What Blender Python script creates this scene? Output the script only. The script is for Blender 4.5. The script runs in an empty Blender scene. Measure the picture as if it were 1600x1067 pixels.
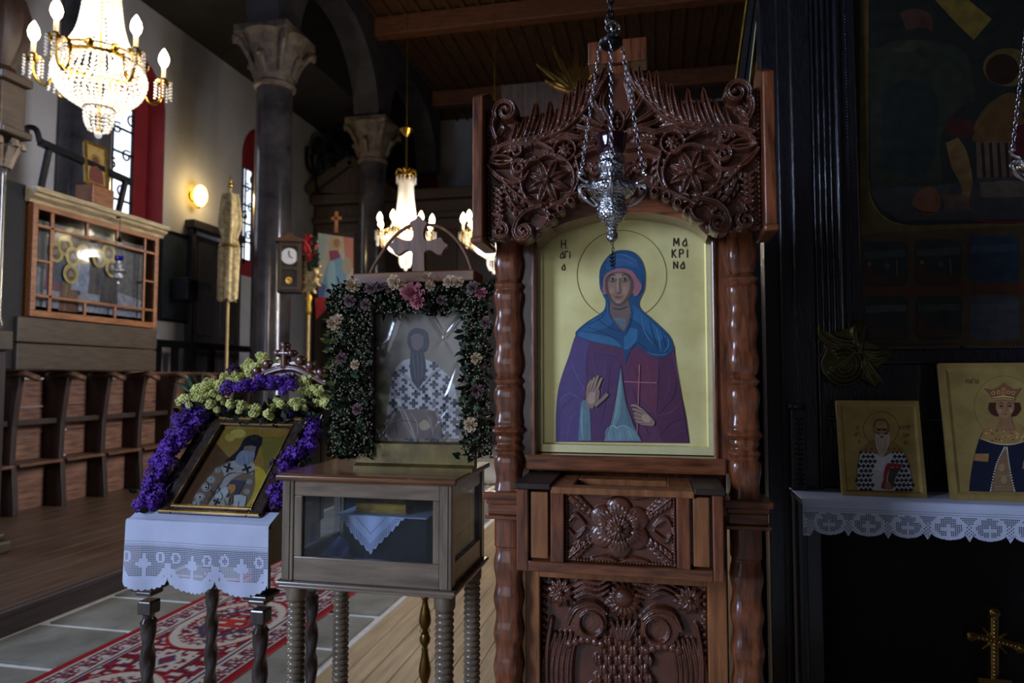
import bpy, math, random
import numpy as np
from mathutils import Vector, Matrix
from mathutils.geometry import tessellate_polygon

random.seed(7); rng = np.random.default_rng(7)
S = bpy.context.scene
COL = S.collection
PI = math.pi
sin, cos, rad = math.sin, math.cos, math.radians

# ------------------------------------------------------------------ camera
FPX = 1067.0
YAW, PITCH = rad(11.9), rad(3.03)
CAM = Vector((0, 0, 1.55))
cam_d = bpy.data.cameras.new('camera'); cam = bpy.data.objects.new('camera', cam_d); COL.objects.link(cam)
cam.location = CAM; cam.rotation_euler = (PI/2 + PITCH, 0, YAW)
cam_d.sensor_width = 36; cam_d.lens = 24.0; cam_d.clip_start = 0.05; cam_d.clip_end = 100
cam_d.dof.use_dof = True; cam_d.dof.focus_distance = 2.0; cam_d.dof.aperture_fstop = 3.2
S.camera = cam

# ------------------------------------------------------------------ view, world, lights
S.view_settings.view_transform = 'Standard'; S.view_settings.look = 'None'
S.view_settings.gamma = 1.0; S.view_settings.use_curve_mapping = False
S.view_settings.exposure = 0.12
world = bpy.data.worlds.new('world'); S.world = world; world.use_nodes = True
bg = world.node_tree.nodes['Background']
bg.inputs[0].default_value = (0.62, 0.70, 1.0, 1); bg.inputs[1].default_value = 0.16

def area_light(name, loc, target, sx, sy, power, col, spread=150):
    l = bpy.data.lights.new(name, 'AREA'); l.shape = 'RECTANGLE'; l.size = sx; l.size_y = sy
    l.energy = power; l.color = col; l.spread = rad(spread)
    o = bpy.data.objects.new(name, l); COL.objects.link(o); o.location = loc
    o.rotation_euler = (Vector(target) - Vector(loc)).to_track_quat('-Z', 'Y').to_euler()
    return o
# daylight through the tall windows of the side wall, this side of the frame, and through the door behind the camera
area_light('window_daylight_near', (-5.4, -3.4, 3.2), (-0.4, 2.0, 1.3), 1.6, 2.6, 280, (0.56, 0.69, 1.0))
area_light('window_daylight_mid', (-8.2, 3.2, 4.4), (-1.5, 3.0, 0.6), 1.3, 3.0, 120, (0.56, 0.70, 1.0))
area_light('door_daylight', (-2.2, -5.0, 2.0), (-0.4, 2.0, 1.4), 1.6, 2.6, 14, (0.80, 0.88, 1.0))
area_light('opposite_window_daylight', (5.6, 8.0, 5.0), (-6.4, 7.6, 0.8), 2.0, 3.0, 170, (0.84, 0.88, 1.0), 70)

# ------------------------------------------------------------------ pixel rays to world points
R_ = Vector((cos(YAW), sin(YAW), 0)); F0 = Vector((-sin(YAW), cos(YAW), 0)); UP = Vector((0, 0, 1))
F_ = F0*cos(PITCH) + UP*sin(PITCH); U_ = UP*cos(PITCH) - F0*sin(PITCH)
def ray(px, py): return R_*((px-800)/FPX) + U_*((533.5-py)/FPX) + F_
def atY(px, py, Y): d = ray(px, py); return CAM + d*(Y/d.y)
def atX(px, py, X): d = ray(px, py); return CAM + d*(X/d.x)
def atZ(px, py, Z): d = ray(px, py); return CAM + d*((Z-CAM.z)/d.z)
def atD(px, py, D): return CAM + ray(px, py)*D
def atP(px, py, p0, n): d = ray(px, py); return CAM + d*((p0-CAM).dot(n)/d.dot(n))

# ------------------------------------------------------------------ materials
def lin(c):
    return tuple((v/255/12.92 if v/255 <= 0.04045 else ((v/255+0.055)/1.055)**2.4) for v in c)
MATS = {}
def mat(name, rgb, rough=0.5, metal=0.0, var=0.18, vscale=6.0, bump=0.0, bscale=80.0, stretch=None, coat=0.0,
        spec=0.5, rgb2=None, sheen=0, transl=0.0, alpha=None, emit=None, trans=0.0, ior=1.45, rvar=0.0, btype='noise', bdist=0.004):
    if name in MATS: return MATS[name]
    m = bpy.data.materials.new(name); m.use_nodes = True; MATS[name] = m
    nt = m.node_tree; N = nt.nodes; L = nt.links; b = N['Principled BSDF']
    c = lin(rgb)
    tc = N.new('ShaderNodeTexCoord'); mp = N.new('ShaderNodeMapping'); L.new(tc.outputs['Object'], mp.inputs[0])
    if stretch: mp.inputs['Scale'].default_value = stretch
    no = N.new('ShaderNodeTexNoise'); no.inputs['Scale'].default_value = vscale; no.inputs['Detail'].default_value = 5
    no.inputs['Roughness'].default_value = 0.6
    L.new(mp.outputs[0], no.inputs['Vector'])
    rp = N.new('ShaderNodeValToRGB'); L.new(no.outputs['Fac'], rp.inputs[0])
    c2 = lin(rgb2) if rgb2 else tuple(v*(1-var*1.6) for v in c)
    rp.color_ramp.elements[0].position = 0.32; rp.color_ramp.elements[1].position = 0.68
    rp.color_ramp.elements[0].color = (*c2, 1)
    rp.color_ramp.elements[1].color = (*(c if rgb2 else tuple(min(1, v*(1+var*0.7)) for v in c)), 1)
    L.new(rp.outputs[0], b.inputs['Base Color'])
    b.inputs['Roughness'].default_value = rough; b.inputs['Metallic'].default_value = metal
    b.inputs['Specular IOR Level'].default_value = spec; b.inputs['IOR'].default_value = ior
    if coat: b.inputs['Coat Weight'].default_value = coat; b.inputs['Coat Roughness'].default_value = 0.12
    if rvar:
        mr = N.new('ShaderNodeMapRange'); L.new(no.outputs['Fac'], mr.inputs[0])
        mr.inputs[1].default_value = .3; mr.inputs[2].default_value = .7
        mr.inputs[3].default_value = max(.03, rough-rvar); mr.inputs[4].default_value = min(1, rough+rvar)
        L.new(mr.outputs[0], b.inputs['Roughness'])
    if trans: b.inputs['Transmission Weight'].default_value = trans
    if alpha is not None: b.inputs['Alpha'].default_value = alpha
    if emit: b.inputs['Emission Color'].default_value = (*lin(emit[0]), 1); b.inputs['Emission Strength'].default_value = emit[1]
    if bump:
        if btype == 'noise':
            t = N.new('ShaderNodeTexNoise'); t.inputs['Scale'].default_value = bscale; t.inputs['Detail'].default_value = 4; out = t.outputs['Fac']
        else:
            t = N.new('ShaderNodeTexVoronoi'); t.inputs['Scale'].default_value = bscale; out = t.outputs['Distance']
        L.new(mp.outputs[0], t.inputs['Vector'])
        bp = N.new('ShaderNodeBump'); bp.inputs['Strength'].default_value = bump; bp.inputs['Distance'].default_value = bdist
        L.new(out, bp.inputs['Height']); L.new(bp.outputs[0], b.inputs['Normal'])
    if transl:
        tr = N.new('ShaderNodeBsdfTranslucent'); L.new(rp.outputs[0], tr.inputs[0])
        mx = N.new('ShaderNodeMixShader'); mx.inputs[0].default_value = transl
        L.new(b.outputs[0], mx.inputs[1]); L.new(tr.outputs[0], mx.inputs[2])
        L.new(mx.outputs[0], N['Material Output'].inputs[0])
    return m
def glassmat(name, rgb=(235, 240, 245), rough=0.03, refl=0.12):
    # a thin pane: mostly clear, with a mirror layer that grows towards grazing angles
    m = bpy.data.materials.new(name); m.use_nodes = True; MATS[name] = m
    nt = m.node_tree; N = nt.nodes; L = nt.links; N.remove(N['Principled BSDF'])
    t = N.new('ShaderNodeBsdfTransparent'); t.inputs[0].default_value = (*lin(rgb), 1)
    g = N.new('ShaderNodeBsdfGlossy'); g.inputs['Roughness'].default_value = rough
    lw = N.new('ShaderNodeLayerWeight'); lw.inputs[0].default_value = .5
    f = N.new('ShaderNodeMath'); f.operation = 'POWER'; f.inputs[1].default_value = 4.5; L.new(lw.outputs['Facing'], f.inputs[0])
    no = N.new('ShaderNodeTexNoise'); no.inputs['Scale'].default_value = 3; bp = N.new('ShaderNodeBump')
    bp.inputs['Strength'].default_value = 0.02; L.new(no.outputs[0], bp.inputs['Height']); L.new(bp.outputs[0], g.inputs['Normal'])
    a = N.new('ShaderNodeMath'); a.operation = 'ADD'; a.inputs[1].default_value = refl; L.new(f.outputs[0], a.inputs[0])
    mx = N.new('ShaderNodeMixShader'); L.new(a.outputs[0], mx.inputs[0]); L.new(t.outputs[0], mx.inputs[1]); L.new(g.outputs[0], mx.inputs[2])
    L.new(mx.outputs[0], N['Material Output'].inputs[0])
    return m
def colmat(name, rough=0.45, metal=0.0, var=0.12, vscale=40, spec=0.4, bump=0.0, bscale=120, coat=0):
    # paint whose colours come from the painted shapes themselves
    m = bpy.data.materials.new(name); m.use_nodes = True; MATS[name] = m
    nt = m.node_tree; N = nt.nodes; L = nt.links; b = N['Principled BSDF']
    at = N.new('ShaderNodeAttribute'); at.attribute_name = 'Col'
    tc = N.new('ShaderNodeTexCoord')
    no = N.new('ShaderNodeTexNoise'); no.inputs['Scale'].default_value = vscale; no.inputs['Detail'].default_value = 4
    L.new(tc.outputs['Object'], no.inputs['Vector'])
    mr = N.new('ShaderNodeMapRange'); mr.inputs[1].default_value = .3; mr.inputs[2].default_value = .7
    mr.inputs[3].default_value = 1-var; mr.inputs[4].default_value = 1+var*0.6; L.new(no.outputs['Fac'], mr.inputs[0])
    mu = N.new('ShaderNodeVectorMath'); mu.operation = 'SCALE'; L.new(at.outputs['Color'], mu.inputs[0]); L.new(mr.outputs[0], mu.inputs['Scale'])
    L.new(mu.outputs[0], b.inputs['Base Color'])
    b.inputs['Roughness'].default_value = rough; b.inputs['Metallic'].default_value = metal; b.inputs['Specular IOR Level'].default_value = spec
    if coat: b.inputs['Coat Weight'].default_value = coat
    if bump:
        t = N.new('ShaderNodeTexNoise'); t.inputs['Scale'].default_value = bscale; L.new(tc.outputs['Object'], t.inputs['Vector'])
        bp = N.new('ShaderNodeBump'); bp.inputs['Strength'].default_value = bump; bp.inputs['Distance'].default_value = 0.002
        L.new(t.outputs['Fac'], bp.inputs['Height']); L.new(bp.outputs[0], b.inputs['Normal'])
    return m

WOODV = (7, 7, 0.9); WOODH = (0.9, 7, 7); WOODD = (7, 0.9, 7)
mat('kiosk_wood', (122, 68, 40), rough=.28, var=.45, vscale=9, stretch=WOODV, coat=.5, bump=.08, bscale=30)
mat('kiosk_wood_h', (126, 72, 42), rough=.28, var=.45, vscale=9, stretch=WOODH, coat=.5, bump=.08, bscale=30)
mat('carved_wood', (96, 54, 37), rough=.27, var=.28, vscale=14, coat=.6, bump=.12, bscale=90)
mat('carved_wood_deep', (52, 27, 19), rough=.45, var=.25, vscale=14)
mat('light_wood', (146, 92, 52), rough=.4, var=.3, vscale=6, stretch=WOODV, bump=.06, bscale=40)
mat('table_wood', (122, 104, 84), rough=.25, var=.3, vscale=5, stretch=WOODH, coat=.4, bump=.06, bscale=30)
mat('table_wood_v', (122, 106, 86), rough=.25, var=.3, vscale=5, stretch=WOODV, coat=.4, bump=.06, bscale=30)
mat('table_top_wood', (122, 78, 44), rough=.25, var=.3, vscale=5, stretch=WOODH, coat=.4)
mat('stand_wood', (62, 50, 44), rough=.22, var=.3, vscale=8, stretch=WOODV, coat=.5)
mat('black_paint', (26, 24, 30), rough=.22, var=.4, vscale=20, stretch=WOODV, bump=.35, bscale=40, coat=.4)
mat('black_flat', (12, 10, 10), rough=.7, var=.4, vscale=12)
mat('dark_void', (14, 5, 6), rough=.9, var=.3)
mat('stall_wood', (92, 60, 40), rough=.5, var=.4, vscale=5, stretch=(7, .9, 7), bump=.1, bscale=20)
mat('stall_dark', (48, 32, 25), rough=.5, var=.35, vscale=5, stretch=WOODV, bump=.1, bscale=20)
mat('stall_plank', (114, 78, 58), rough=.5, var=.4, vscale=4, stretch=(7, .9, 7), bump=.1, bscale=20)
mat('case_wood', (138, 86, 50), rough=.4, var=.3, vscale=6, stretch=(7, .9, 7))
mat('cornice_wood', (172, 152, 116), rough=.35, var=.3, vscale=6, stretch=(7, .9, 7))
mat('parapet_wood', (66, 53, 39), rough=.45, var=.3, vscale=5, stretch=(7, .9, 7), bump=.1, bscale=30)
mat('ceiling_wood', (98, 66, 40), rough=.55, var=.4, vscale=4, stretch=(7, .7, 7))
mat('beam_wood', (120, 74, 44), rough=.5, var=.3, vscale=4, stretch=WOODH)
mat('screen_wood', (70, 54, 46), rough=.5, var=.35, vscale=4, stretch=WOODV)
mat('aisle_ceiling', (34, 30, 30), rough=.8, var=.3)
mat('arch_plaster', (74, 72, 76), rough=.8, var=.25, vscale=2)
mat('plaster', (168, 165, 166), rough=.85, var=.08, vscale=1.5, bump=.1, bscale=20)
mat('red_paint', (150, 40, 44), rough=.7, var=.15, vscale=2)
mat('marble', (84, 80, 82), rough=.18, var=.5, vscale=2.2, rgb2=(44, 42, 46), coat=.5)
mat('capital_stone', (112, 98, 84), rough=.5, var=.4, vscale=6, bump=.3, bscale=20)
mat('stone', (116, 114, 104), rough=.6, var=.28, vscale=3, bump=.3, bscale=30)
mat('mortar', (205, 200, 190), rough=.9, var=.1, vscale=12, bump=.3, bscale=60)
mat('plank_floor', (166, 138, 102), rough=.42, var=.25, vscale=3, stretch=(8, .6, 8), bump=.06, bscale=30)
mat('platform_wood', (84, 62, 48), rough=.4, var=.3, vscale=3, stretch=(8, .6, 8))
mat('platform_edge', (56, 40, 36), rough=.5, var=.3, vscale=3, stretch=(8, .6, 8))
mat('gold_leaf', (236, 224, 156), rough=.42, metal=.35, var=.10, vscale=9, rgb2=(222, 206, 134), spec=.5, rvar=.06)
mat('gold_rim', (238, 228, 168), rough=.35, metal=.4, var=.08, vscale=9)
mat('gold_dull', (190, 162, 96), rough=.38, metal=.45, var=.2, vscale=9)
mat('gold_frame', (150, 116, 54), rough=.3, metal=.75, var=.3, vscale=14)
mat('gilt', (190, 150, 60), rough=.32, metal=.8, var=.35, vscale=20, bump=.4, bscale=50)
mat('brass', (200, 158, 70), rough=.22, metal=1.0, var=.1)
mat('old_brass', (128, 98, 48), rough=.28, metal=.9, var=.25)
mat('silver', (205, 205, 208), rough=.22, metal=1.0, var=.25, vscale=60, bump=.8, bscale=150, btype='voronoi')
mat('silver_plain', (200, 200, 204), rough=.2, metal=1.0, var=.15, vscale=30)
mat('dark_metal', (50, 48, 50), rough=.3, metal=.9, var=.2)
mat('red_glass', (44, 5, 20), rough=.06, var=.1, coat=.5, transl=.1)
mat('blue_glass', (30, 22, 120), rough=.08, var=.1, coat=.5, transl=.3)
mat('cloth', (188, 194, 214), rough=.9, var=.04, vscale=8, bump=.15, bscale=400, bdist=.001)
mat('lace', (214, 218, 230), rough=.9, var=.05, vscale=20)
mat('velvet', (14, 14, 24), rough=.95, var=.3)
mat('blue_sheet', (86, 98, 150), rough=.7, var=.4, vscale=9)
mat('leaf', (66, 84, 58), rough=.42, var=.5, vscale=25)
mat('leaf_light', (98, 112, 50), rough=.45, var=.4, vscale=25)
mat('leaf_dark', (30, 44, 28), rough=.5, var=.4, vscale=25)
mat('statice', (116, 60, 186), rough=.7, var=.45, vscale=60, transl=.15)
mat('statice_plum', (84, 34, 92), rough=.7, var=.4, vscale=60, transl=.15)
mat('yellow_flower', (238, 236, 146), rough=.7, var=.3, vscale=60, transl=.15)
mat('tiny_white', (146, 136, 112), rough=.8, var=.3, vscale=60)
mat('pink_petal', (188, 110, 118), rough=.6, var=.3, vscale=40, transl=.15)
mat('cream_petal', (206, 178, 144), rough=.6, var=.25, vscale=40, transl=.15)
mat('dusty_petal', (112, 84, 84), rough=.7, var=.3, vscale=40)
mat('bulb', (255, 240, 205), rough=.3, emit=((255, 226, 180), 30.0))
mat('candle_white', (240, 235, 220), rough=.5, var=.05, transl=.3)
mat('crystal', (250, 248, 244), rough=.1, var=.03, transl=.55, spec=.8)
mat('sconce_glow', (255, 220, 120), rough=.4, emit=((255, 206, 96), 9.0))
mat('window_sky', (235, 243, 255), rough=.6, emit=((226, 238, 255), 1.5))
mat('iron', (20, 20, 24), rough=.45, metal=.6, var=.3)
mat('board_dark', (34, 44, 52), rough=.6, var=.4, vscale=3)
mat('door_dark', (52, 48, 50), rough=.5, var=.3, vscale=4, stretch=WOODV)
mat('speaker_blue', (28, 32, 46), rough=.4, var=.2)
mat('dial', (222, 222, 226), rough=.5, var=.03)
mat('banner_gold', (186, 162, 112), rough=.55, metal=.25, var=.35, vscale=18, bump=.4, bscale=60)
mat('cross_wood', (176, 112, 70), rough=.5, var=.2)
mat('pole_wood', (190, 158, 96), rough=.45, var=.2, stretch=WOODV)
mat('red_cloth', (170, 40, 44), rough=.8, var=.3)
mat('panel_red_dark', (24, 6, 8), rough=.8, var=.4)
glassmat('pane', rough=.08, refl=.014); glassmat('pane_case', refl=.025); glassmat('film', rough=.16, refl=.07)
mat('foot_gilt', (104, 88, 46), rough=.35, metal=.4, var=.3, vscale=14)
mat('cross_brown', (122, 82, 54), rough=.4, var=.3, vscale=6, stretch=WOODV)
PSC = 0.32
mat('gilt_dark', (92, 84, 46), rough=.3, metal=.6, var=.3, vscale=20)
colmat('paint', rough=.42, coat=.0); colmat('paint_old', rough=.38, var=.35, vscale=22, coat=.2); colmat('rug_wool', rough=.95, var=.25, vscale=120, spec=.1, bump=.4, bscale=500)

# ------------------------------------------------------------------ object helpers
def tag(o, label, cat, group=None, kind=None):
    if label: o['label'] = label
    if cat: o['category'] = cat
    if group: o['group'] = group
    if kind: o['kind'] = kind
    return o
def thing(name, label, cat, loc=(0, 0, 0), rz=0.0, group=None):
    o = bpy.data.objects.new(name, None); COL.objects.link(o); o.location = loc; o.rotation_euler = (0, 0, rz)
    o.empty_display_size = .1
    return tag(o, label, cat, group)
def root_loc(parent):
    v = Vector((0, 0, 0)); p = parent
    while p is not None: v = v + Vector(p.location); p = p.parent
    return v
def newobj(name, me, m=None, parent=None, loc=(0, 0, 0)):
    o = bpy.data.objects.new(name, me); COL.objects.link(o); o.location = loc
    if m and not me.materials: me.materials.append(MATS[m])
    if parent is not None: o.parent = parent
    return o
def copy_tree(o, parent=None):
    c = o.copy(); COL.objects.link(c); c.parent = parent
    for ch in list(o.children): copy_tree(ch, c)
    return c
def cr(pts, n=6, closed=False):
    P = np.array([tuple(p) for p in pts], float); k = len(P)
    if k < 3 and not closed: return P
    out = []
    rngk = range(k) if closed else range(k-1)
    for i in rngk:
        if closed: p0, p1, p2, p3 = P[(i-1) % k], P[i], P[(i+1) % k], P[(i+2) % k]
        else: p0, p1, p2, p3 = P[max(i-1, 0)], P[i], P[i+1], P[min(i+2, k-1)]
        for j in range(n):
            t = j/n
            out.append(0.5*((2*p1) + (-p0+p2)*t + (2*p0-5*p1+4*p2-p3)*t*t + (-p0+3*p1-3*p2+p3)*t**3))
    if not closed: out.append(P[-1])
    return np.array(out)

class MB:
    def __init__(s): s.v = []; s.f = []
    def add(s, vs, fs):
        o = len(s.v); s.v += [tuple(map(float, p)) for p in vs]; s.f += [tuple(i+o for i in f) for f in fs]; return s
    def box(s, x0, x1, y0, y1, z0, z1):
        return s.add([(x0, y0, z0), (x1, y0, z0), (x1, y1, z0), (x0, y1, z0), (x0, y0, z1), (x1, y0, z1), (x1, y1, z1), (x0, y1, z1)],
                     [(0, 3, 2, 1), (4, 5, 6, 7), (0, 1, 5, 4), (1, 2, 6, 5), (2, 3, 7, 6), (3, 0, 4, 7)])
    def hexa(s, a, b):      # two quads of four points each, joined
        return s.add(list(a)+list(b), [(0, 3, 2, 1), (4, 5, 6, 7), (0, 1, 5, 4), (1, 2, 6, 5), (2, 3, 7, 6), (3, 0, 4, 7)])
    def bar(s, p, q, w, h, up=(0, 0, 1)):
        p, q = Vector(p), Vector(q); d = (q-p).normalized(); a = d.cross(Vector(up))
        if a.length < 1e-5: a = d.cross(Vector((1, 0, 0)))
        a.normalize(); b = a.cross(d)
        ring = lambda c: [c-a*w/2-b*h/2, c+a*w/2-b*h/2, c+a*w/2+b*h/2, c-a*w/2+b*h/2]
        return s.hexa(ring(p), ring(q))
    def lathe(s, prof, n=24, c=(0, 0, 0), sq=0.0, a0=0.0, arc=2*PI, tw=None):
        vs = []; fs = []; full = abs(arc-2*PI) < 1e-6
        cols = n if full else n+1
        for k, (r, z) in enumerate(prof):
            for i in range(cols):
                a = a0 + arc*i/n; ca, sa = cos(a), sin(a)
                q = 1.0
                if sq: q = (abs(ca)**(2+sq*6) + abs(sa)**(2+sq*6))**(-1/(2+sq*6))
                rr = r*q
                if tw: rr *= tw(a, z)
                vs.append((c[0]+rr*ca, c[1]+rr*sa, c[2]+z))
        for k in range(len(prof)-1):
            for i in range(n):
                j = (i+1) % cols
                fs.append((k*cols+i, k*cols+j, (k+1)*cols+j, (k+1)*cols+i))
        if full:
            if prof[0][0] > 1e-5: fs.append(tuple(reversed(range(n))))
            if prof[-1][0] > 1e-5: fs.append(tuple(range((len(prof)-1)*cols, len(prof)*cols)))
        return s.add(vs, fs)
    def tube(s, pts, r, n=8, closed=False):
        P = [Vector(p) for p in pts]; k = len(P); rr = r if hasattr(r, '__len__') else [r]*k
        vs = []; fs = []; a = None
        for i in range(k):
            d = (P[(i+1) % k]-P[i-1]) if closed else (P[min(i+1, k-1)]-P[max(i-1, 0)])
            d.normalize()
            if a is None:
                a = d.cross(Vector((0, 0, 1)));
                if a.length < .1: a = d.cross(Vector((0, 1, 0)))
            a = (a - d*a.dot(d)).normalized(); b = d.cross(a)
            for j in range(n):
                t = 2*PI*j/n; vs.append(P[i] + (a*cos(t)+b*sin(t))*rr[i])
        for i in range(k if closed else k-1):
            for j in range(n):
                i2 = (i+1) % k; fs.append((i*n+j, i*n+(j+1) % n, i2*n+(j+1) % n, i2*n+j))
        if not closed: fs.append(tuple(reversed(range(n)))); fs.append(tuple(range((k-1)*n, k*n)))
        return s.add(vs, fs)
    def prism(s, poly, y0, y1, axis='y'):
        n = len(poly)
        mk = {'y': lambda a, b, t: (a, t, b), 'x': lambda a, b, t: (t, a, b), 'z': lambda a, b, t: (a, b, t)}[axis]
        vs = [mk(a, b, y0) for a, b in poly] + [mk(a, b, y1) for a, b in poly]
        fs = [tuple(range(n)), tuple(reversed(range(n, 2*n)))] + [(i, n+i, n+(i+1) % n, (i+1) % n) for i in range(n)]
        return s.add(vs, fs)
    def sph(s, c, r, nu=10, nv=7):
        rx, ry, rz = r if hasattr(r, '__len__') else (r, r, r)
        vs = [(c[0], c[1], c[2]-rz)]; fs = []
        for k in range(1, nv):
            t = -PI/2 + PI*k/nv
            for i in range(nu):
                a = 2*PI*i/nu; vs.append((c[0]+rx*cos(t)*cos(a), c[1]+ry*cos(t)*sin(a), c[2]+rz*sin(t)))
        vs.append((c[0], c[1], c[2]+rz)); top = len(vs)-1
        for i in range(nu): fs.append((0, 1+(i+1) % nu, 1+i)); fs.append((top, top-nu+i, top-nu+(i+1) % nu))
        for k in range(nv-2):
            for i in range(nu):
                fs.append((1+k*nu+i, 1+k*nu+(i+1) % nu, 1+(k+1)*nu+(i+1) % nu, 1+(k+1)*nu+i))
        return s.add(vs, fs)
    def sweep(s, prof, p, q, out, up=(0, 0, 1)):
        # moulding: profile points (outward, upward) swept from p to q
        p, q, out, up = Vector(p), Vector(q), Vector(out), Vector(up); n = len(prof)
        vs = [p+out*a+up*b for a, b in prof] + [q+out*a+up*b for a, b in prof]
        fs = [tuple(range(n)), tuple(reversed(range(n, 2*n)))] + [(i, n+i, n+(i+1) % n, (i+1) % n) for i in range(n)]
        return s.add(vs, fs)
    def build(s, name, m, parent=None, smooth=False, bev=0.0, world=False, loc=(0, 0, 0), ang=40):
        vs = s.v
        if world:
            o = root_loc(parent) if parent is not None else Vector(loc)
            vs = [(x-o.x, y-o.y, z-o.z) for x, y, z in vs]
        me = bpy.data.meshes.new(name); me.from_pydata(vs, [], s.f); me.update()
        if smooth:
            me.shade_smooth()
            try: me.set_sharp_from_angle(angle=rad(ang))
            except Exception: pass
        ob = newobj(name, me, m, parent, loc if parent is None else (0, 0, 0))
        if bev:
            b = ob.modifiers.new('bevel', 'BEVEL'); b.width = bev; b.segments = 2; b.limit_method = 'ANGLE'; b.angle_limit = rad(50)
        return ob

def npmesh(name, V, Q, m, parent=None, smooth=False, cols=None, sub=None):
    """mesh from arrays; V in world coordinates"""
    o = root_loc(parent) if parent is not None else Vector((0, 0, 0))
    me = bpy.data.meshes.new(name); V = np.asarray(V, np.float32) - np.array(o, np.float32); Q = np.asarray(Q, np.int32)
    k = Q.shape[1]
    me.vertices.add(len(V)); me.vertices.foreach_set('co', V.ravel())
    me.loops.add(Q.size); me.loops.foreach_set('vertex_index', Q.ravel())
    me.polygons.add(len(Q)); me.polygons.foreach_set('loop_start', np.arange(0, Q.size, k, dtype=np.int32))
    try: me.polygons.foreach_set('loop_total', np.full(len(Q), k, np.int32))
    except Exception: pass
    if cols is not None:
        a = me.attributes.new('Col', 'FLOAT_COLOR', 'POINT'); c = np.ones((len(V), 4), np.float32); c[:, :3] = cols
        a.data.foreach_set('color', c.ravel())
    me.update(calc_edges=True); me.validate()
    if smooth: me.shade_smooth()
    return newobj(name, me, m, parent)
def scatter(name, base, mats4, m, parent, smooth=False, kind=None):
    """one mesh of many small copies of base=(verts, faces of one size) at 4x4 matrices (world)"""
    V = np.array(base[0], float); Fq = np.array(base[1], int); n = len(V)
    T = np.array([[list(r) for r in M] for M in mats4])
    Vh = np.c_[V, np.ones(n)]
    out = np.einsum('kij,nj->kni', T, Vh)[:, :, :3].reshape(-1, 3)
    Q = (Fq[None]+np.arange(len(T))[:, None, None]*n).reshape(-1, Fq.shape[1])
    o = npmesh(name, out, Q, m, parent, smooth)
    if kind: o['kind'] = kind
    return o
def xf(p, s=1.0, rot=None, d=None, roll=0.0):
    """matrix: at p, scale s, +Z turned towards d"""
    if d is not None: q = Vector(d).to_track_quat('Z', 'Y').to_matrix().to_4x4() @ Matrix.Rotation(roll, 4, 'Z')
    else: q = rot if rot is not None else Matrix.Identity(4)
    sc = Matrix.Diagonal((*(s if hasattr(s, '__len__') else (s, s, s)), 1))
    return Matrix.Translation(Vector(p)) @ q @ sc

def inpoly(X, Z, poly):
    inside = np.zeros(X.shape, bool); n = len(poly)
    for i in range(n):
        x1, z1 = poly[i]; x2, z2 = poly[(i+1) % n]
        if z1 == z2: continue
        c = ((z1 > Z) != (z2 > Z)) & (X < (x2-x1)*(Z-z1)/(z2-z1)+x1)
        inside ^= c
    return inside

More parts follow.
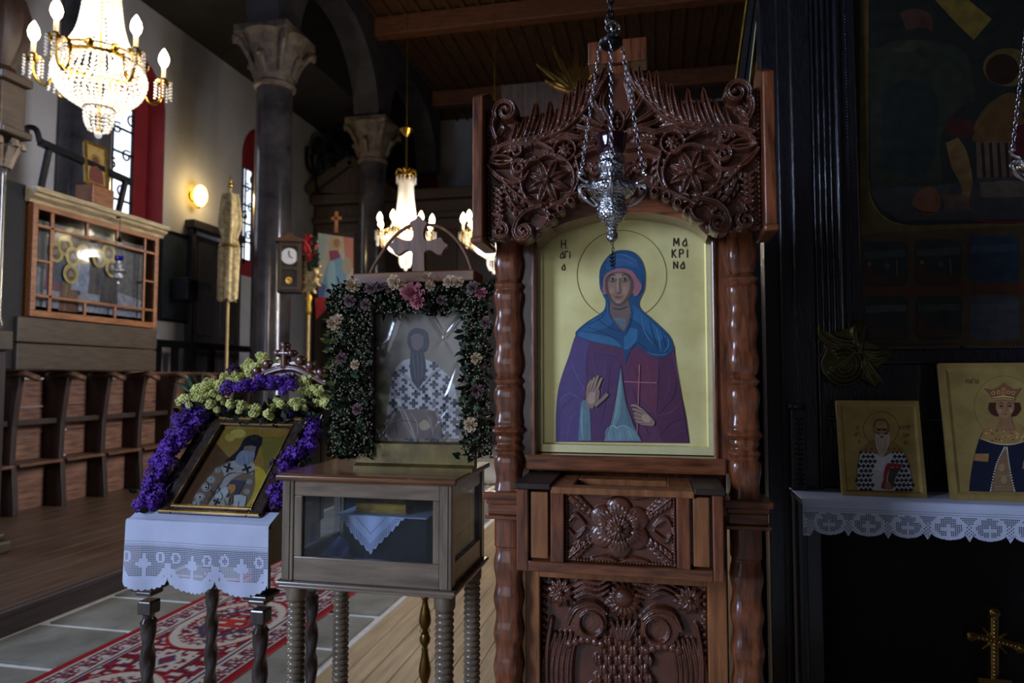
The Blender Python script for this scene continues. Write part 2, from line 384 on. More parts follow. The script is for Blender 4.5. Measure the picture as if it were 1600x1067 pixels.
class HF:
    """carved relief: shapes are stamped on a height grid, then meshed"""
    def __init__(s, x0, x1, z0, z1, res):
        s.xs = np.arange(x0, x1+res, res); s.zs = np.arange(z0, z1+res, res); s.res = res
        s.X, s.Z = np.meshgrid(s.xs, s.zs); s.H = np.full(s.X.shape, -1.0)
    def win(s, x0, x1, z0, z1):
        i0, i1 = np.searchsorted(s.xs, [x0, x1]); j0, j1 = np.searchsorted(s.zs, [z0, z1])
        return slice(max(j0-1, 0), j1+1), slice(max(i0-1, 0), i1+1)
    def base(s, poly, h=0.0):
        m = inpoly(s.X, s.Z, poly); s.H[m] = np.maximum(s.H[m], h); return s
    def stroke(s, pts, w, h, groove=0.0, n=6, flat=0.35):
        P = cr(pts, n); k = len(P)
        ww = np.interp(np.linspace(0, 1, k), np.linspace(0, 1, len(w)), w) if hasattr(w, '__len__') else np.full(k, w)
        hh = np.interp(np.linspace(0, 1, k), np.linspace(0, 1, len(h)), h) if hasattr(h, '__len__') else np.full(k, h)
        mw = float(np.max(ww)); W = s.win(P[:, 0].min()-mw, P[:, 0].max()+mw, P[:, 1].min()-mw, P[:, 1].max()+mw)
        X, Z = s.X[W], s.Z[W]
        if X.size == 0: return s
        Q = np.full(X.shape, 9.0); HL = np.zeros(X.shape)
        for i in range(k-1):
            a, b = P[i], P[i+1]
            d = b-a; L2 = d.dot(d)+1e-12
            t = np.clip(((X-a[0])*d[0]+(Z-a[1])*d[1])/L2, 0, 1)
            dist = np.hypot(X-a[0]-t*d[0], Z-a[1]-t*d[1])
            wl = ww[i]+(ww[i+1]-ww[i])*t; hl = hh[i]+(hh[i+1]-hh[i])*t
            q = dist/np.maximum(wl, 1e-6); better = q < Q
            Q = np.where(better, q, Q); HL = np.where(better, hl, HL)
        m = Q < 1
        pr = HL*(flat+(1-flat)*np.sqrt(np.clip(1-Q*Q, 0, 1)))
        if groove: pr = pr - groove*np.exp(-(Q/0.28)**2)
        s.H[W] = np.where(m, np.maximum(s.H[W], pr), s.H[W])
        return s
    def petal(s, c, ang, r0, r1, w, h, groove=.003):
        dx, dz = cos(ang), sin(ang)
        pts = [(c[0]+dx*(r0+(r1-r0)*t), c[1]+dz*(r0+(r1-r0)*t)) for t in np.linspace(0, 1, 7)]
        return s.stroke(pts, [w*.35, w*.75, w, w*.95, w*.7, w*.4, w*.08], [h*.8, h, h, h, h*.9, h*.75, h*.5], groove, n=2)
    def rosette(s, c, r, n, w, h, a0=0.0, boss=.22):
        for k in range(n): s.petal(c, a0+2*PI*k/n, r*.15, r, w, h)
        return s.disc(c, r*boss, h*1.15)
    def disc(s, c, r, h, flat=.5, op='max'):
        W = s.win(c[0]-r, c[0]+r, c[1]-r, c[1]+r); q = np.hypot(s.X[W]-c[0], s.Z[W]-c[1])/r; m = q < 1
        pr = h*(flat+(1-flat)*np.sqrt(np.clip(1-q*q, 0, 1)))
        s.H[W] = np.where(m, np.maximum(s.H[W], pr) if op == 'max' else pr, s.H[W]); return s
    def spiral(s, c, r, turns, a0, w, h, sgn=1, lead=None):
        T = np.linspace(0, 1, int(14*turns)+6)
        pts = [(c[0]+r*(1-.82*t)*cos(a0+sgn*2*PI*turns*t), c[1]+r*(1-.82*t)*sin(a0+sgn*2*PI*turns*t)) for t in T]
        if lead: pts = [tuple(p) for p in lead]+pts
        s.stroke(pts, [w*.9, w, w, w*.75, w*.6], h, h*.22, n=2)
        return s.disc(pts[-1], w*.95, h*1.05)
    def frond(s, pts, n, L, ang, w, h, sides=(1, -1), curl=.5, stem=True, grow=None):
        P = cr(pts, 8); k = len(P)
        for i in range(n):
            t = (i+.6)/n; j = min(int(t*(k-2)), k-2); p = P[j]; d = P[j+1]-P[j]; a = math.atan2(d[1], d[0])
            l = L*(grow(t) if grow else (1-.45*t))
            for sd in sides:
                a1 = a+sd*ang; a2 = a1-sd*curl
                q = [(p[0], p[1]), (p[0]+cos(a1)*l*.5, p[1]+sin(a1)*l*.5), (p[0]+cos(a1)*l*.5+cos(a2)*l*.5, p[1]+sin(a1)*l*.5+sin(a2)*l*.5)]
                s.stroke(q, [w*.6, w, w*.85, w*.15], [h*.7, h*.95, h*.8, h*.45], h*.2, n=4)
        if stem: s.stroke(pts, [w*.9, w*.8, w*.25], [h*1.08, h, h*.7], 0, n=6)
        return s
    def ring(s, c, r, w, h):
        return s.stroke([(c[0]+r*cos(a), c[1]+r*sin(a)) for a in np.linspace(0, 2*PI, 25)], w, h, 0, n=2)
    def mesh(s, name, f, m, parent, skirt=.012):
        """f(x, z, h) -> world arrays"""
        M = s.H > -0.5
        H = np.where(M, s.H, 0)
        Hs = H.copy(); Hs[1:-1, 1:-1] = np.where(M[1:-1, 1:-1], (H[1:-1, 1:-1]*4+H[:-2, 1:-1]+H[2:, 1:-1]+H[1:-1, :-2]+H[1:-1, 2:])/8, 0)
        H = Hs
        V = np.stack(f(s.X, s.Z, H), -1).reshape(-1, 3)
        nz, nx = M.shape; idx = np.arange(nz*nx).reshape(nz, nx)
        C = M[:-1, :-1] & M[1:, :-1] & M[:-1, 1:] & M[1:, 1:]
        Q = np.stack([idx[:-1, :-1][C], idx[:-1, 1:][C], idx[1:, 1:][C], idx[1:, :-1][C]], -1)
        # skirt to the back along the outline
        VB = np.stack(f(s.X, s.Z, np.full_like(H, -skirt)), -1).reshape(-1, 3); off = len(V)
        Cp = np.pad(C, 1); sk = []
        a = C & ~Cp[:-2, 1:-1]; sk.append(np.stack([idx[:-1, :-1][a], idx[:-1, 1:][a]], -1))
        a = C & ~Cp[2:, 1:-1]; sk.append(np.stack([idx[1:, 1:][a], idx[1:, :-1][a]], -1))
        a = C & ~Cp[1:-1, :-2]; sk.append(np.stack([idx[1:, :-1][a], idx[:-1, :-1][a]], -1))
        a = C & ~Cp[1:-1, 2:]; sk.append(np.stack([idx[:-1, 1:][a], idx[1:, 1:][a]], -1))
        E = np.concatenate(sk); SQ = np.stack([E[:, 1], E[:, 0], E[:, 0]+off, E[:, 1]+off], -1)
        Vall = np.concatenate([V, VB]); Qa = np.concatenate([Q, SQ])
        used = np.zeros(len(Vall), bool); used[Qa.ravel()] = True
        re = np.cumsum(used)-1
        return npmesh(name, Vall[used], re[Qa], m, parent, smooth=True)

class Paint:
    """flat painted shapes in picture order, laid on a panel; mapf(px, py, off) -> world point"""
    def __init__(s, mapf, step=.00006, scale=1.0): s.map = mapf; s.v = []; s.t = []; s.c = []; s.k = 0; s.step = step; s.sc = scale
    def _put(s, pts, tris, col):
        o = len(s.v); s.k += 1; off = s.k*s.step
        s.v += [s.map(p[0], p[1], off) for p in pts]; s.t += [(a+o, b+o, c+o) for a, b, c in tris]
        c = tuple(v*s.sc for v in lin(col)); s.c += [c]*len(pts)
    def poly(s, pts, col, n=0):
        P = np.array(pts, float)
        if n:
            k = len(P); out = []
            for i in range(k):      # keep sharp corners sharp when the outline is rounded
                a, b, c = P[i-1], P[i], P[(i+1) % k]; u, v = b-a, c-b
                t = abs(math.atan2(u[0]*v[1]-u[1]*v[0], u[0]*v[0]+u[1]*v[1]))
                out += [b-u*.12, b, b+v*.12] if t > 1.1 else [b]
            P = cr(out, n, True)
        tr = tessellate_polygon([[Vector((p[0], p[1], 0)) for p in P]])
        s._put(P, tr, col); return s
    def ell(s, cx, cy, rx, ry, col, rot=0, n=28, a0=0, a1=2*PI):
        pts = []
        for i in range(n):
            a = a0+(a1-a0)*i/n; x, y = rx*cos(a), ry*sin(a)
            pts.append((cx+x*cos(rot)-y*sin(rot), cy+x*sin(rot)+y*cos(rot)))
        return s.poly(pts, col)
    def stroke(s, pts, w, col, n=5, taper=True):
        P = cr(pts, n) if len(pts) > 2 and n else np.array(pts, float)
        k = len(P); d = np.gradient(P, axis=0); d /= np.linalg.norm(d, axis=1)[:, None]+1e-9
        nn = np.stack([-d[:, 1], d[:, 0]], -1); t = np.linspace(0, 1, k)
        wt = (np.sin(PI*np.clip(t, .04, .96))**.5 if taper else np.ones(k))*w/2
        A = P+nn*wt[:, None]; B = P-nn*wt[:, None]
        tr = []
        for i in range(k-1): tr += [(i, i+1, k+i+1), (i, k+i+1, k+i)]
        s._put(np.concatenate([A, B]), tr, col); return s
    def ring(s, cx, cy, r, w, col, ry=None):
        ry = ry or r; n = 48
        pts = [(cx+r*cos(2*PI*i/n), cy+ry*sin(2*PI*i/n)) for i in range(n+1)]
        return s.stroke(pts, w, col, n=0, taper=False)
    def cross(s, cx, cy, r, w, col, rot=0):
        a = [(-w, -r), (w, -r), (w, -w), (r, -w), (r, w), (w, w), (w, r), (-w, r), (-w, w), (-r, w), (-r, -w), (-w, -w)]
        return s.poly([(cx+x*cos(rot)-y*sin(rot), cy+x*sin(rot)+y*cos(rot)) for x, y in a], col)
    def text(s, txt, cx, cy, h, w, col, gap=1.25, sx=1.0):
        """letters drawn with brush strokes, h tall, stroke width w, centred on cx"""
        adv = [GL_W.get(ch, .7)*h*sx*gap for ch in txt]; x = cx-sum(adv)/2
        for ch, ad in zip(txt, adv):
            for st in GLYPH.get(ch, []):
                s.stroke([(x+px*h*sx*.8, cy-h/2+py*h) for px, py in st], w, col, n=4, taper=False)
            x += ad
        return s
    def build(s, name, m, parent):
        return npmesh(name, np.array([tuple(v) for v in s.v]), np.array(s.t), m, parent, cols=np.array(s.c))
GLYPH = {
 'H': [[(0, 0), (0, 1)], [(.6, 0), (.6, 1)], [(0, .5), (.6, .48)]],
 'A': [[(.55, .25), (.25, .35), (.02, .75), (.25, 1), (.55, .8)], [(.42, 0), (.58, .5), (.62, 1)]],
 'G': [[(0, 0), (0, 1)], [(0, .03), (.5, .0)], [(.5, 0), (.5, .14)]],
 'I': [[(.1, 0), (.1, 1)]],
 'M': [[(0, 1), (.05, 0)], [(.05, 0), (.4, .75)], [(.4, .75), (.72, 0)], [(.72, 0), (.78, 1)]],
 'K': [[(0, 0), (0, 1)], [(.55, 0), (.05, .5)], [(.1, .45), (.6, 1)]],
 'P': [[(0, 0), (0, 1)], [(0, .04), (.4, 0), (.55, .24), (.4, .5), (.02, .52)]],
 'N': [[(0, 0), (0, 1)], [(0, .1), (.55, .85)], [(.6, 0), (.6, 1)]],
 'O': [[(.3, 0), (.0, .5), (.3, 1), (.6, .5), (.3, 0)]],
 'Y': [[(0, 0), (.3, .45)], [(.6, 0), (.3, .45)], [(.3, .45), (.3, 1)]],
 'Q': [[(0, 1), (0, 0)], [(0, .02), (.6, .02)], [(.6, 0), (.6, 1)]],
 'C': [[(.55, .12), (.25, 0), (0, .5), (.25, 1), (.55, .88)]],
 '.': [[(.0, 0), (.12, .06)]],
}
GL_W = {'I': .32, 'M': .85, '.': .2, 'G': .6}
# ================================================================== THE SETTING
WX = -8.5                                   # side wall face
def struct(o): o['kind'] = 'structure'; return o
fl = MB(); fl.box(-8.6, 6.2, -7.0, 21, -.12, -.012)
floor = struct(fl.build('floor', 'mortar'))
# stone pavers with pale joints
k = 0
for i in range(-2, 26):
    y0 = 3.14+.56*i
    if y0 > 9.5 or y0 < 1.2: continue
    for j in range(3):
        x0 = -3.84+.70*j+(0.02 if i % 2 else 0); x1 = min(x0+.70, -1.77)
        m = MB(); g = .022+.01*random.random(); z = random.uniform(-.003, .003)
        m.box(x0+g, x1-g, y0+g, y0+.56-g, -.02, z); m.build('paver', 'stone', floor, bev=.008)
# wide pale floorboards
k = 0; x = -1.74
while x < 1.6:
    w = .125+.02*random.random(); m = MB(); m.box(x, x+w-.003, 1.0+.0*k, 9.0, -.02, .0015*random.random())
    m.build('plank', 'plank_floor', floor, bev=.002); x += w; k += 1
m = MB(); m.box(-8.5, -3.86, 1.0, 20.5, -.02, .118)
plat = struct(m.build('floor_platform', 'platform_edge'))
x = -3.9
while x > -6.9:
    m = MB(); m.box(x-.215, x, 1.0, 20.4, .118, .15+.001*random.random()); m.build('plank', 'platform_wood', plat, bev=.003); x -= .218
m = MB(); m.box(-3.898, -3.84, 1.0, 20.4, .105, .152); m.build('nosing', 'platform_edge', plat, bev=.01)

# ---- side wall with two red arched recesses
recs = [(8.8, 10.4), (12.7, 14.3)]
ZS, ZB, ZT = 6.25, 3.7, 8.3
wall = MB()
ys = [-7.0] + [v for r in recs for v in r] + [21.0]
for a, b in zip(ys[0::2], ys[1::2]): wall.box(WX-.6, WX, a, b, 0, ZT)
for a, b in recs:
    wall.box(WX-.6, WX, a, b, 0, ZB)
    c = (a+b)/2; r = (b-a)/2
    poly = [(a, ZT), (a, ZS)] + [(c-r*cos(t), ZS+r*sin(t)) for t in np.linspace(0, PI, 17)[1:-1]] + [(b, ZS), (b, ZT)]
    wall.prism(poly, WX-.6, WX, 'x')
wall_left = struct(wall.build('wall_left', 'plaster'))
for n, (a, b) in enumerate(recs):
    ga, gb = (9.05, 10.08) if n == 0 else (12.95, 13.68)
    gz0, gz1 = 4.15, 6.2
    w = thing('window_%d' % (n+1), None, None, (WX-.36, (a+b)/2, ZB)); struct(w)
    m = MB(); c = (a+b)/2; r = (b-a)/2
    m.box(WX-.42, WX-.35, a, ga, ZB, ZS); m.box(WX-.42, WX-.35, gb, b, ZB, ZS); m.box(WX-.42, WX-.35, ga, gb, ZB, gz0); m.box(WX-.42, WX-.35, ga, gb, gz1, ZS)
    m.prism([(c-r*cos(t), ZS+r*sin(t)) for t in np.linspace(0, PI, 17)], WX-.42, WX-.35, 'x')
    # painted lining of the recess
    lin_ = [(a+.004, ZB), (a+.004, ZS)] + [(c-(r-.004)*cos(t), ZS+(r-.004)*sin(t)) for t in np.linspace(0, PI, 17)] + [(b-.004, ZS), (b-.004, ZB)]
    for (p, q) in zip(lin_[:-1], lin_[1:]): m.add([(WX-.35, *p), (WX, *p), (WX, *q), (WX-.35, *q)], [(0, 1, 2, 3)])
    m.build('red_recess', 'red_paint', w, world=True)
    pw = (gb-ga)/2; ph = (gz1-gz0)/5
    for i in range(2):
        for j in range(5):
            g = MB(); g.box(WX-.41, WX-.40, ga+i*pw+.01, ga+(i+1)*pw-.01, gz0+j*ph+.01, gz0+(j+1)*ph-.01); g.build('pane', 'window_sky', w, world=True)
    g = MB()
    for i in range(3): g.box(WX-.40, WX-.36, ga+i*pw-.02, ga+i*pw+.02, gz0, gz1)
    for j in range(6): g.box(WX-.40, WX-.36, ga, gb, gz0+j*ph-.015, gz0+j*ph+.015)
    g.build('window_frame', 'iron', w, world=True)
    # wrought iron scrolls in front of the panes
    g = MB()
    for q in range(9):
        cy = ga+.12+(gb-ga-.2)*((q*.37) % 1); cz = gz0+.12+.21*q; rr = .11
        pts = [(WX-.31, cy+rr*(1-.7*t)*cos(1+7*t), cz+rr*(1-.7*t)*sin(1+7*t)) for t in np.linspace(0, 1, 16)]
        g.tube(pts, .016, 5)
    g.tube([(WX-.31, (ga+gb)/2, gz0-.1), (WX-.31, (ga+gb)/2, gz1)], .02, 5)
    g.build('scroll_grille', 'iron', w, world=True)
# ---- ceilings, arcade, end wall, far wall
m = MB(); m.box(-9.1, 6.5, -7.2, -7.0, 0, 9.9); struct(m.build('wall_back', 'plaster'))
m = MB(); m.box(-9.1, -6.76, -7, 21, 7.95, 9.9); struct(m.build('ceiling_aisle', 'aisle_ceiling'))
m = MB(); m.box(-6.7, 6.4, -7.1, 21, 9.75, 9.9); ceil = struct(m.build('ceiling', 'ceiling_wood'))
for i in range(36):
    x = -6.1+.34*i; m = MB(); m.box(x-.04, x+.04, 1, 20.5, 9.69, 9.75); m.build('batten', 'ceiling_wood', ceil)
for i in range(4):
    m = MB(); y = 6.0+4.1*i; m.box(-6.15, 6.2, y-.14, y+.14, 9.26, 9.69); m.build('cross_beam', 'beam_wood', ceil, bev=.02)
colY = [2.7, 6.62, 10.5, 14.7, 18.9]
arc = MB()
for a, b in zip(colY[:-1], colY[1:]):
    c = (a+b)/2; r = (b-a)/2-.34
    poly = [(a, 9.75), (a, 7.5), (a+.34, 7.5)] + [(c-r*cos(t), 7.5+min(r, 1.9)*sin(t)) for t in np.linspace(0, PI, 21)] + [(b-.34, 7.5), (b, 7.5), (b, 9.75)]
    arc.prism(poly, -6.75, -6.15, 'x')
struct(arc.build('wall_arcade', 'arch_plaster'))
m = MB(); m.box(-9, 6.4, 20.5, 20.9, 0, 9.9); we = struct(m.build('wall_end', 'plaster'))
m = MB(); c0 = atY(632, 262, 20.45)
m.prism([(c0.x+1.15*cos(t), 7.55+1.15*sin(t)) for t in np.linspace(0, PI, 17)], 20.40, 20.5, 'y'); m.build('red_tympanum', 'red_paint', we)
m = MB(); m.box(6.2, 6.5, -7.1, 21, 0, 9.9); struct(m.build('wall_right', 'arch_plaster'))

# ---- columns
def column(Y, X, label, base_z=.15):
    t = thing('marble_column', label, 'column', (X, Y, base_z), group='columns of the arcade')
    m = MB(); m.lathe([(.40, 0), (.40, .2), (.36, .26), (.325, .34), (.32, 3), (.30, 6.38)], 32); m.build('shaft', 'marble', t, smooth=True)
    m = MB(); m.lathe([(.31, 6.36), (.35, 6.39), (.355, 6.43), (.32, 6.47)], 32)
    # bell with corner leaves under a square slab
    prof = [(.315, 6.47), (.33, 6.6), (.36, 6.8), (.42, 7.0), (.50, 7.15), (.56, 7.22)]
    m.lathe(prof, 40, tw=lambda a, z: 1+.10*abs(cos(2*a))*((z-6.47)/.75)**.7+.05*cos(8*a)*max(0, (7.1-z)))
    cp = m.build('capital', 'capital_stone', t, smooth=True)
    m = MB()
    for q in range(4):
        a = PI/4+q*PI/2
        pts = [(.33*cos(a), .33*sin(a), 6.6), (.42*cos(a), .42*sin(a), 6.85), (.58*cos(a), .58*sin(a), 7.08), (.67*cos(a), .67*sin(a), 7.13), (.66*cos(a), .66*sin(a), 7.04)]
        m.tube(cr(pts, 4), [.05]*8+[.06]*5+[.04]*4, 6)
        a += PI/4
        pts = [(.33*cos(a), .33*sin(a), 6.55), (.40*cos(a), .40*sin(a), 6.75), (.46*cos(a), .46*sin(a), 6.86), (.48*cos(a), .48*sin(a), 6.80)]
        m.tube(cr(pts, 4), .06, 6)
    m.build('acanthus_leaves', 'capital_stone', cp, smooth=True)
    m = MB(); m.box(-.5, .5, -.5, .5, 7.2, 7.36); m.build('abacus', 'capital_stone', t, bev=.03)
    return t
column(7.42, -7.27, 'dark marble column rising behind the glazed icon case')
column(10.5, -6.42, 'dark polished marble column beside the wall clock')
column(14.7, -6.42, 'distant marble column behind the far crystal chandelier')

# ---- left furniture: stalls, parapet, glazed icon case
SX = -6.35
ordn = ['first', 'second', 'third', 'fourth', 'fifth', 'sixth', 'seventh', 'eighth', 'ninth']
def stall(Y, label, first):
    t = thing('choir_stall', label, 'stall', (SX, Y, .15), group='row of choir stalls')
    w = .58
    # partition board with curved front edge (facing down the nave)
    pr = [(-.3, 0), (.0, 0), (.0, .08), (-.04, .5), (-.06, .52), (-.05, .9), (.0, 1.3), (.02, 1.40), (-.3, 1.40)]
    m = MB(); m.prism([(x, z) for x, z in pr], -.03, .03, 'y'); m.build('partition', 'stall_dark', t, bev=.006)
    m = MB(); m.tube(cr([(-.28, 0, 1.42), (-.15, .0, 1.43), (.02, .0, 1.44), (.10, .04, 1.41), (.10, .10, 1.39)], 5), .035, 8); m.build('armrest', 'stall_wood', t, smooth=True)
    for z0, z1 in ((.52, .80), (.81, 1.08), (1.09, 1.38)):
        m = MB(); m.box(-.32, -.29, .03, w-.03, z0, z1); m.build('back_plank', 'stall_plank', t, bev=.004)
    m = MB(); m.box(-.29, -.0, .03, w-.03, .48, .515); m.build('seat', 'stall_wood', t, bev=.01)
    m = MB(); m.box(-.16, -.10, .03, w-.03, .90, .96); m.build('misericord_rail', 'stall_dark', t, bev=.008)
    m = MB(); m.box(-.27, -.24, .03, w-.03, 0, .47); m.build('lower_board', 'stall_plank', t, bev=.004)
    return t
for i in range(9):
    stall(5.22+.58*i, 'dark wooden choir stall along the side aisle, %s from the carved throne' % ordn[i], i == 0)
m = MB(); m.box(-6.74, -6.66, 5.4, 13.5, 1.55, 1.63)
tag(m.build('stall_cap_rail', 'stall_wood', bev=.012), 'long wooden cap rail running over the choir stalls', 'rail')

Yc0, Yc1 = atX(45, 400, -6.3).y, atX(243, 430, -6.3).y
pp = thing('parapet_panel', 'brown boarded parapet below the glazed icon case', 'parapet', (-6.3, Yc0, 1.62))
for a, b in ((1.63, 1.90), (1.91, 2.17)):
    m = MB(); m.box(-6.62, -6.27, Yc0-.12, Yc1+.02, a, b); m.build('board', 'parapet_wood', pp, world=True, bev=.012)

ic = thing('glazed_icon_case', 'large wooden glazed case with haloed saints painted inside', 'icon case', (-6.3, (Yc0+Yc1)/2, 2.18))
cx = -6.3; ya, yb = Yc0, Yc1; za, zb = 2.18, 3.36
yi0, yi1 = ya+.26, yb-.24; zi0, zi1 = za+.24, zb-.24
m = MB(); m.box(cx-.32, cx-.30, ya, yb, za, zb); m.build('back_board', 'stall_dark', ic, world=True)
m = MB()
m.box(cx-.3, cx-.002, ya, ya+.03, za, zb); m.box(cx-.3, cx-.002, yb-.03, yb, za, zb); m.box(cx-.3, cx-.002, ya+.03, yb-.03, za, za+.03); m.box(cx-.3, cx-.002, ya+.03, yb-.03, zb-.03, zb)
m.build('body', 'case_wood', ic, world=True)
m = MB()
m.box(cx, cx+.04, ya, ya+.06, za, zb); m.box(cx, cx+.04, yb-.06, yb, za, zb); m.box(cx, cx+.04, ya+.06, yb-.06, za, za+.07); m.box(cx, cx+.04, ya+.06, yb-.06, zb-.06, zb)
m.build('frame', 'case_wood', ic, world=True, bev=.006)
thirds = [yi0+(yi1-yi0)*q/3 for q in range(4)]
def mun(y0, y1, z0, z1):
    g = MB(); g.box(cx+.002, cx+.03, y0, y1, z0, z1); g.build('glazing_bar', 'case_wood', ic, world=True, bev=.004)
mun(yi0-.04, yi0, za+.07, zb-.06); mun(yi1, yi1+.03, za+.07, zb-.06); mun(ya+.06, yb-.06, zi0-.03, zi0); mun(ya+.06, yb-.06, zi1, zi1+.03)
for q in (1, 2): mun(thirds[q]-.015, thirds[q]+.015, za+.07, zi0-.03); mun(thirds[q]-.015, thirds[q]+.015, zi1+.03, zb-.06)
zm = (zi0+zi1)/2
mun(ya+.06, yi0-.04, zm-.012, zm+.012); mun(yi1+.03, yb-.06, zm-.012, zm+.012)
def pane(y0, y1, z0, z1):
    g = MB(); g.box(cx+.012, cx+.016, y0, y1, z0, z1); g.build('pane', 'pane', ic, world=True)
pane(yi0, yi1, zi0, zi1)
for q in range(3): pane(thirds[q]+.015, thirds[q+1]-.015, za+.07, zi0-.03); pane(thirds[q]+.015, thirds[q+1]-.015, zi1+.03, zb-.06)
for (y0, y1) in ((ya+.06, yi0-.04), (yi1+.03, yb-.06)):
    for (z0, z1) in ((za+.07, zi0-.03), (zi0, zm-.012), (zm+.012, zi1), (zi1+.03, zb-.06)): pane(y0, y1, z0, z1)
m = MB(); prof = [(0, 0), (.03, 0), (.04, .03), (.09, .06), (.10, .09), (.13, .10), (.13, .15), (.0, .15), (-.3, .15), (-.3, 0)]
m.sweep(prof, (cx, ya-.05, zb), (cx, yb+.08, zb), (1, 0, 0)); m.build('cornice', 'cornice_wood', ic, world=True)
pt = Paint(lambda a, b, o: Vector((cx-.07+o, a, b)), step=.0006)
pt.poly([(yi0-.15, zi0-.12), (yi1+.1, zi0-.12), (yi1+.1, zi1+.1), (yi0-.15, zi1+.1)], (104, 92, 84))
pt.poly([(yi0-.15, zi0-.12), (yi1+.1, zi0-.12), (yi1+.1, zi0+.10), ((yi0+yi1)/2, zi0+.22), (yi0-.15, zi0+.3)], (150, 140, 140), n=0)
saints = [(86, 394), (100, 384), (112, 401), (108, 428), (127, 397), (152, 404), (166, 395), (171, 419)]
Lc = yi1-yi0; Hc = zi1-zi0
robes = [(120, 60, 70), (60, 66, 76), (52, 60, 56), (120, 80, 54), (150, 150, 156), (86, 66, 60), (64, 60, 84), (70, 56, 50)]
for (u, v), rc in zip(saints, robes):
    y, z = (lambda p: (p.y, p.z))(atX(u, v, cx-.07))
    pt.poly([(y-.13, z-.42), (y-.10, z-.12), (y-.03, z-.06), (y+.04, z-.06), (y+.11, z-.12), (y+.13, z-.42)], rc)
    pt.stroke([(y-.05, z-.40), (y-.03, z-.1)], .03, tuple(min(255, int(q*1.35)) for q in rc), n=0)
for (u, v), rc in zip(saints, robes):
    y, z = (lambda p: (p.y, p.z))(atX(u, v, cx-.07))
    pt.ell(y, z, .10, .11, (206, 168, 70)); pt.ell(y, z, .078, .088, (176, 140, 60)); pt.ell(y, z-.005, .055, .07, (70, 46, 34)); pt.ell(y, z-.015, .036, .05, (150, 112, 82))
    pt.stroke([(y-.025, z), (y+.025, z)], .008, (60, 40, 32), n=0); pt.ell(y, z-.05, .03, .025, (84, 62, 50))
pt.build('painted_saints', 'paint_old', ic)

# things resting on the case
ti = atX(152, 255, -6.45)
io = thing('small_gilt_icon', 'small gilt icon leaning on a wooden box above the icon case', 'icon', (ti.x, ti.y, 3.80))
m = MB(); m.box(-.03, .0, -.16, .16, .02, .50); m.build('board', 'gold_dull', io, bev=.006)
m = MB(); m.box(0, .012, -.17, -.13, .0, .52); m.box(0, .012, .13, .17, 0, .52); m.box(0, .012, -.13, .13, 0, .04); m.box(0, .012, -.13, .13, .48, .52); m.build('frame', 'gold_frame', io, bev=.003)
p2 = Paint(lambda a, b, o: io.location + Vector((.001+o, a, b)), step=.0006)
p2.ell(0, .32, .07, .08, (150, 110, 50)); p2.ell(0, .31, .045, .06, (96, 66, 46)); p2.poly([(-.11, .05), (-.09, .2), (0, .26), (.09, .2), (.11, .05)], (110, 60, 50), n=3)
p2.build('painted_bust', 'paint_old', io)
io.rotation_euler = (0, rad(-4), 0)
m = MB(); m.box(-.12, .12, -.16, .16, 0, .27); tag(m.build('wooden_box', 'case_wood', bev=.01, loc=(-6.45, ti.y-.02, 3.515)), 'plain orange-brown wooden box on top of the icon case', 'box')
a, b = atX(62, 222, -6.5), atX(205, 285, -6.5)
m = MB(); m.bar(a, b, .07, .07); m.tube(cr([a, a+Vector((0, -.05, .12)), a+Vector((0, -.16, .10)), a+Vector((0, -.15, -.02))], 5), .03, 6)
m.bar((-6.62, a.y+.12, 3.5), a+Vector((0, .12, -.02)), .05, .05); m.bar((-6.62, b.y-.1, 3.5), b+Vector((0, -.1, -.02)), .05, .05)
tag(m.build('iron_bracket_arm', 'iron', world=True, loc=(a.x, a.y, 3.51)), 'black iron bracket slanting over the icon case', 'bracket')

# carved throne post at the left edge
TX, TY = -5.22, 4.52
th = thing('carved_throne', 'dark carved wooden throne post with square carved block and slim column', 'throne', (TX, TY, .15))
D0 = 5.5; s = D0/FPX
m = MB(); m.box(-.42, .06, -.14, .06, .10, 1.62); m.build('pedestal', 'stall_dark', th, bev=.01)
m = MB(); m.box(-.30, .0, -.145, -.14, .3, 1.4); m.build('inset_panel', 'stall_wood', th, bev=.004)
m = MB(); m.box(-.45, .14, -.2, .1, 0, .10); m.box(-.43, .10, -.17, .08, .10, .16); m.build('moulded_base', 'parapet_wood', th, bev=.02)
m = MB(); m.box(-.5, .10, -.16, .08, 1.62, 1.78); m.build('sill', 'parapet_wood', th, bev=.012)
m = MB(); m.lathe([(.075, 1.78), (.075, 1.84), (.055, 1.9), (.05, 3.05), (.055, 3.1), (.085, 3.16)], 24, (-.02, 0, 0)); m.build('slim_column', 'marble', th, smooth=True)
m = MB()
for q in range(8):
    a = q*PI/4; m.tube(cr([(-.02+.06*cos(a), .06*sin(a), 3.12), (-.02+.10*cos(a), .10*sin(a), 3.25), (-.02+.14*cos(a), .14*sin(a), 3.33), (-.02+.15*cos(a), .15*sin(a), 3.28)], 4), .03, 6)
m.build('leaf_capital', 'capital_stone', th, smooth=True)
m = MB(); m.box(-.5, .17, -.15, .12, 3.36, 3.42); m.box(-.5, .11, -.12, .10, 3.42, 3.80); m.box(-.5, .16, -.15, .12, 3.80, 3.87); m.build('carved_block', 'parapet_wood', th, bev=.012)
hf = HF(-.24, .10, 3.45, 3.77, .006)
hf.base([(-.24, 3.45), (.1, 3.45), (.1, 3.77), (-.24, 3.77)], 0).rosette((-.07, 3.61), .13, 8, .035, .03).ring((-.07, 3.61), .15, .012, .02)
hf.mesh('block_carving', lambda X, Z, H: (X+TX, TY-.12-H, Z+.15), 'stall_dark', th)
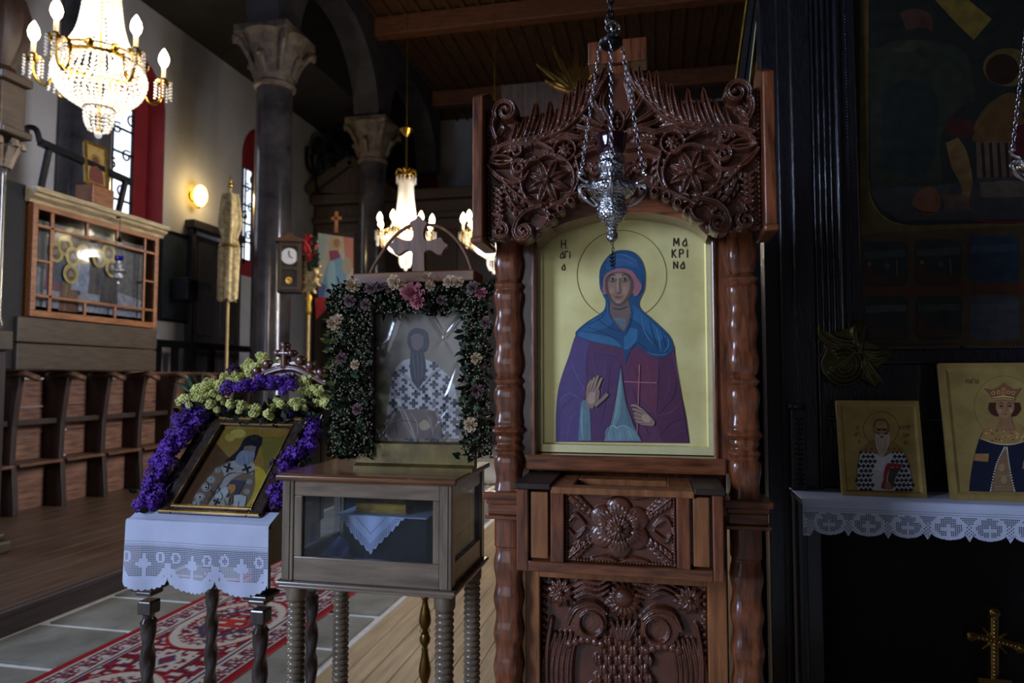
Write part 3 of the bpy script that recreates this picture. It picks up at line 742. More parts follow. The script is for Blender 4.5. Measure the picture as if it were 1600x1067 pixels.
m = MB(); m.lathe([(.10, 3.87), (.13, 3.9), (.10, 3.96), (.19, 4.15), (.22, 4.35), (.16, 4.55), (.10, 4.62), (.14, 4.7)], 30, (-.06, 0, 0), tw=lambda a, z: 1+.07*cos(9*a)); m.build('carved_urn', 'stall_dark', th, smooth=True)
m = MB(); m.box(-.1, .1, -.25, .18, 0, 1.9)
tag(m.build('black_side_panel', 'black_flat', bev=.01, loc=(-6.42, 5.58, 1.63)), 'tall dark panel between the throne post and the icon case', 'panel')  # side panel in its own plain black

# ---- on and by the side wall
def onwall(px, py, X=WX+.03): return atX(px, py, X)
a, b = onwall(252, 360), onwall(292, 502)
m = MB(); m.box(WX+.01, WX+.05, a.y, b.y, b.z, a.z)
bd = tag(thing('notice_board', 'tall dark notice board on the white wall beside the door', 'board', (WX+.01, a.y, b.z)), None, None)
m.build('board', 'board_dark', bd, world=True); m = MB()
for (y0, y1, z0, z1) in ((a.y-.04, a.y, b.z-.04, a.z+.04), (b.y, b.y+.04, b.z-.04, a.z+.04), (a.y, b.y, a.z, a.z+.04), (a.y, b.y, b.z-.04, b.z)): m.box(WX+.005, WX+.07, y0, y1, z0, z1)
m.build('frame', 'iron', bd, world=True, bev=.006)
a, b = onwall(299, 366), onwall(362, 560); dz0 = 1.2
dr = struct(thing('door_1', None, None, (WX, a.y, dz0)))
m = MB(); m.box(WX+.01, WX+.08, a.y, b.y, dz0, a.z); m.build('door_leaf', 'door_dark', dr, world=True)
for q in range(2):
    for r_ in range(3):
        w = (b.y-a.y)/2; h = (a.z-dz0)/3; g = MB(); g.box(WX+.08, WX+.11, a.y+q*w+.12, a.y+(q+1)*w-.12, dz0+r_*h+.12, dz0+(r_+1)*h-.12); g.build('door_panel', 'door_dark', dr, world=True, bev=.02)
m = MB(); m.box(WX+.0, WX+.14, a.y-.1, a.y, dz0, a.z+.1); m.box(WX, WX+.14, b.y, b.y+.1, dz0, a.z+.1); m.box(WX, WX+.2, a.y-.15, b.y+.15, a.z+.1, a.z+.25); m.build('door_frame', 'door_dark', dr, world=True, bev=.01)
a = onwall(296, 452, WX+.35)
sp = thing('wall_speaker', 'small dark blue loudspeaker on the door frame', 'speaker', (WX+.12, a.y, a.z))
m = MB(); m.box(.0, .3, -.16, .16, -.2, .2); m.build('cabinet', 'speaker_blue', sp, bev=.02)
m = MB(); m.lathe([(.09, 0), (.12, .01), (.12, .02), (.08, .015), (.02, .005)], 20); g = m.build('cone', 'iron', sp, smooth=True); g.rotation_euler = (0, PI/2, 0); g.location = (.3, 0, .03)
# railing behind the stalls
ra, rb = onwall(243, 530, -7.9), onwall(330, 540, -7.9)
rl = thing('aisle_railing', 'black railing with upright posts before the white wall', 'railing', (-7.9, ra.y, .15))
m = MB(); m.box(-7.94, -7.86, ra.y, rb.y+1.5, 2.05, 2.17); m.build('top_rail', 'iron', rl, world=True, bev=.01)
for px in (246, 273, 297, 330):
    c = onwall(px, 550, -7.9); m = MB(); m.box(-7.93, -7.87, c.y-.06, c.y+.06, .15, 2.06); m.build('post', 'iron', rl, world=True)
# sconce
c = onwall(310, 306, WX+.14)
sc_ = thing('wall_sconce', 'glowing yellow wall lamp on the white wall', 'lamp', (WX+.02, c.y, c.z))
m = MB(); m.sph((.16, 0, .0), (.12, .13, .2), 16, 10); m.build('glass_shade', 'sconce_glow', sc_, smooth=True)
m = MB(); m.lathe([(.09, -.0), (.09, .02), (.03, .03)], 16); g = m.build('wall_plate', 'brass', sc_, smooth=True); g.rotation_euler = (0, PI/2, 0)
m = MB(); m.tube(cr([(.02, 0, -.05), (.1, 0, -.22), (.16, 0, -.2)], 5), .015, 6); m.build('arm', 'brass', sc_, smooth=True)
pl = bpy.data.lights.new('sconce_light', 'POINT'); pl.energy = 26; pl.color = (1, .78, .42); pl.shadow_soft_size = .12
po = bpy.data.objects.new('sconce_light', pl); COL.objects.link(po); po.location = (c.x+.35, c.y, c.z)

# ---- processional banners and poles standing by the stalls
def banner_gold(px, Y0, label):
    c = atD(px, 560, 9.6)
    t = thing('processional_banner', label, 'banner', (c.x, c.y, .15))
    z = lambda py: atD(px, py, 9.6).z-.15
    m = MB(); m.lathe([(.02, 0), (.02, z(288))], 10); m.build('pole', 'pole_wood', t, smooth=True)
    m = MB(); m.sph((0, 0, z(286)), .04, 10, 8); m.lathe([(.012, z(284)), (.02, z(280)), (.002, z(268))], 8); m.build('finial', 'brass', t, smooth=True)
    n = 40; V = []; Q = []
    zs = np.linspace(z(300), z(466), 22)
    for j, zz in enumerate(zs):
        f = j/21; wid = .11+.05*sin(PI*min(1, f*1.3)) if f < .45 else .15-.02*f
        pinch = 1-.35*math.exp(-((f-.42)/.06)**2)
        for i in range(n):
            a = 2*PI*i/n; r = wid*pinch*(1+.16*sin(5*a+2*f)+.08*sin(11*a)); V.append((c.x+r*cos(a), c.y+.7*r*sin(a), zz+.15-(.05*abs(sin(2.5*a)) if j == 21 else 0)))
    for j in range(21):
        for i in range(n): Q.append((j*n+i, j*n+(i+1) % n, (j+1)*n+(i+1) % n, (j+1)*n+i))
    npmesh('folded_cloth', V, Q, 'banner_gold', t, smooth=True)
    m = MB(); m.tube([(.13*cos(a), .10*sin(a), z(383)+.01*sin(3*a)) for a in np.linspace(0, 2*PI, 20)], .022, 6); m.build('tie_cord', 'gilt', t, smooth=True)
banner_gold(354, 8, 'gold brocade processional banner rolled around a wooden pole')

c = atD(481, 560, 10.2); z = lambda py: atD(481, py, 10.2).z-.15
t = thing('processional_fan', 'carved gilt processional fan on a pole with red flowers tied on', 'fan', (c.x, c.y, .15))
m = MB(); m.lathe([(.022, 0), (.022, z(470))], 10); m.build('pole', 'pole_wood', t, smooth=True)
m = MB(); m.lathe([(.02, z(492)), (.05, z(484)), (.03, z(475)), (.06, z(465)), (.03, z(455))], 14); m.build('socket', 'gilt', t, smooth=True)
hf = HF(-.2, .2, z(470), z(400), .01); zc = z(430)
hf.base([(-.16*cos(a)+0, zc+.26*sin(a)) for a in np.linspace(0, 2*PI, 24)], .004).rosette((0, zc), .14, 6, .03, .03).ring((0, zc), .13, .018, .03)
for a in np.linspace(0, 2*PI, 13)[:-1]: hf.petal((.14*cos(a), zc+.24*sin(a)), a, 0, .08, .03, .025)
hf.mesh('carved_disc', lambda X, Z, H: (c.x+X, c.y-.02-H, Z+.15), 'banner_gold', t, skirt=.04)
m = MB()
for q in range(26):
    a = random.uniform(0, 2*PI); r = random.uniform(0, 1); m.sph((-.03+.16*r*cos(a), -.1+.06*r, z(388)+.26*r*sin(a)), (.045, .035, .045), 8, 6)
m.build('tied_flowers', 'red_cloth', t, smooth=True)
m = MB()
for q in range(18):
    a = random.uniform(0, 2*PI); r = random.uniform(.4, 1); m.sph((.05+.15*r*cos(a), -.06, z(398)+.28*r*sin(a)), (.05, .03, .06), 7, 5)
m.build('tied_foliage', 'leaf_dark', t, smooth=True)

# wall clock on the column
c = atD(452, 415, 10.1)
ck = thing('wall_clock', 'dark wooden wall clock with white dial hung by the column', 'clock', (c.x, c.y, c.z), rz=rad(22))
m = MB(); m.box(-.17, .17, 0, .2, -.40, .36); m.build('case', 'stall_dark', ck, bev=.01)
m = MB(); m.prism([(-.21, .36), (.21, .36), (.21, .40), (.08, .43), (0, .50), (-.08, .43), (-.21, .40)], -.03, .2, 'y'); m.build('pediment', 'stall_wood', ck)
m = MB(); m.box(-.15, -.11, -.02, 0, -.36, .33); m.box(.11, .15, -.02, 0, -.36, .33); m.box(-.11, .11, -.02, 0, .29, .33); m.box(-.11, .11, -.02, 0, -.36, -.32); m.box(-.11, .11, -.02, 0, -.06, -.02); m.build('door_frame', 'parapet_wood', ck, bev=.004)
m = MB(); m.lathe([(.12, 0), (.12, .01), (.0, .012)], 28); g = m.build('dial', 'dial', ck, smooth=True); g.rotation_euler = (PI/2, 0, 0); g.location = (0, -.004, .14)
m = MB(); m.box(-.005, .005, -.02, -.016, .14, .22); m.bar((0, -.018, .14), (.05, -.018, .11), .004, .01); m.build('hands', 'iron', ck)
m = MB(); m.lathe([(.05, 0), (.05, .012), (0, .016)], 18); m.box(-.006, .006, 0, .01, 0, .2); g = m.build('pendulum', 'brass', ck); g.rotation_euler = (PI/2, 0, 0); g.location = (0, -.004, -.22)

# icon on a stand further back with wooden cross above
Yb = 11.6
tl, br_ = atY(497, 365, Yb), atY(552, 465, Yb)
bi = thing('banner_icon', 'pale blue painted icon of a robed figure under a wooden cross', 'icon', ((tl.x+br_.x)/2, Yb, br_.z))
m = MB(); m.box(tl.x, br_.x, Yb, Yb+.03, br_.z, tl.z); m.build('board', 'stall_dark', bi, world=True)
pt = Paint(lambda x, y, o: atY(x, y, Yb-.002-o), step=.0008)
pt.poly([(497, 364), (552, 372), (552, 465), (497, 465)], (176, 168, 160))
pt.poly([(497, 364), (512, 366), (506, 400), (497, 420)], (150, 166, 164)); pt.poly([(536, 370), (552, 372), (552, 420), (540, 410)], (178, 116, 104))
pt.poly([(500, 465), (508, 425), (520, 398), (532, 398), (541, 430), (540, 465)], (112, 150, 176), n=4); pt.poly([(518, 400), (510, 430), (516, 465), (524, 465), (524, 420)], (140, 176, 192), n=3)
pt.poly([(514, 392), (528, 390), (532, 402), (516, 408)], (132, 70, 88)); pt.ell(526, 380, 9, 11, (186, 160, 110)); pt.ell(526, 380, 5, 7, (150, 116, 96))
pt.ell(542, 415, 8, 14, (160, 150, 130)); pt.poly([(497, 440), (510, 446), (505, 465), (497, 465)], (90, 100, 150))
pt.build('painted_figure', 'paint', bi)
m = MB(); c = atY(525, 345, Yb); s1 = 11.6/FPX
m.box(c.x-.03, c.x+.03, Yb, Yb+.03, c.z-.30, c.z+.18); m.box(c.x-.10, c.x+.10, Yb, Yb+.03, c.z+.02, c.z+.08); m.build('cross', 'cross_wood', bi, world=True, bev=.006)
m = MB(); a = atY(525, 466, Yb); m.lathe([(.025, 0), (.025, a.z-.15)], 8, (a.x, Yb+.05, .15)); m.build('pole', 'pole_wood', bi, world=True)
fl_ = [atY(x, y, Yb-.05) for x, y in ((492, 466), (516, 464), (512, 480), (494, 499))]
m = MB(); m.hexa(fl_, [p+Vector((0, .012, 0)) for p in fl_]); tag(m.build('red_pennant', 'red_cloth', world=True, loc=fl_[0]), 'orange-red cloth pennant hanging below the pale blue icon', 'pennant')

# far wooden screen with pediment
Ys = 15.55
sc2 = thing('wooden_screen', 'dark wooden screen with sloping pediment at the far end', 'screen', (atY(600, 500, Ys).x, Ys, 0))
P = lambda px, py: ((lambda p: (p.x, p.z))(atY(px, py, Ys)))
xa, xb = -8.3, 6.1
zt = P(600, 318)[1]
m = MB(); m.box(xa, xb, Ys, Ys+.2, 0, zt); m.build('lower_panels', 'screen_wood', sc2, world=True)
m = MB(); m.box(xa, xb, Ys-.25, Ys+.25, zt, zt+.25); m.box(xa, xb, Ys-.15, Ys+.2, zt-.45, zt-.3); m.build('entablature', 'parapet_wood', sc2, world=True, bev=.03)
pa = [P(490, 304), P(556, 256), P(622, 308)]
m = MB(); m.prism(pa, Ys-.2, Ys+.1, 'y'); m.build('pediment', 'screen_wood', sc2, world=True)
m = MB(); m.bar((pa[0][0], Ys-.25, pa[0][1]), (pa[1][0], Ys-.25, pa[1][1]), .2, .22); m.bar((pa[2][0], Ys-.25, pa[2][1]), (pa[1][0], Ys-.25, pa[1][1]), .2, .22); m.build('raking_cornice', 'parapet_wood', sc2, world=True)
m = MB(); m.box(P(600, 400)[0], xb, Ys, Ys+.2, zt+.25, P(700, 292)[1]); m.build('upper_panel', 'screen_wood', sc2, world=True)
for i in range(9):
    x0 = xa+.2+1.25*i; m = MB(); m.box(x0, x0+1.0, Ys-.04, Ys, 1.0, zt-.7); m.build('raised_panel', 'stall_dark', sc2, world=True, bev=.03)
# processional cross and lanterns standing on the screen
for px, pt_, pb, lab, kind in ((513, 206, 262, 'dark processional cross standing above the far screen', 'cross'), (497, 228, 268, 'dark leaf-shaped processional staff beside the far cross', 'staff'), (486, 242, 300, 'branched dark candle stand above the far screen', 'candle stand')):
    top, bot = atY(px, pt_, 15.2), atY(px+ (10 if px > 480 else 0), pb, 15.2)
    m = MB(); m.tube([bot, top], .04, 6)
    if kind == 'cross':
        d = (top-bot).normalized(); m.bar(top-d*.45+Vector((-.32, 0, .05)), top-d*.45+Vector((.32, 0, -.05)), .12, .2); m.bar(top-d*.75, top+d*.05, .12, .2)
    elif kind == 'staff': m.sph(top, (.16, .05, .24), 8, 6)
    else:
        for q in (-.3, -.15, 0, .15, .3): m.tube(cr([bot+Vector((0, 0, .45)), bot+Vector((q*.6, 0, .5)), bot+Vector((q, 0, .75)), bot+Vector((q, 0, 1.15))], 4), .035, 5)
    tag(m.build({'cross': 'processional_cross', 'staff': 'processional_staff', 'candle stand': 'branched_candle_stand'}[kind], 'iron', world=True, loc=bot), lab, kind)

# ---- crystal chandeliers
def octa(): return ([(1, 0, 0), (-1, 0, 0), (0, 1, 0), (0, -1, 0), (0, 0, 1), (0, 0, -1)], [(0, 2, 4), (2, 1, 4), (1, 3, 4), (3, 0, 4), (2, 0, 5), (1, 2, 5), (3, 1, 5), (0, 3, 5)])
def ico():
    t = (1+5**.5)/2; n = (1+t*t)**.5
    v = [(-1, t, 0), (1, t, 0), (-1, -t, 0), (1, -t, 0), (0, -1, t), (0, 1, t), (0, -1, -t), (0, 1, -t), (t, 0, -1), (t, 0, 1), (-t, 0, -1), (-t, 0, 1)]
    f = [(0, 11, 5), (0, 5, 1), (0, 1, 7), (0, 7, 10), (0, 10, 11), (1, 5, 9), (5, 11, 4), (11, 10, 2), (10, 7, 6), (7, 1, 8), (3, 9, 4), (3, 4, 2), (3, 2, 6), (3, 6, 8), (3, 8, 9), (4, 9, 5), (2, 4, 11), (6, 2, 10), (8, 6, 7), (9, 8, 1)]
    return ([(a/n, b/n, c/n) for a, b, c in v], f)
def strand(P, step, r, out):
    P = cr(P, 8); L = np.r_[0, np.cumsum(np.linalg.norm(np.diff(P, axis=0), axis=1))]
    for s_ in np.arange(0, L[-1], step):
        q = [np.interp(s_, L, P[:, i]) for i in range(3)]; out.append(xf(q, r))
def chandelier(px, py, D, label, angs, power, rod_top):
    c = atD(px, py, D)
    t = thing('crystal_chandelier', label, 'chandelier', c, group='crystal chandeliers')
    base = ico(); RR = .282
    up = []; lo = []; fi = []; W = np.array(c)
    for i in range(34):
        a = 2*PI*i/34; ca, sa = cos(a), sin(a)
        strand([W+(.10*ca, .10*sa, .80), W+(.115*ca, .115*sa, .5), W+(.16*ca, .16*sa, .22), W+(RR*ca, RR*sa, 0)], .031, .0135, up)
    for i in range(40):
        a = 2*PI*i/40; ca, sa = cos(a), sin(a)
        strand([W+(RR*ca, RR*sa, -.02), W+(RR*1.07*ca, RR*1.07*sa, -.10), W+(RR*.9*ca, RR*.9*sa, -.22), W+(RR*.5*ca, RR*.5*sa, -.30), W+(.09*ca, .09*sa, -.33)], .031, .0135, lo)
    for i in range(14):
        a = 2*PI*i/14; ca, sa = cos(a), sin(a)
        strand([W+(.095*ca, .095*sa, -.32), W+(.09*ca, .09*sa, -.42), W+(.06*ca, .06*sa, -.49)], .028, .012, fi)
        strand([W+(.14*ca, .14*sa, .86), W+(.14*ca, .14*sa, .74)], .026, .011, fi)
    scatter('upper_crystal_strands', base, up, 'crystal', t, kind='stuff'); scatter('crystal_basket', base, lo, 'crystal', t, kind='stuff'); scatter('crystal_tassels', base, fi, 'crystal', t, kind='stuff')
    m = MB()
    m.tube([(RR*cos(a), RR*sin(a), 0) for a in np.linspace(0, 2*PI, 33)[:-1]], .014, 6, closed=True)
    m.tube([(RR*1.0*cos(a), RR*1.0*sin(a), .05) for a in np.linspace(0, 2*PI, 33)[:-1]], .008, 6, closed=True)
    for q in range(12):
        a = q*PI/6; m.sph((RR*1.03*cos(a), RR*1.03*sin(a), .03), (.03, .03, .04), 6, 5)
    m.build('brass_ring', 'brass', t, smooth=True)
    m = MB(); m.tube([(.10*cos(a), .10*sin(a), -.325) for a in np.linspace(0, 2*PI, 17)[:-1]], .01, 6, closed=True); m.build('lower_ring', 'brass', t, smooth=True)
    m = MB(); m.tube([(.14*cos(a), .14*sin(a), .86) for a in np.linspace(0, 2*PI, 25)[:-1]], .012, 6, closed=True); m.tube([(.10*cos(a), .10*sin(a), .80) for a in np.linspace(0, 2*PI, 25)[:-1]], .012, 6, closed=True)
    for q in range(8): a = q*PI/4; m.tube(cr([(.10*cos(a), .10*sin(a), .8), (.16*cos(a), .16*sin(a), .86), (.13*cos(a), .13*sin(a), .95), (.05*cos(a), .05*sin(a), .93)], 4), .008, 5)
    m.build('brass_crown', 'brass', t, smooth=True)
    m = MB(); m.sph((0, 0, -.52), .025, 10, 8); m.build('crystal_ball', 'crystal', t, smooth=True)
    m = MB(); m.lathe([(.012, -.50), (.012, 1.45)], 8); m.lathe([(.015, 1.45), (.06, 1.50), (.10, 1.56), (.05, 1.60), (.012, 1.62)], 16); m.lathe([(.006, 1.6), (.006, rod_top-c.z)], 6); m.build('stem', 'brass', t, smooth=True)
    for a in angs:
        a = rad(a) + math.atan2(-c.y, -c.x); ca, sa = cos(a), sin(a)
        pr = lambda r, z: (r*ca, r*sa, z)
        arm = MB(); arm.tube(cr([pr(.29, .02), pr(.30, -.12), pr(.34, -.19), pr(.39, -.17), pr(.42, -.10), pr(.425, -.02)], 5), .011, 7)
        arm.lathe([(.012, -.03), (.05, -.02), (.062, .0), (.03, .005), (.02, .03)], 16, pr(.425, 0))
        ob = arm.build('arm', 'brass', t, smooth=True)
        m = MB(); m.lathe([(.016, .02), (.016, .12)], 12, pr(.425, 0)); m.build('candle_sleeve', 'candle_white', ob, smooth=True)
        m = MB(); m.lathe([(.016, .12), (.034, .15), (.040, .18), (.032, .215), (.014, .25), (.001, .268)], 12, pr(.425, 0)); m.build('flame_bulb', 'bulb', ob, smooth=True)
        pe = []
        for q in range(7):
            b = 2*PI*q/7; p = W+np.array(pr(.425, 0))+(.058*cos(b), .058*sin(b), -.01); strand([p, p-(0, 0, .06), p-(0, 0, .13)], .024, .010, pe)
        scatter('pendant_crystals', base, pe, 'crystal', ob, kind='stuff')
    l = bpy.data.lights.new('chandelier_bulbs', 'POINT'); l.energy = power; l.color = (1, .90, .74); l.shadow_soft_size = .08
    o = bpy.data.objects.new('chandelier_bulbs', l); COL.objects.link(o); o.location = c+Vector((0, 0, -.10))
    l = bpy.data.lights.new('chandelier_upper_bulb', 'POINT'); l.energy = power*.16; l.color = (1, .90, .74); l.shadow_soft_size = .05
    o = bpy.data.objects.new('chandelier_upper_bulb', l); COL.objects.link(o); o.location = c+Vector((0, 0, .25))
    return t
chandelier(157, 102, 5.0, 'large lit crystal chandelier nearest, over the side aisle', [-104, -38, 29, 101, 165, 220], 58, 9.7)
chandelier(634, 366, 10.0, 'lit crystal chandelier hanging behind the wooden cross of the flower-framed icon', [-60, -25, 30, 62, 120, 180, 240], 130, 9.7)
chandelier(772, 366, 9.2, 'lit crystal chandelier half hidden behind the left edge of the carved kiosk', [-75, -50, -20, 30, 80, 150, 230], 90, 9.7)

# gilt carving far above the kiosk, gilt frame moulding beside it
Yg = 9.5
g = thing('gilded_screen_crest', 'gilded carved crest glinting in the dark behind the kiosk top', 'screen crest', atY(890, 160, Yg))
c = atY(890, 112, Yg); hf = HF(c.x-.9, c.x+.75, c.z-.5, c.z+.55, .012)
for q in range(9):
    a = rad(60+20*(q-4)*.6); hf.petal((c.x+.1, c.z-.35), PI-a-.3, .1, .55+.3*(q % 2), .05, .06, .02)
hf.mesh('gilt_scrollwork', lambda X, Z, H: (X, Yg-H, Z), 'old_brass', g, skirt=.06)
m = MB(); m.box(c.x-1.0, c.x+1.0, Yg+.02, Yg+.2, 0, c.z-.1); m.build('dark_board', 'screen_wood', g, world=True)
# ================================================================== CARVED KIOSK WITH THE LARGE ICON
YP, YI, YC, YB, YD = 1.96, 2.06, 1.87, 1.80, 2.03
K = lambda px, py, Y: (lambda p: (p.x, p.z))(atY(px, py, Y))
xc = (K(757, 300, YC)[0]+K(1193, 300, YC)[0])/2
ks = thing('icon_kiosk', 'carved reddish wooden icon kiosk with openwork crest, wavy posts and offering box', 'icon stand', (xc, 2.1, 0))
mirx = lambda x: 2*xc-x
def kbox(name, x0, x1, y0, y1, z0, z1, m='kiosk_wood', bev=.003, par=None):
    b = MB(); b.box(min(x0, x1), max(x0, x1), y0, y1, z0, z1); return b.build(name, m, par or ks, world=True, bev=bev)
zof = lambda py, Y, px=975: atY(px, py, Y).z
# carcass
xl, xr = K(815, 500, 2.0)[0], mirx(K(815, 500, 2.0)[0])
kbox('back_board', xl, xr, 2.12, 2.15, 0, 2.30, 'kiosk_wood', 0)
for sgn in (0, 1):
    f = (lambda x: x) if sgn == 0 else mirx
    kbox('side_board', f(xl-.055), f(xl-.03), 2.0, 2.42, 0, 2.02)
    # icon frame stile with a small inner moulding
    a, b = K(813, 500, 2.02)[0], K(838, 500, 2.02)[0]
    st = kbox('stile', f(a), f(b), 2.01, 2.12, zof(735, 2.02), 2.05)
    mm = MB(); x0, x1 = sorted((f(b-.012), f(b))); mm.box(x0, x1, 2.0, 2.01, zof(722, 2.0), 2.02); mm.build('inner_bead', 'kiosk_wood', st, world=True, bev=.004)
kbox('bottom_rail', xl+.01, xr-.01, 1.99, 2.12, zof(738, 2.0), zof(711, 2.03), 'kiosk_wood_h', .006)
# wavy posts
rings = [(444, .45), (595, .4), (673, .4), (700, .3)]
def post(f):
    cxp = f(K(791, 600, YP)[0]); prof = []
    zt = zof(372, YP, 790)
    for q in range(0, 420):
        z = zt*q/419.0
        py = 590-(z-1.55)*FPX/2.02
        r = .040+.0032*cos(2*PI*(py-410)/52.0) if py < 770 or py > 850 else .041
        for c, w in rings: r += .006*math.exp(-((py-c)/3.2)**2)-.004*math.exp(-((py-c-8)/3)**2)-.004*math.exp(-((py-c+8)/3)**2)
        prof.append((r, z))
    b = MB(); b.lathe(prof, 28, (cxp, YP+.045, 0), sq=.35)
    p = b.build('wavy_post', 'kiosk_wood', ks, smooth=True, world=True)
    # stepped ledge block on the post
    z1, z0 = zof(770, 1.93, 790), zof(813, 1.93, 790)
    b = MB(); w = .056
    for (zz0, zz1, e) in ((z1-.02, z1, .008), (z1-.035, z1-.02, 0), (z0+.012, z1-.035, -.004), (z0, z0+.012, .004)):
        b.box(cxp-w-e, cxp+w+e, YP-.02-e, YP+.10, zz0, zz1)
    b.build('ledge_block', 'kiosk_wood_h', p, world=True, bev=.004)
post(lambda x: x); post(mirx)
# smooth arch band over the icon
outer = cr([(833, 374), (850, 352), (880, 322), (907, 306), (940, 297), (975, 294)], 5)
inner = cr([(838, 380), (846, 368), (872, 352), (910, 339), (945, 333), (975, 331)], 5)
o2 = [K(p[0], p[1], 1.94) for p in outer]; i2 = [K(p[0], p[1], 1.94) for p in inner]
full = lambda P: P + [(mirx(x), z) for x, z in reversed(P[:-1])]
oo, ii = full(o2), full(i2)
b = MB(); n = len(oo)
for q in range(n-1):
    qa = [(oo[q][0], 1.93, oo[q][1]+.03), (oo[q+1][0], 1.93, oo[q+1][1]+.03), (ii[q+1][0], 1.945, ii[q+1][1]), (ii[q][0], 1.945, ii[q][1])]
    qb = [(x, 2.05, z) for x, y, z in qa]
    b.hexa(qa, qb)
b.build('arch_band', 'kiosk_wood_h', ks, world=True, smooth=True)
# spandrel board behind the crest, above the arch
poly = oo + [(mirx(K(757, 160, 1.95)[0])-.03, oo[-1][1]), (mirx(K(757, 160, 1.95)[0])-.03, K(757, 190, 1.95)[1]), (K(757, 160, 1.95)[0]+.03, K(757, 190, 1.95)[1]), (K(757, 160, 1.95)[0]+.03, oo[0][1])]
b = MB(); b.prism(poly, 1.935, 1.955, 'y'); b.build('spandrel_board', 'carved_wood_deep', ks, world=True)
# crest side boards
for f in ((lambda x: x), mirx):
    a, bx = K(742, 260, YC)[0], K(758, 260, YC)[0]
    x0, x1 = sorted((f(a), f(bx))); z1 = zof(157, YC, 745); z0 = zof(374, YC, 745)
    b = MB(); b.add([(x0, 1.84, z0), (x1, 1.84, z0), (x1, 2.0, z0), (x0, 2.0, z0), (x0, 1.84, z1), (x1, 1.84, z1), (x1, 1.93, z1+.045), (x0, 1.93, z1+.045), (x1, 2.0, z1+.045), (x0, 2.0, z1+.045)],
        [(0, 3, 2, 1), (0, 1, 5, 4), (1, 2, 8, 6, 5), (3, 0, 4, 7, 9), (4, 5, 6, 7), (7, 6, 8, 9), (2, 3, 9, 8)])
    sb = b.build('crest_side_board', 'kiosk_wood', ks, world=True, bev=.004)
    b = MB(); b.box(x0-.004, x1+.004, 1.83, 2.0, z0-.018, z0); b.build('foot_moulding', 'kiosk_wood_h', sb, world=True, bev=.006)
# plain head block in the middle, against the peak
b = MB(); x0, x1 = K(953, 120, 1.93)[0], mirx(K(953, 120, 1.93)[0]); z0, z1, z2 = zof(190, 1.9), zof(100, 1.9), zof(64, 1.9)
b.box(x0, x1, 1.90, 1.94, z0, z1); b.box(xc-.082, xc+.082, 1.885, 1.955, z1, z2); b.build('head_block', 'kiosk_wood', ks, world=True, bev=.004)

# ---- carved crest
c = lambda px, py: K(px, py, YC)
sc = 1.93/FPX
zlo, zhi = c(800, 384)[1], c(945, 90)[1]+.01
x0g = c(757, 200)[0]; ng = int((xc-x0g)/.0017); resg = (xc-x0g)/ng
hf = HF(x0g, xc+resg*.2, zlo, zhi, resg)
base = [(757, 165), (790, 170), (815, 190), (850, 185), (872, 172), (888, 150), (905, 128), (925, 115), (945, 108), (960, 108), (980, 108),
        (980, 292), (935, 294), (907, 304), (880, 323), (862, 342), (848, 358), (836, 372), (820, 376), (800, 372), (757, 374)]
hf.base([c(*p) for p in base], .002)
S1 = sc
st = lambda pts, w, h, g=0, **k: hf.stroke([c(*p) for p in pts], ([q*S1 for q in w] if hasattr(w, '__len__') else w*S1), h, g, **k)
sp_ = lambda p, r, t, a, w, h, s=1, lead=None: hf.spiral(c(*p), r*S1, t, a, w*S1, h, s, [c(*q) for q in lead] if lead else None)
fr = lambda pts, n, L, a, w, h, **k: hf.frond([c(*p) for p in pts], n, L*S1, a, w*S1, h, **k)
# border beads at left
for y in range(172, 372, 7): hf.disc(c(761, y), 3*S1, .010)
# corner scroll and its leaves
sp_((790, 173), 19, 1.5, PI*1.15, 5.5, .024, -1, lead=[(775, 215), (769, 200), (770, 186)])
fr([(775, 226), (778, 205), (786, 195)], 4, 15, .7, 3.5, .016)
# great acanthus sweeping up to the peak
st([(768, 234), (800, 222), (845, 214), (885, 196), (920, 160), (948, 118)], [4, 6, 7, 7, 6, 3], .024, .006)
STEM = cr([(766, 236), (800, 224), (845, 214), (885, 196), (920, 160), (948, 118)], 10)
TIPS = [(806, 190), (820, 178), (836, 156), (846, 172), (858, 154), (870, 166), (882, 142), (892, 138), (904, 118), (916, 116), (930, 104), (945, 100)]
for k, (tx_, ty_) in enumerate(TIPS):
    f_ = .04+.70*k/len(TIPS); i0 = int(f_*(len(STEM)-1)); i1 = min(i0+7, len(STEM)-1); p0_, p1_ = STEM[i0], STEM[i1]
    mid = (p1_[0]*.5+tx_*.5+4, p1_[1]*.45+ty_*.55+4)
    st([tuple(p0_), tuple(p1_), mid, (tx_, ty_)], [2.5, 5.0, 7.4, 6.8, 2.0], [.016, .020, .025, .023, .012], .009)
    if k < 10: st([(p0_[0]+6, p0_[1]+3), (p1_[0]+4, p1_[1]+7), (p1_[0]+26-k*.4, p1_[1]+8-k*.6)], [2, 3.6, 1], [.012, .018, .008], .005)
for (bx_, by_, mx_, my_, tx_, ty_) in () and ((790, 225, 803, 207, 812, 184), (800, 222, 818, 200, 828, 170), (812, 220, 832, 196, 838, 154), (826, 218, 848, 194, 856, 160), (842, 215, 864, 190, 874, 152),
        (858, 211, 878, 182, 888, 140), (874, 203, 890, 172, 898, 124), (890, 194, 905, 160, 914, 112), (904, 182, 918, 150, 930, 104), (918, 166, 930, 140, 944, 100)):
    st([(bx_, by_), (mx_, my_), (tx_, ty_)], [3, 6.5, 6.5, 2], [.016, .022, .022, .010], .007)
for q in range(0):      # lower lobes of the same leaf
    t = q/8; bx_ = 800+115*t; by_ = 226-38*t-18*t*t
    st([(bx_, by_), (bx_+9, by_+9), (bx_+20, by_+10)], [2.5, 4, 1], [.014, .018, .006], .004)
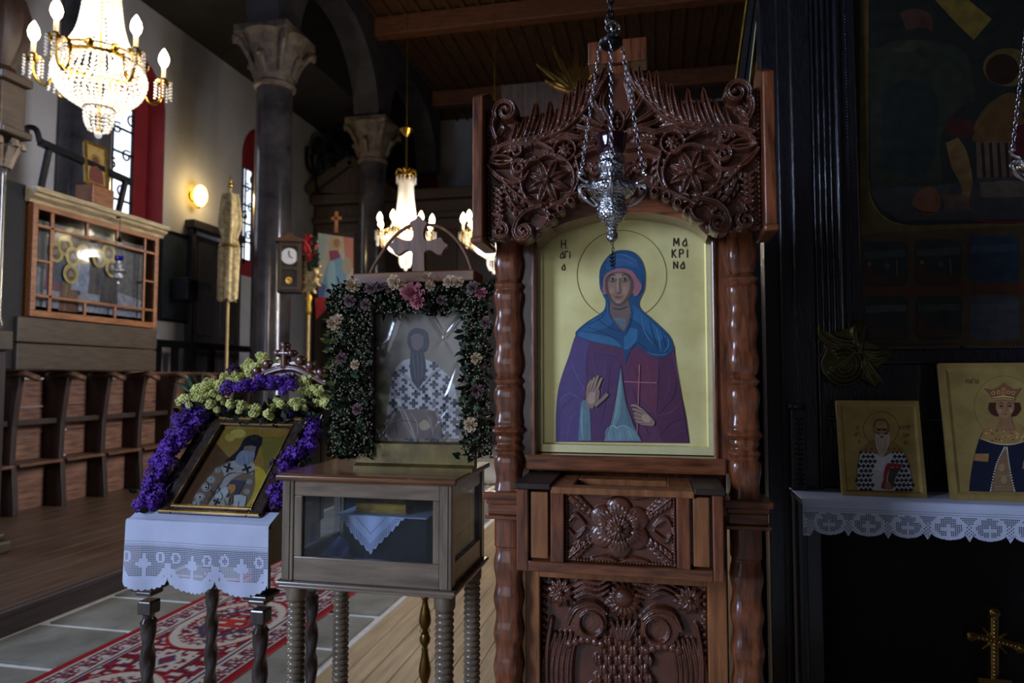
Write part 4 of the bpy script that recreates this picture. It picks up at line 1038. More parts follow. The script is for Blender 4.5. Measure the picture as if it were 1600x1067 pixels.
# peak leaves either side of the head block
for (p, q, r_) in (((945, 185), (925, 150), (940, 112)), ((955, 190), (940, 160), (952, 122)), ((940, 195), (905, 178), (892, 150)), ((950, 205), (915, 200), (888, 190))):
    st([p, q, r_], [3, 6, 5, 1.5], [.018, .022, .018, .008], .006)
sp_((925, 140), 11, 1.3, 0, 3.6, .022, 1)
hf.rosette(c(975, 187), 17*S1, 10, 4*S1, .018, 0, .4)
hf.ring(c(975, 187), 20*S1, 3*S1, .018)
# side wave band under the acanthus
st([(766, 246), (785, 228), (812, 222), (840, 222), (862, 232)], [3, 4.5, 4.5, 4, 3], .022, .005)
st([(764, 252), (775, 243), (790, 243), (802, 250), (790, 256), (775, 256), (764, 252)], 3.2, .020)
st([(768, 250), (798, 250)], [2, 5, 2], .021, .006)
sp_((806, 236), 11, 1.3, PI, 3.4, .022, -1, lead=[(830, 226), (818, 225)])
sp_((810, 261), 13, 1.4, PI*.2, 4, .023, 1, lead=[(836, 246), (828, 250)])
st([(762, 258), (776, 274), (796, 284), (815, 281), (826, 266)], [3, 5, 5, 4, 2], .022, .006)
st([(800, 252), (830, 250), (855, 240), (880, 246)], [3, 4.5, 4.5, 3], .021, .005)
# small star flower and wing lobes between
hf.rosette(c(882, 233), 15*S1, 8, 3.2*S1, .018, .2, .3); hf.ring(c(882, 233), 17*S1, 3*S1, .018)
st([(862, 222), (882, 210), (905, 214), (925, 208), (950, 215)], [3, 5, 6, 5, 3], .022, .006)
st([(900, 245), (925, 232), (950, 230), (972, 222)], [3, 6, 6, 3], .022, .006)
fr([(905, 225), (930, 220), (965, 205)], 6, 20, .8, 4, .018)
fr([(965, 285), (945, 262), (915, 258)], 6, 20, .7, 4.5, .020)
fr([(975, 290), (972, 262), (975, 225)], 7, 24, .7, 4.5, .020)
sp_((930, 262), 12, 1.3, 1.0, 3.6, .020, -1)
# large eight-petalled rosette in its ring
hf.ring(c(855, 281), 42*S1, 3.6*S1, .018)
for q in range(8): hf.petal(c(855, 281), PI/8+q*PI/4, 4*S1, 37*S1, 8.5*S1, .020, .008)
hf.disc(c(855, 281), 6*S1, .026)
# plait down the side, sprays and the lower volutes
for q in range(7):
    y = 290+9*q; st([(768, y), (775, y+4), (784, y+10)], [2, 4, 1.5], .017, .004); st([(786, y), (779, y+4), (770, y+10)], [2, 4, 1.5], .016, .004)
fr([(786, 282), (808, 303), (838, 322), (868, 318)], 8, 24, .75, 4.2, .020)
fr([(792, 300), (806, 325), (826, 338)], 5, 18, .7, 3.8, .019)
fr([(900, 250), (905, 275), (895, 300), (875, 318)], 7, 20, .8, 4, .019)
sp_((781, 361), 14, 1.4, PI/2, 4.6, .025, -1, lead=[(772, 335), (785, 338)])
sp_((818, 361), 16, 1.5, PI*.75, 5.5, .026, 1, lead=[(845, 322), (822, 330), (808, 345)])
st([(846, 324), (858, 336), (852, 352), (838, 358)], [3, 5, 5, 2], .022, .005)
for (px, py) in ((862, 340), (876, 326), (892, 314), (910, 305), (928, 298), (946, 294), (964, 292)):
    hf.disc(c(px, py), 8*S1, .022); hf.disc(c(px, py), 3.4*S1, .010, op='set')
st([(850, 330), (880, 310), (915, 296), (950, 289), (976, 288)], 3, .020)
H0 = hf.H.copy()
full_hf = HF(x0g, 2*xc-x0g, zlo, zhi, resg)
Hl = H0[:, :ng+1]; full_hf.xs = np.linspace(x0g, 2*xc-x0g, 2*ng+1); full_hf.X, full_hf.Z = np.meshgrid(full_hf.xs, full_hf.zs)
nz = min(Hl.shape[0], full_hf.Z.shape[0])
full_hf.X, full_hf.Z = full_hf.X[:nz], full_hf.Z[:nz]
full_hf.H = np.concatenate([Hl[:nz], Hl[:nz, :-1][:, ::-1]], 1)
full_hf.H += np.where(full_hf.H > .004, rng.normal(0, .0004, full_hf.H.shape), 0)
full_hf.mesh('carved_crest', lambda X, Z, H: (X, YC+.03-H*1.7, Z), 'carved_wood', ks, skirt=.012)

# ---- offering box
zt0, zb0 = zof(757, YB, 830), zof(893, YB, 830)
bx0 = K(807, 820, YB)[0]; bx1 = mirx(bx0)+.0
bx1 = K(1131, 830, YB)[0]
yb_ = 2.03
ob = MB()
ob.box(bx0, bx1, YB+.012, yb_, zb0, zb0+.02); ob.box(bx0, bx0+.02, YB+.012, yb_, zb0, zt0-.012); ob.box(bx1-.02, bx1, YB+.012, yb_, zb0, zt0-.012)
ob.box(bx0+.02, bx1-.02, YB+.03, YB+.05, zb0+.02, zt0-.02)
box = ob.build('offering_box', 'kiosk_wood_h', ks, world=True, bev=.003)
cl0, cl1 = K(881, 820, YB)[0], K(1057, 820, YB)[0]
pl0, pl1 = K(825, 820, YB)[0], K(860, 820, YB)[0]; pr0, pr1 = K(1079, 840, YB)[0], K(1114, 840, YB)[0]
zi1, zi0 = zof(769, YB, 960), zof(884, YB, 960)
def fb(x0, x1, z0, z1, m='kiosk_wood', name='face_frame', y0=YB, y1=YB+.03): return kbox(name, x0, x1, y0, y1, z0, z1, m, .003, box)
fb(bx0, pl0, zb0, zt0-.012); fb(pl1, cl0, zi0, zt0-.012); fb(cl1, pr0, zi0, zt0-.012); fb(pr1, bx1, zb0, zt0-.012)
fb(pl0, pr1, zb0, zi0, 'kiosk_wood_h'); fb(pl0, pl1, zi1, zt0-.012, 'kiosk_wood_h'); fb(pr0, pr1, zi1, zt0-.012, 'kiosk_wood_h')
for a, b_ in ((pl0, pl1), (pr0, pr1)): fb(a+.007, b_-.007, zi0+.007, zi1-.007, 'light_wood', 'side_panel', YB+.004, YB+.03)
# lids: dark raised ends and a middle tray with the coin slot
lid = MB(); lid.box(bx0-.006, cl0-.035, YB-.008, yb_, zt0-.012, zt0+.004); lid.build('lid_end', 'stall_dark', box, world=True, bev=.003)
lid = MB(); lid.box(cl1+.045, bx1+.006, YB-.008, yb_, zt0-.012, zt0+.004); lid.build('lid_end', 'stall_dark', box, world=True, bev=.003)
lid = MB(); lid.box(cl0-.035, cl1+.045, YB-.003, YB+.05, zt0-.022, zt0-.004); lid.box(cl0-.035, cl0+.02, YB+.05, yb_, zt0-.022, zt0-.004); lid.box(cl1-.02, cl1+.045, YB+.05, yb_, zt0-.022, zt0-.004); lid.box(cl0+.02, cl1-.02, YB+.16, yb_, zt0-.022, zt0-.004)
lid.build('lid_tray', 'light_wood', box, world=True, bev=.003)
lid = MB(); lid.box(cl0+.02, cl1-.02, YB+.05, YB+.16, zt0-.06, zt0-.05); lid.build('coin_slot', 'black_flat', box, world=True)
# carved six-lobed flower panel
hf = HF(cl0, cl1, zi0, zi1, .0013); cc = ((cl0+cl1)/2, (zi0+zi1)/2); sw = (cl1-cl0)/2; sh = (zi1-zi0)/2
hf.base([(cl0, zi0), (cl1+.01, zi0), (cl1+.01, zi1+.01), (cl0, zi1+.01)], .001)
for q in range(6):
    a = PI/2+q*PI/3; p = (cc[0]+.048*cos(a)*1.05, cc[1]+.048*sin(a))
    hf.disc(p, .031, .017)
    for r_ in (-.5, -.25, 0, .25, .5): hf.petal(cc, a+r_*.8, .03, .078-.03*abs(r_), .006, .021, .003)
for q in range(10): hf.petal(cc, q*PI/5, .006, .042, .011, .026, .006)
hf.disc(cc, .011, .034)
for sx_ in (-1, 1):
    for sz_ in (-1, 1):
        cpt = (cc[0]+sx_*(sw-.012), cc[1]+sz_*(sh-.012))
        hf.frond([cpt, (cc[0]+sx_*sw*.72, cc[1]+sz_*sh*.62), (cc[0]+sx_*sw*.5, cc[1]+sz_*sh*.35)], 5, .034, .75, .006, .016)
        hf.stroke([(cc[0]+sx_*(sw-.012), cc[1]+sz_*.01), (cc[0]+sx_*sw*.8, cc[1]+sz_*sh*.3), (cc[0]+sx_*sw*.62, cc[1]+sz_*.006)], [.002, .008, .003], .016, .003)
        hf.stroke([(cc[0]+sx_*.006, cc[1]+sz_*(sh-.008)), (cc[0]+sx_*sw*.25, cc[1]+sz_*sh*.85), (cc[0]+sx_*sw*.5, cc[1]+sz_*(sh-.010))], [.002, .008, .003], .016, .003)
for t in np.arange(cl0+.004, cl1, .008):
    for z_ in (zi0+.005, zi1-.005): hf.disc((t, z_), .0044, .013)
for t in np.arange(zi0+.004, zi1, .008):
    for x_ in (cl0+.005, cl1-.005): hf.disc((x_, t), .0044, .013)
hf.H += np.where(hf.H > .004, rng.normal(0, .0003, hf.H.shape), 0)
hf.mesh('carved_flower_panel', lambda X, Z, H: (X, YB+.026-H, Z), 'carved_wood', box)

# ---- lower door with carved panel
dx0, dx1 = K(845, 1000, YD)[0], K(1106, 1000, YD)[0]; dzt = zof(902, YD, 900)
kbox('door_stile', K(823, 1000, YD)[0], dx0, YD-.02, YD+.02, .12, zof(880, YD), 'light_wood')
kbox('door_stile', dx1, K(1136, 1000, YD)[0], YD-.02, YD+.02, .12, zof(880, YD), 'light_wood')
kbox('door_rail', dx0, dx1, YD-.02, YD+.02, .12, .2, 'light_wood'); kbox('door_rail', dx0, dx1, YD-.02, YD+.02, dzt, zof(880, YD), 'light_wood')
zD0 = .62
hf = HF(dx0, dx1, zD0, dzt, .0017)
d = lambda px, py: K(px, py, YD); SD = 2.06/FPX
hf.base([(dx0-.01, zD0-.01), (dx1+.01, zD0-.01), (dx1+.01, dzt+.01), (dx0-.01, dzt+.01)], .001)
ds = lambda pts, w, h, g=0: hf.stroke([d(*p) for p in pts], ([q*SD for q in w] if hasattr(w, '__len__') else w*SD), h, g)
for p, n_, r_ in (((876, 926), 11, 25), ((1078, 938), 11, 23)):
    for q in range(n_): hf.petal(d(*p), q*2*PI/n_, 4*SD, r_*SD, 5*SD, .020, .005)
    hf.disc(d(*p), 6*SD, .026)
for q in range(9): hf.petal(d(974, 938), PI+q*PI/8, 6*SD, 30*SD, 7*SD, .020, .005)
for q in range(9): hf.petal(d(974, 938), q*PI/8, 6*SD, 26*SD, 6*SD, .020, .005)
hf.disc(d(974, 934), 15*SD, .028)
for yy in (0, 9, 18):
    ds([(898, 916+yy), (915, 908+yy), (935, 912+yy), (952, 904+yy)], [3, 4.5, 4, 2], .022, .004); ds([(996, 912+yy), (1015, 916+yy), (1035, 908+yy), (1058, 918+yy)], [3, 4.5, 4, 2], .022, .004)
# two round-headed birds facing each other, scaled breasts and long wings
for cx_, cy_, sg in ((924, 974, 1), (1027, 984, -1)):
    hf.disc(d(cx_-5*sg, cy_-4), 29*SD, .020, flat=.8)
    ds([(cx_-38*sg, cy_+2), (cx_-24*sg, cy_-24), (cx_+4*sg, cy_-30), (cx_+24*sg, cy_-16)], [3, 5, 5, 3], .026, .006)
    hf.disc(d(cx_, cy_), 17*SD, .011, flat=.9, op='set'); hf.ring(d(cx_, cy_), 18*SD, 2.2*SD, .026)
    for q in range(6): hf.disc(d(cx_-34*sg+2*q*sg*5, cy_+26+abs(q-2.5)*3), 7*SD, .020)
    for q in range(6):
        x_ = cx_-30*sg-9*sg*q*.9; ds([(x_+6*sg, cy_+18), (x_-4*sg, cy_+70), (x_, cy_+150), (x_+10*sg, cy_+260)], [3, 5.5, 5.5, 3], .020-.001*q, .006)
    ds([(cx_-62*sg, cy_-6), (cx_-70*sg, cy_+50), (cx_-68*sg, cy_+140)], [3, 4, 4], .022, .004)
for j in range(16):
    for i in range(-4, 5):
        x_ = 974+i*16+(8 if j % 2 else 0); y_ = 990+j*15
        if abs(x_-974) < 34+j*3.0 and abs(x_-974) < 74:
            hf.petal(d(x_, y_-8), -PI/2, 0, 17*SD, 7.6*SD, .015+.003*((i+j) % 2), .003)
for q in range(5): ds([(955+q*10, 970), (960+q*7, 985), (966+q*4, 1000)], [2, 5, 2], .021, .004)
for yy in range(906, 1320, 12): hf.disc(d(849, yy), 4*SD, .012); hf.disc(d(1102, yy+4), 4*SD, .012)
hf.H += np.where(hf.H > .004, rng.normal(0, .0004, hf.H.shape), 0)
hf.mesh('carved_door_panel', lambda X, Z, H: (X, YD+.022-H*1.3, Z), 'carved_wood', ks)
kbox('lower_panel', dx0, dx1, YD, YD+.02, .2, zD0, 'kiosk_wood', 0)
kbox('plinth', xl-.09, xr+.09, 1.9, 2.42, 0, .12, 'kiosk_wood_h', .008)

# ---- the large icon standing in the kiosk
ZI = lambda px, py: K(px, py, YI)
ix0, ix1 = ZI(838, 500)[0], ZI(1115, 500)[0]; iz0, iz1 = ZI(975, 708)[1], ZI(975, 322)[1]
jx0, jx1 = ZI(850, 500)[0], ZI(1102, 500)[0]; jz0, jz1 = ZI(975, 694)[1], ZI(975, 347)[1]
big = thing('large_saint_icon', 'large gilded icon of a blue-veiled woman saint holding a thin cross', 'icon', ((ix0+ix1)/2, YI, iz0))
b = MB(); b.box(ix0, ix1, YI+.002, YI+.03, iz0, iz1); b.build('gilded_panel', 'gold_leaf', big, world=True)
b = MB(); e = .009
fr_o = [(ix0, iz0), (ix1, iz0), (ix1, iz1), (ix0, iz1)]; fr_i = [(jx0, jz0), (jx1, jz0), (jx1, jz1), (jx0, jz1)]
fr_m = [(x+(.004 if x < xc else -.004)*-1, z+(-.004 if z < (iz0+iz1)/2 else .004)) for x, z in fr_i]
for q in range(4):
    r_ = (q+1) % 4
    b.add([(fr_o[q][0], YI-e, fr_o[q][1]), (fr_o[r_][0], YI-e, fr_o[r_][1]), (fr_m[r_][0], YI-e, fr_m[r_][1]), (fr_m[q][0], YI-e, fr_m[q][1]),
           (fr_i[q][0], YI+.002, fr_i[q][1]), (fr_i[r_][0], YI+.002, fr_i[r_][1]), (fr_o[q][0], YI+.003, fr_o[q][1]), (fr_o[r_][0], YI+.003, fr_o[r_][1])],
          [(0, 1, 2, 3), (3, 2, 5, 4), (0, 6, 7, 1)])
b.build('raised_border', 'gold_rim', big, world=True)
pt = Paint(lambda x, y, o: atY(x, y, YI-o), step=.00004)
z2 = lambda x, y: (740+x/2.808, 340+y/2.808)
z4 = lambda x, y: (860+x/5.335, 500+y/5.335)
z3 = lambda x, y: (880+x/5.93, 330+y/5.93)
def A(f, pts): return [f(*p) for p in pts]
pt.ring(*z2(650, 252), 70, .9, (128, 104, 40))
# mantle
pt.poly(A(z2, [(560, 430), (470, 485), (440, 535), (420, 600), (388, 690), (370, 760), (362, 850), (360, 960), (360, 978), (360, 984), (380, 984), (930, 990), (947, 990), (946, 975), (932, 870), (905, 740), (888, 640), (878, 560), (830, 490), (740, 430)]), (98, 56, 84), n=3)
pt.poly(A(z2, [(470, 500), (440, 540), (420, 600), (388, 690), (370, 760), (362, 850), (361, 960), (362, 980), (380, 982), (455, 982), (470, 980), (472, 960), (480, 830), (495, 700), (510, 580), (500, 520)]), (88, 72, 118), n=3)
pt.poly(A(z2, [(505, 560), (560, 575), (640, 600), (650, 660), (620, 760), (590, 900), (572, 965), (569, 980), (555, 981), (512, 981), (500, 980), (499, 965), (500, 800), (490, 700)]), (88, 58, 96), n=3)
pt.poly(A(z2, [(810, 600), (870, 590), (900, 740), (932, 870), (943, 970), (945, 986), (930, 986), (845, 986), (830, 985), (825, 970), (800, 900), (815, 780)]), (86, 48, 74), n=3)
pt.poly(A(z2, [(690, 610), (800, 620), (815, 760), (800, 860), (740, 800), (690, 720)]), (108, 56, 78), n=3)
for s_, w, col in (([(505, 560), (495, 640), (500, 700)], 1.3, (66, 44, 74)), ([(425, 620), (455, 700), (490, 760)], 1.6, (108, 92, 140)), ([(380, 800), (420, 770), (470, 800)], 1.6, (112, 94, 140)),
        ([(375, 900), (390, 830), (440, 790)], 1.2, (70, 54, 92)), ([(410, 980), (420, 900), (450, 850)], 1.4, (106, 90, 138)), ([(520, 600), (535, 700), (525, 760)], 1.4, (106, 74, 112)), ([(580, 620), (570, 720), (545, 830)], 1.6, (108, 76, 110)),
        ([(600, 640), (590, 760), (560, 900)], 1.2, (68, 42, 72)), ([(560, 600), (620, 610), (645, 640)], 1.2, (70, 44, 76)), ([(690, 630), (720, 690), (728, 720)], 1.2, (76, 40, 58)), ([(760, 640), (775, 740), (780, 810)], 1.4, (124, 68, 88)),
        ([(815, 640), (810, 760), (805, 850)], 1.4, (64, 36, 54)), ([(850, 640), (860, 740), (825, 830)], 1.5, (110, 62, 86)), ([(890, 700), (880, 780), (815, 860)], 1.8, (66, 38, 58)), ([(915, 800), (870, 850), (800, 870)], 1.5, (112, 66, 90)),
        ([(925, 880), (870, 900), (815, 960)], 1.3, (66, 38, 58)), ([(930, 930), (880, 950), (850, 985)], 1.2, (110, 64, 88)), ([(700, 760), (740, 870), (770, 960)], 1.3, (70, 38, 56)), ([(880, 580), (905, 740), (945, 985)], .9, (48, 28, 44))): pt.stroke(A(z2, s_), w, col)
# grey-green tunic: sleeve and central gap
pt.poly(A(z2, [(470, 815), (492, 800), (508, 830), (515, 978), (460, 978)]), (104, 132, 140), n=2); pt.stroke(A(z2, [(478, 830), (474, 900), (480, 975)]), 2.2, (140, 168, 172)); pt.stroke(A(z2, [(500, 840), (498, 975)]), 1.6, (72, 98, 108), n=0)
pt.poly(A(z2, [(646, 652), (655, 740), (675, 830), (700, 910), (735, 978), (570, 978), (585, 940), (605, 890), (625, 780)]), (98, 122, 130))
pt.poly(A(z2, [(646, 660), (650, 760), (640, 880), (610, 930), (625, 800)]), (120, 146, 150)); pt.stroke(A(z2, [(650, 700), (665, 800), (690, 920)]), 1.5, (70, 92, 102)); pt.stroke(A(z2, [(640, 720), (630, 830), (610, 910)]), 1.4, (148, 172, 172))
pt.poly(A(z2, [(580, 935), (600, 915), (640, 925), (665, 915), (700, 930), (735, 980), (575, 980)]), (116, 144, 150), n=2)
for s_ in ([(585, 930), (610, 912), (630, 922), (655, 912), (690, 925)], [(590, 945), (600, 978)], [(640, 935), (645, 978)], [(680, 935), (700, 978)]): pt.stroke(A(z2, s_), 1.5, (160, 186, 186))
for s_ in ([(610, 930), (620, 978)], [(660, 930), (670, 978)]): pt.stroke(A(z2, s_), 1.3, (72, 98, 108), n=0)
pt.stroke(A(z2, [(646, 645), (625, 780), (600, 900), (572, 975)]), 1.0, (56, 34, 58)); pt.stroke(A(z2, [(648, 645), (675, 830), (740, 978)]), 1.0, (56, 34, 58))
# veil over head and shoulders
pt.poly(A(z2, [(655, 142), (700, 150), (735, 185), (752, 240), (750, 310), (735, 348), (726, 372), (735, 402), (790, 450), (858, 516), (882, 572), (850, 606), (800, 612), (762, 592), (715, 562), (690, 580), (665, 640), (655, 575), (600, 562), (520, 546), (448, 520), (450, 498), (500, 455), (570, 408), (577, 352), (555, 312), (553, 232), (580, 180), (615, 150)]), (36, 78, 116), n=3)
pt.poly(A(z2, [(600, 170), (650, 158), (705, 175), (730, 225), (690, 215), (640, 212), (585, 232), (580, 205)]), (52, 92, 134), n=3)
pt.poly(A(z2, [(560, 330), (580, 355), (578, 410), (520, 452), (470, 495), (520, 500), (590, 480), (620, 440), (595, 390)]), (48, 98, 140), n=3)
pt.poly(A(z2, [(700, 380), (722, 400), (780, 455), (845, 520), (820, 540), (780, 520), (735, 470), (690, 440)]), (46, 100, 138), n=3)
pt.poly(A(z2, [(662, 520), (690, 480), (720, 490), (715, 540), (680, 575), (660, 578)]), (56, 112, 150), n=3)
pt.poly(A(z2, [(470, 500), (540, 512), (610, 528), (655, 570), (600, 558), (520, 542), (455, 518)]), (58, 110, 146), n=3)
for s_, w, col in (([(575, 190), (640, 160), (715, 190)], 1.1, (88, 130, 168)), ([(600, 200), (650, 185), (700, 205)], .8, (80, 120, 160)), ([(562, 250), (566, 300), (590, 350)], 1.3, (24, 56, 88)), ([(742, 250), (742, 310), (715, 350)], 1.4, (24, 52, 84)),
        ([(595, 370), (600, 430), (655, 490)], 1.5, (20, 46, 72)), ([(585, 400), (560, 440), (500, 470)], 1.2, (22, 52, 82)), ([(540, 440), (590, 480), (650, 500)], 1.4, (24, 56, 86)), ([(500, 480), (560, 500), (640, 540)], 1.2, (24, 56, 86)),
        ([(700, 400), (690, 460), (665, 520)], 1.4, (22, 50, 78)), ([(735, 430), (750, 500), (790, 560)], 1.3, (78, 140, 176)), ([(770, 450), (790, 520), (812, 585)], 1.6, (24, 56, 84)), ([(800, 480), (815, 540), (822, 585)], 1.3, (84, 146, 180)), ([(825, 500), (838, 550), (850, 590)], 1.4, (26, 58, 88)), ([(850, 520), (855, 560), (835, 590)], 1.2, (86, 146, 180)),
        ([(760, 590), (800, 602), (850, 600)], 1.3, (70, 130, 166)), ([(690, 575), (720, 550), (760, 580)], 1.1, (22, 50, 78)), ([(660, 580), (668, 620)], 2.2, (44, 92, 126))): pt.stroke(A(z2, s_), w, col, n=(0 if len(s_) == 2 else 5))
# lining, neck, face
pt.poly(A(z2, [(640, 222), (690, 230), (716, 262), (738, 300), (722, 338), (705, 345), (690, 330), (580, 335), (572, 345), (566, 320), (572, 260), (600, 234)]), (158, 104, 108), n=3)
pt.poly(A(z2, [(600, 370), (680, 365), (690, 420), (672, 480), (660, 500), (630, 470), (598, 420)]), (120, 100, 92), n=2); pt.poly(A(z2, [(612, 440), (668, 445), (664, 485), (640, 470)]), (104, 124, 130)); pt.stroke(A(z2, [(606, 395), (640, 402), (682, 388)]), 2.4, (72, 60, 58))
for yy in (448, 458, 468): pt.stroke(A(z2, [(618, yy), (642, yy+4), (666, yy-2)]), .7, (70, 90, 98))
pt.poly(A(z2, [(640, 238), (680, 246), (702, 280), (700, 320), (684, 355), (660, 380), (636, 388), (612, 376), (590, 345), (578, 310), (580, 265), (604, 244)]), (96, 76, 68), n=3)
pt.poly(A(z2, [(636, 242), (668, 250), (686, 280), (684, 320), (668, 352), (650, 372), (632, 378), (614, 366), (600, 338), (590, 305), (594, 268), (612, 250)]), (148, 118, 98), n=3)
pt.poly(A(z2, [(622, 250), (650, 250), (655, 262), (632, 266), (612, 262)]), (172, 142, 118), n=3)
pt.ell(*z2(606, 318), 4, 6, (168, 130, 110)); pt.ell(*z2(664, 320), 4.5, 7, (168, 130, 110)); pt.ell(*z2(634, 366), 4, 3, (166, 134, 112))
for ex in (610, 664):
    pt.ell(*z2(ex, 274), 6.2, 3.2, (110, 84, 72)); pt.ell(*z2(ex, 272), 4.4, 1.6, (168, 150, 132)); pt.ell(*z2(ex+1, 272), 2.0, 1.8, (44, 30, 24))
    pt.stroke(A(z2, [(ex-15, 272), (ex, 264), (ex+15, 272)]), 1.1, (46, 32, 28)); pt.stroke(A(z2, [(ex-12, 280), (ex, 284), (ex+13, 279)]), .7, (84, 60, 52))
pt.stroke(A(z2, [(590, 262), (608, 250), (626, 257)]), 1.5, (54, 38, 32)); pt.stroke(A(z2, [(648, 256), (666, 249), (690, 264)]), 1.5, (54, 38, 32))
pt.stroke(A(z2, [(641, 262), (643, 300), (646, 322), (636, 331)]), 1.1, (74, 52, 46)); pt.stroke(A(z2, [(634, 262), (632, 300), (630, 325)]), 2.0, (186, 156, 132)); pt.stroke(A(z2, [(624, 328), (634, 333), (646, 328)]), 1.0, (80, 56, 48))
pt.ell(*z2(634, 349), 5.2, 1.8, (150, 84, 78)); pt.stroke(A(z2, [(617, 348), (634, 350), (651, 347)]), .8, (86, 44, 42)); pt.stroke(A(z2, [(624, 358), (634, 361), (645, 357)]), .8, (110, 82, 72))
# raised hand
skin, sk2, skl = (150, 122, 106), (96, 76, 72), (178, 150, 130)
pt.poly(A(z4, [(300, 720), (296, 640), (302, 570), (330, 545), (385, 545), (410, 590), (405, 650), (385, 690), (350, 740)]), skin, n=3)
for f_ in ([(312, 590), (318, 545), (345, 500)], [(335, 570), (350, 520), (372, 478)], [(362, 565), (380, 510), (398, 462)], [(390, 575), (408, 525), (428, 482)]):
    pt.stroke(A(z4, f_), 5.0, sk2, taper=False); pt.stroke(A(z4, f_), 3.9, skin, taper=False); pt.stroke(A(z4, f_), 1.3, skl)
pt.stroke(A(z4, [(370, 720), (410, 680), (445, 650), (478, 612)]), 6.4, sk2, taper=False); pt.stroke(A(z4, [(370, 715), (410, 678), (445, 648), (476, 614)]), 4.8, skin, taper=False)
pt.ell(*z4(345, 650), 7, 10, skl, rot=.3); pt.stroke(A(z4, [(395, 600), (375, 640), (385, 690)]), .8, sk2)
# hand with the cross
pt.stroke(A(z4, [(742, 370), (736, 560), (722, 950)]), 1.3, (186, 120, 126), taper=False); pt.stroke(A(z4, [(615, 513), (750, 520), (886, 523)]), 1.4, (186, 120, 126), taper=False)
pt.poly(A(z4, [(720, 740), (760, 735), (800, 770), (850, 820), (870, 850), (860, 885), (800, 880), (750, 870), (715, 840), (700, 800)]), skin, n=3)
for f_ in ([(672, 712), (710, 714), (760, 745)], [(684, 742), (715, 748), (765, 770)], [(694, 774), (720, 784), (765, 798)], [(700, 806), (725, 818), (770, 828)], [(712, 838), (735, 850), (775, 852)]):
    pt.stroke(A(z4, f_), 4.2, sk2, taper=False); pt.stroke(A(z4, f_), 3.2, skin, taper=False); pt.stroke(A(z4, f_), 1.1, skl)
pt.ell(*z4(800, 820), 8, 6, skl, rot=.6)
pt.build('painted_saint', 'paint', big)
lt = Paint(lambda x, y, o: atY(x, y, YI-o), step=.00004); ink = (44, 32, 24)
lt.text('H', 883, 381, 13, 1.6, ink); lt.text('AGI', 884, 398, 11, 1.5, ink, gap=1.0); lt.text('A', 882, 417, 10, 1.5, ink); lt.stroke([(877, 389), (888, 388)], 1, ink, n=0); lt.stroke([(880, 370), (884, 368)], 1, ink, n=0)
lt.build('lettering', 'paint', big); lt = Paint(lt.map, step=.00004)
lt.text('MA', 1065, 378, 13, 1.6, ink); lt.text('KPI', 1064, 396, 13, 1.6, ink); lt.text('NA', 1063, 414, 12, 1.6, ink); lt.stroke([(1071, 386), (1074, 388)], 1.2, ink, n=0); lt.stroke([(1074, 385), (1077, 384)], 1, ink, n=0)
lt.build('lettering', 'paint', big)

# ---- hanging silver lamp before the icon
DL = 1.62; lc = atD(956, 300, DL); sL = DL/FPX
lz = lambda py: (300-py)*sL*1.0
def hang_lamp(name, label, c0, sL, cup, scale=1.0, top_px=62, chain_len=None, handles=(200, 320, 80), full=True):
    t = thing(name, label, 'oil lamp', c0, group=None)
    lz = lambda py: (300-py)*sL
    prof = [(0.5, 379), (5, 378), (8.5, 374), (9, 368), (6.5, 362), (7.5, 356), (10, 352), (16, 347), (21, 341), (23.5, 333), (23, 325), (21, 319), (22.5, 317), (23, 314), (21, 312), (27, 308), (34, 303), (38, 297), (37, 290), (30, 285), (22, 281),
            (19, 278), (20, 276), (18.5, 273), (17, 270), (19, 268), (23, 263), (23.5, 258), (20, 253), (17.5, 250), (18.5, 248), (18, 243), (17, 238), (15, 238)]
    m = MB(); m.lathe([(r*sL, lz(y)) for r, y in prof], 40, tw=lambda a, z: 1+.02*cos(16*a)); m.build('silver_body', 'silver', t, smooth=True, ang=60)
    m = MB(); m.lathe([(r*sL, lz(y)) for r, y in ((1, 246), (15, 244), (19, 238), (22, 230), (22.5, 222), (24, 214), (25, 211), (23.5, 211), (21.5, 221), (20, 231), (16, 239), (1, 241))], 30, tw=lambda a, z: 1+.03*cos(8*a)*(1 if z > lz(225) else 0)); m.build('glass_cup', cup, t, smooth=True)
    capr = 17*sL; topz = lz(top_px)
    for hd in handles:
        a = rad(hd)+YAW; d = Vector((cos(a), sin(a), 0))
        pr = lambda r, y: d*(r*sL)+Vector((0, 0, lz(y)))
        m = MB(); m.tube(cr([pr(34, 310), pr(24, 321), pr(30, 322), pr(44, 312), pr(52, 300), pr(50, 290), pr(42, 292), pr(40, 286), pr(48, 282), pr(53, 276), pr(50, 270), pr(46, 274)], 4), [.0025]*10+[.004]*20+[.003]*15, 6)
        m.tube(cr([pr(36, 292), pr(44, 290), pr(52, 296)], 4), .004, 6); m.sph(pr(50, 272), .006, 8, 6); m.build('scroll_handle', 'silver_plain', t, smooth=True)
        p, q = pr(49, 272), d*capr+Vector((0, 0, topz)); L = (q-p).length; n = int(L/.0135); base = MB()
        ring = [(.0045*cos(2*PI*i/10), 0, .0085*sin(2*PI*i/10)) for i in range(10)]
        base.tube(ring, .0011, 4, closed=True); Ms = []
        for i in range(n):
            f = (i+.5)/n; Ms.append(xf(t.location+p.lerp(q, f), 1, d=(q-p), roll=(PI/2 if i % 2 else 0)+.3))
        scatter('chain', (base.v, base.f), Ms, 'silver_plain', t, smooth=True)
    return t, topz, capr
lamp, topz, capr = hang_lamp('hanging_oil_lamp', 'embossed silver hanging oil lamp with dark red glass before the icon', lc, sL, 'red_glass', handles=(188, 352, 262))
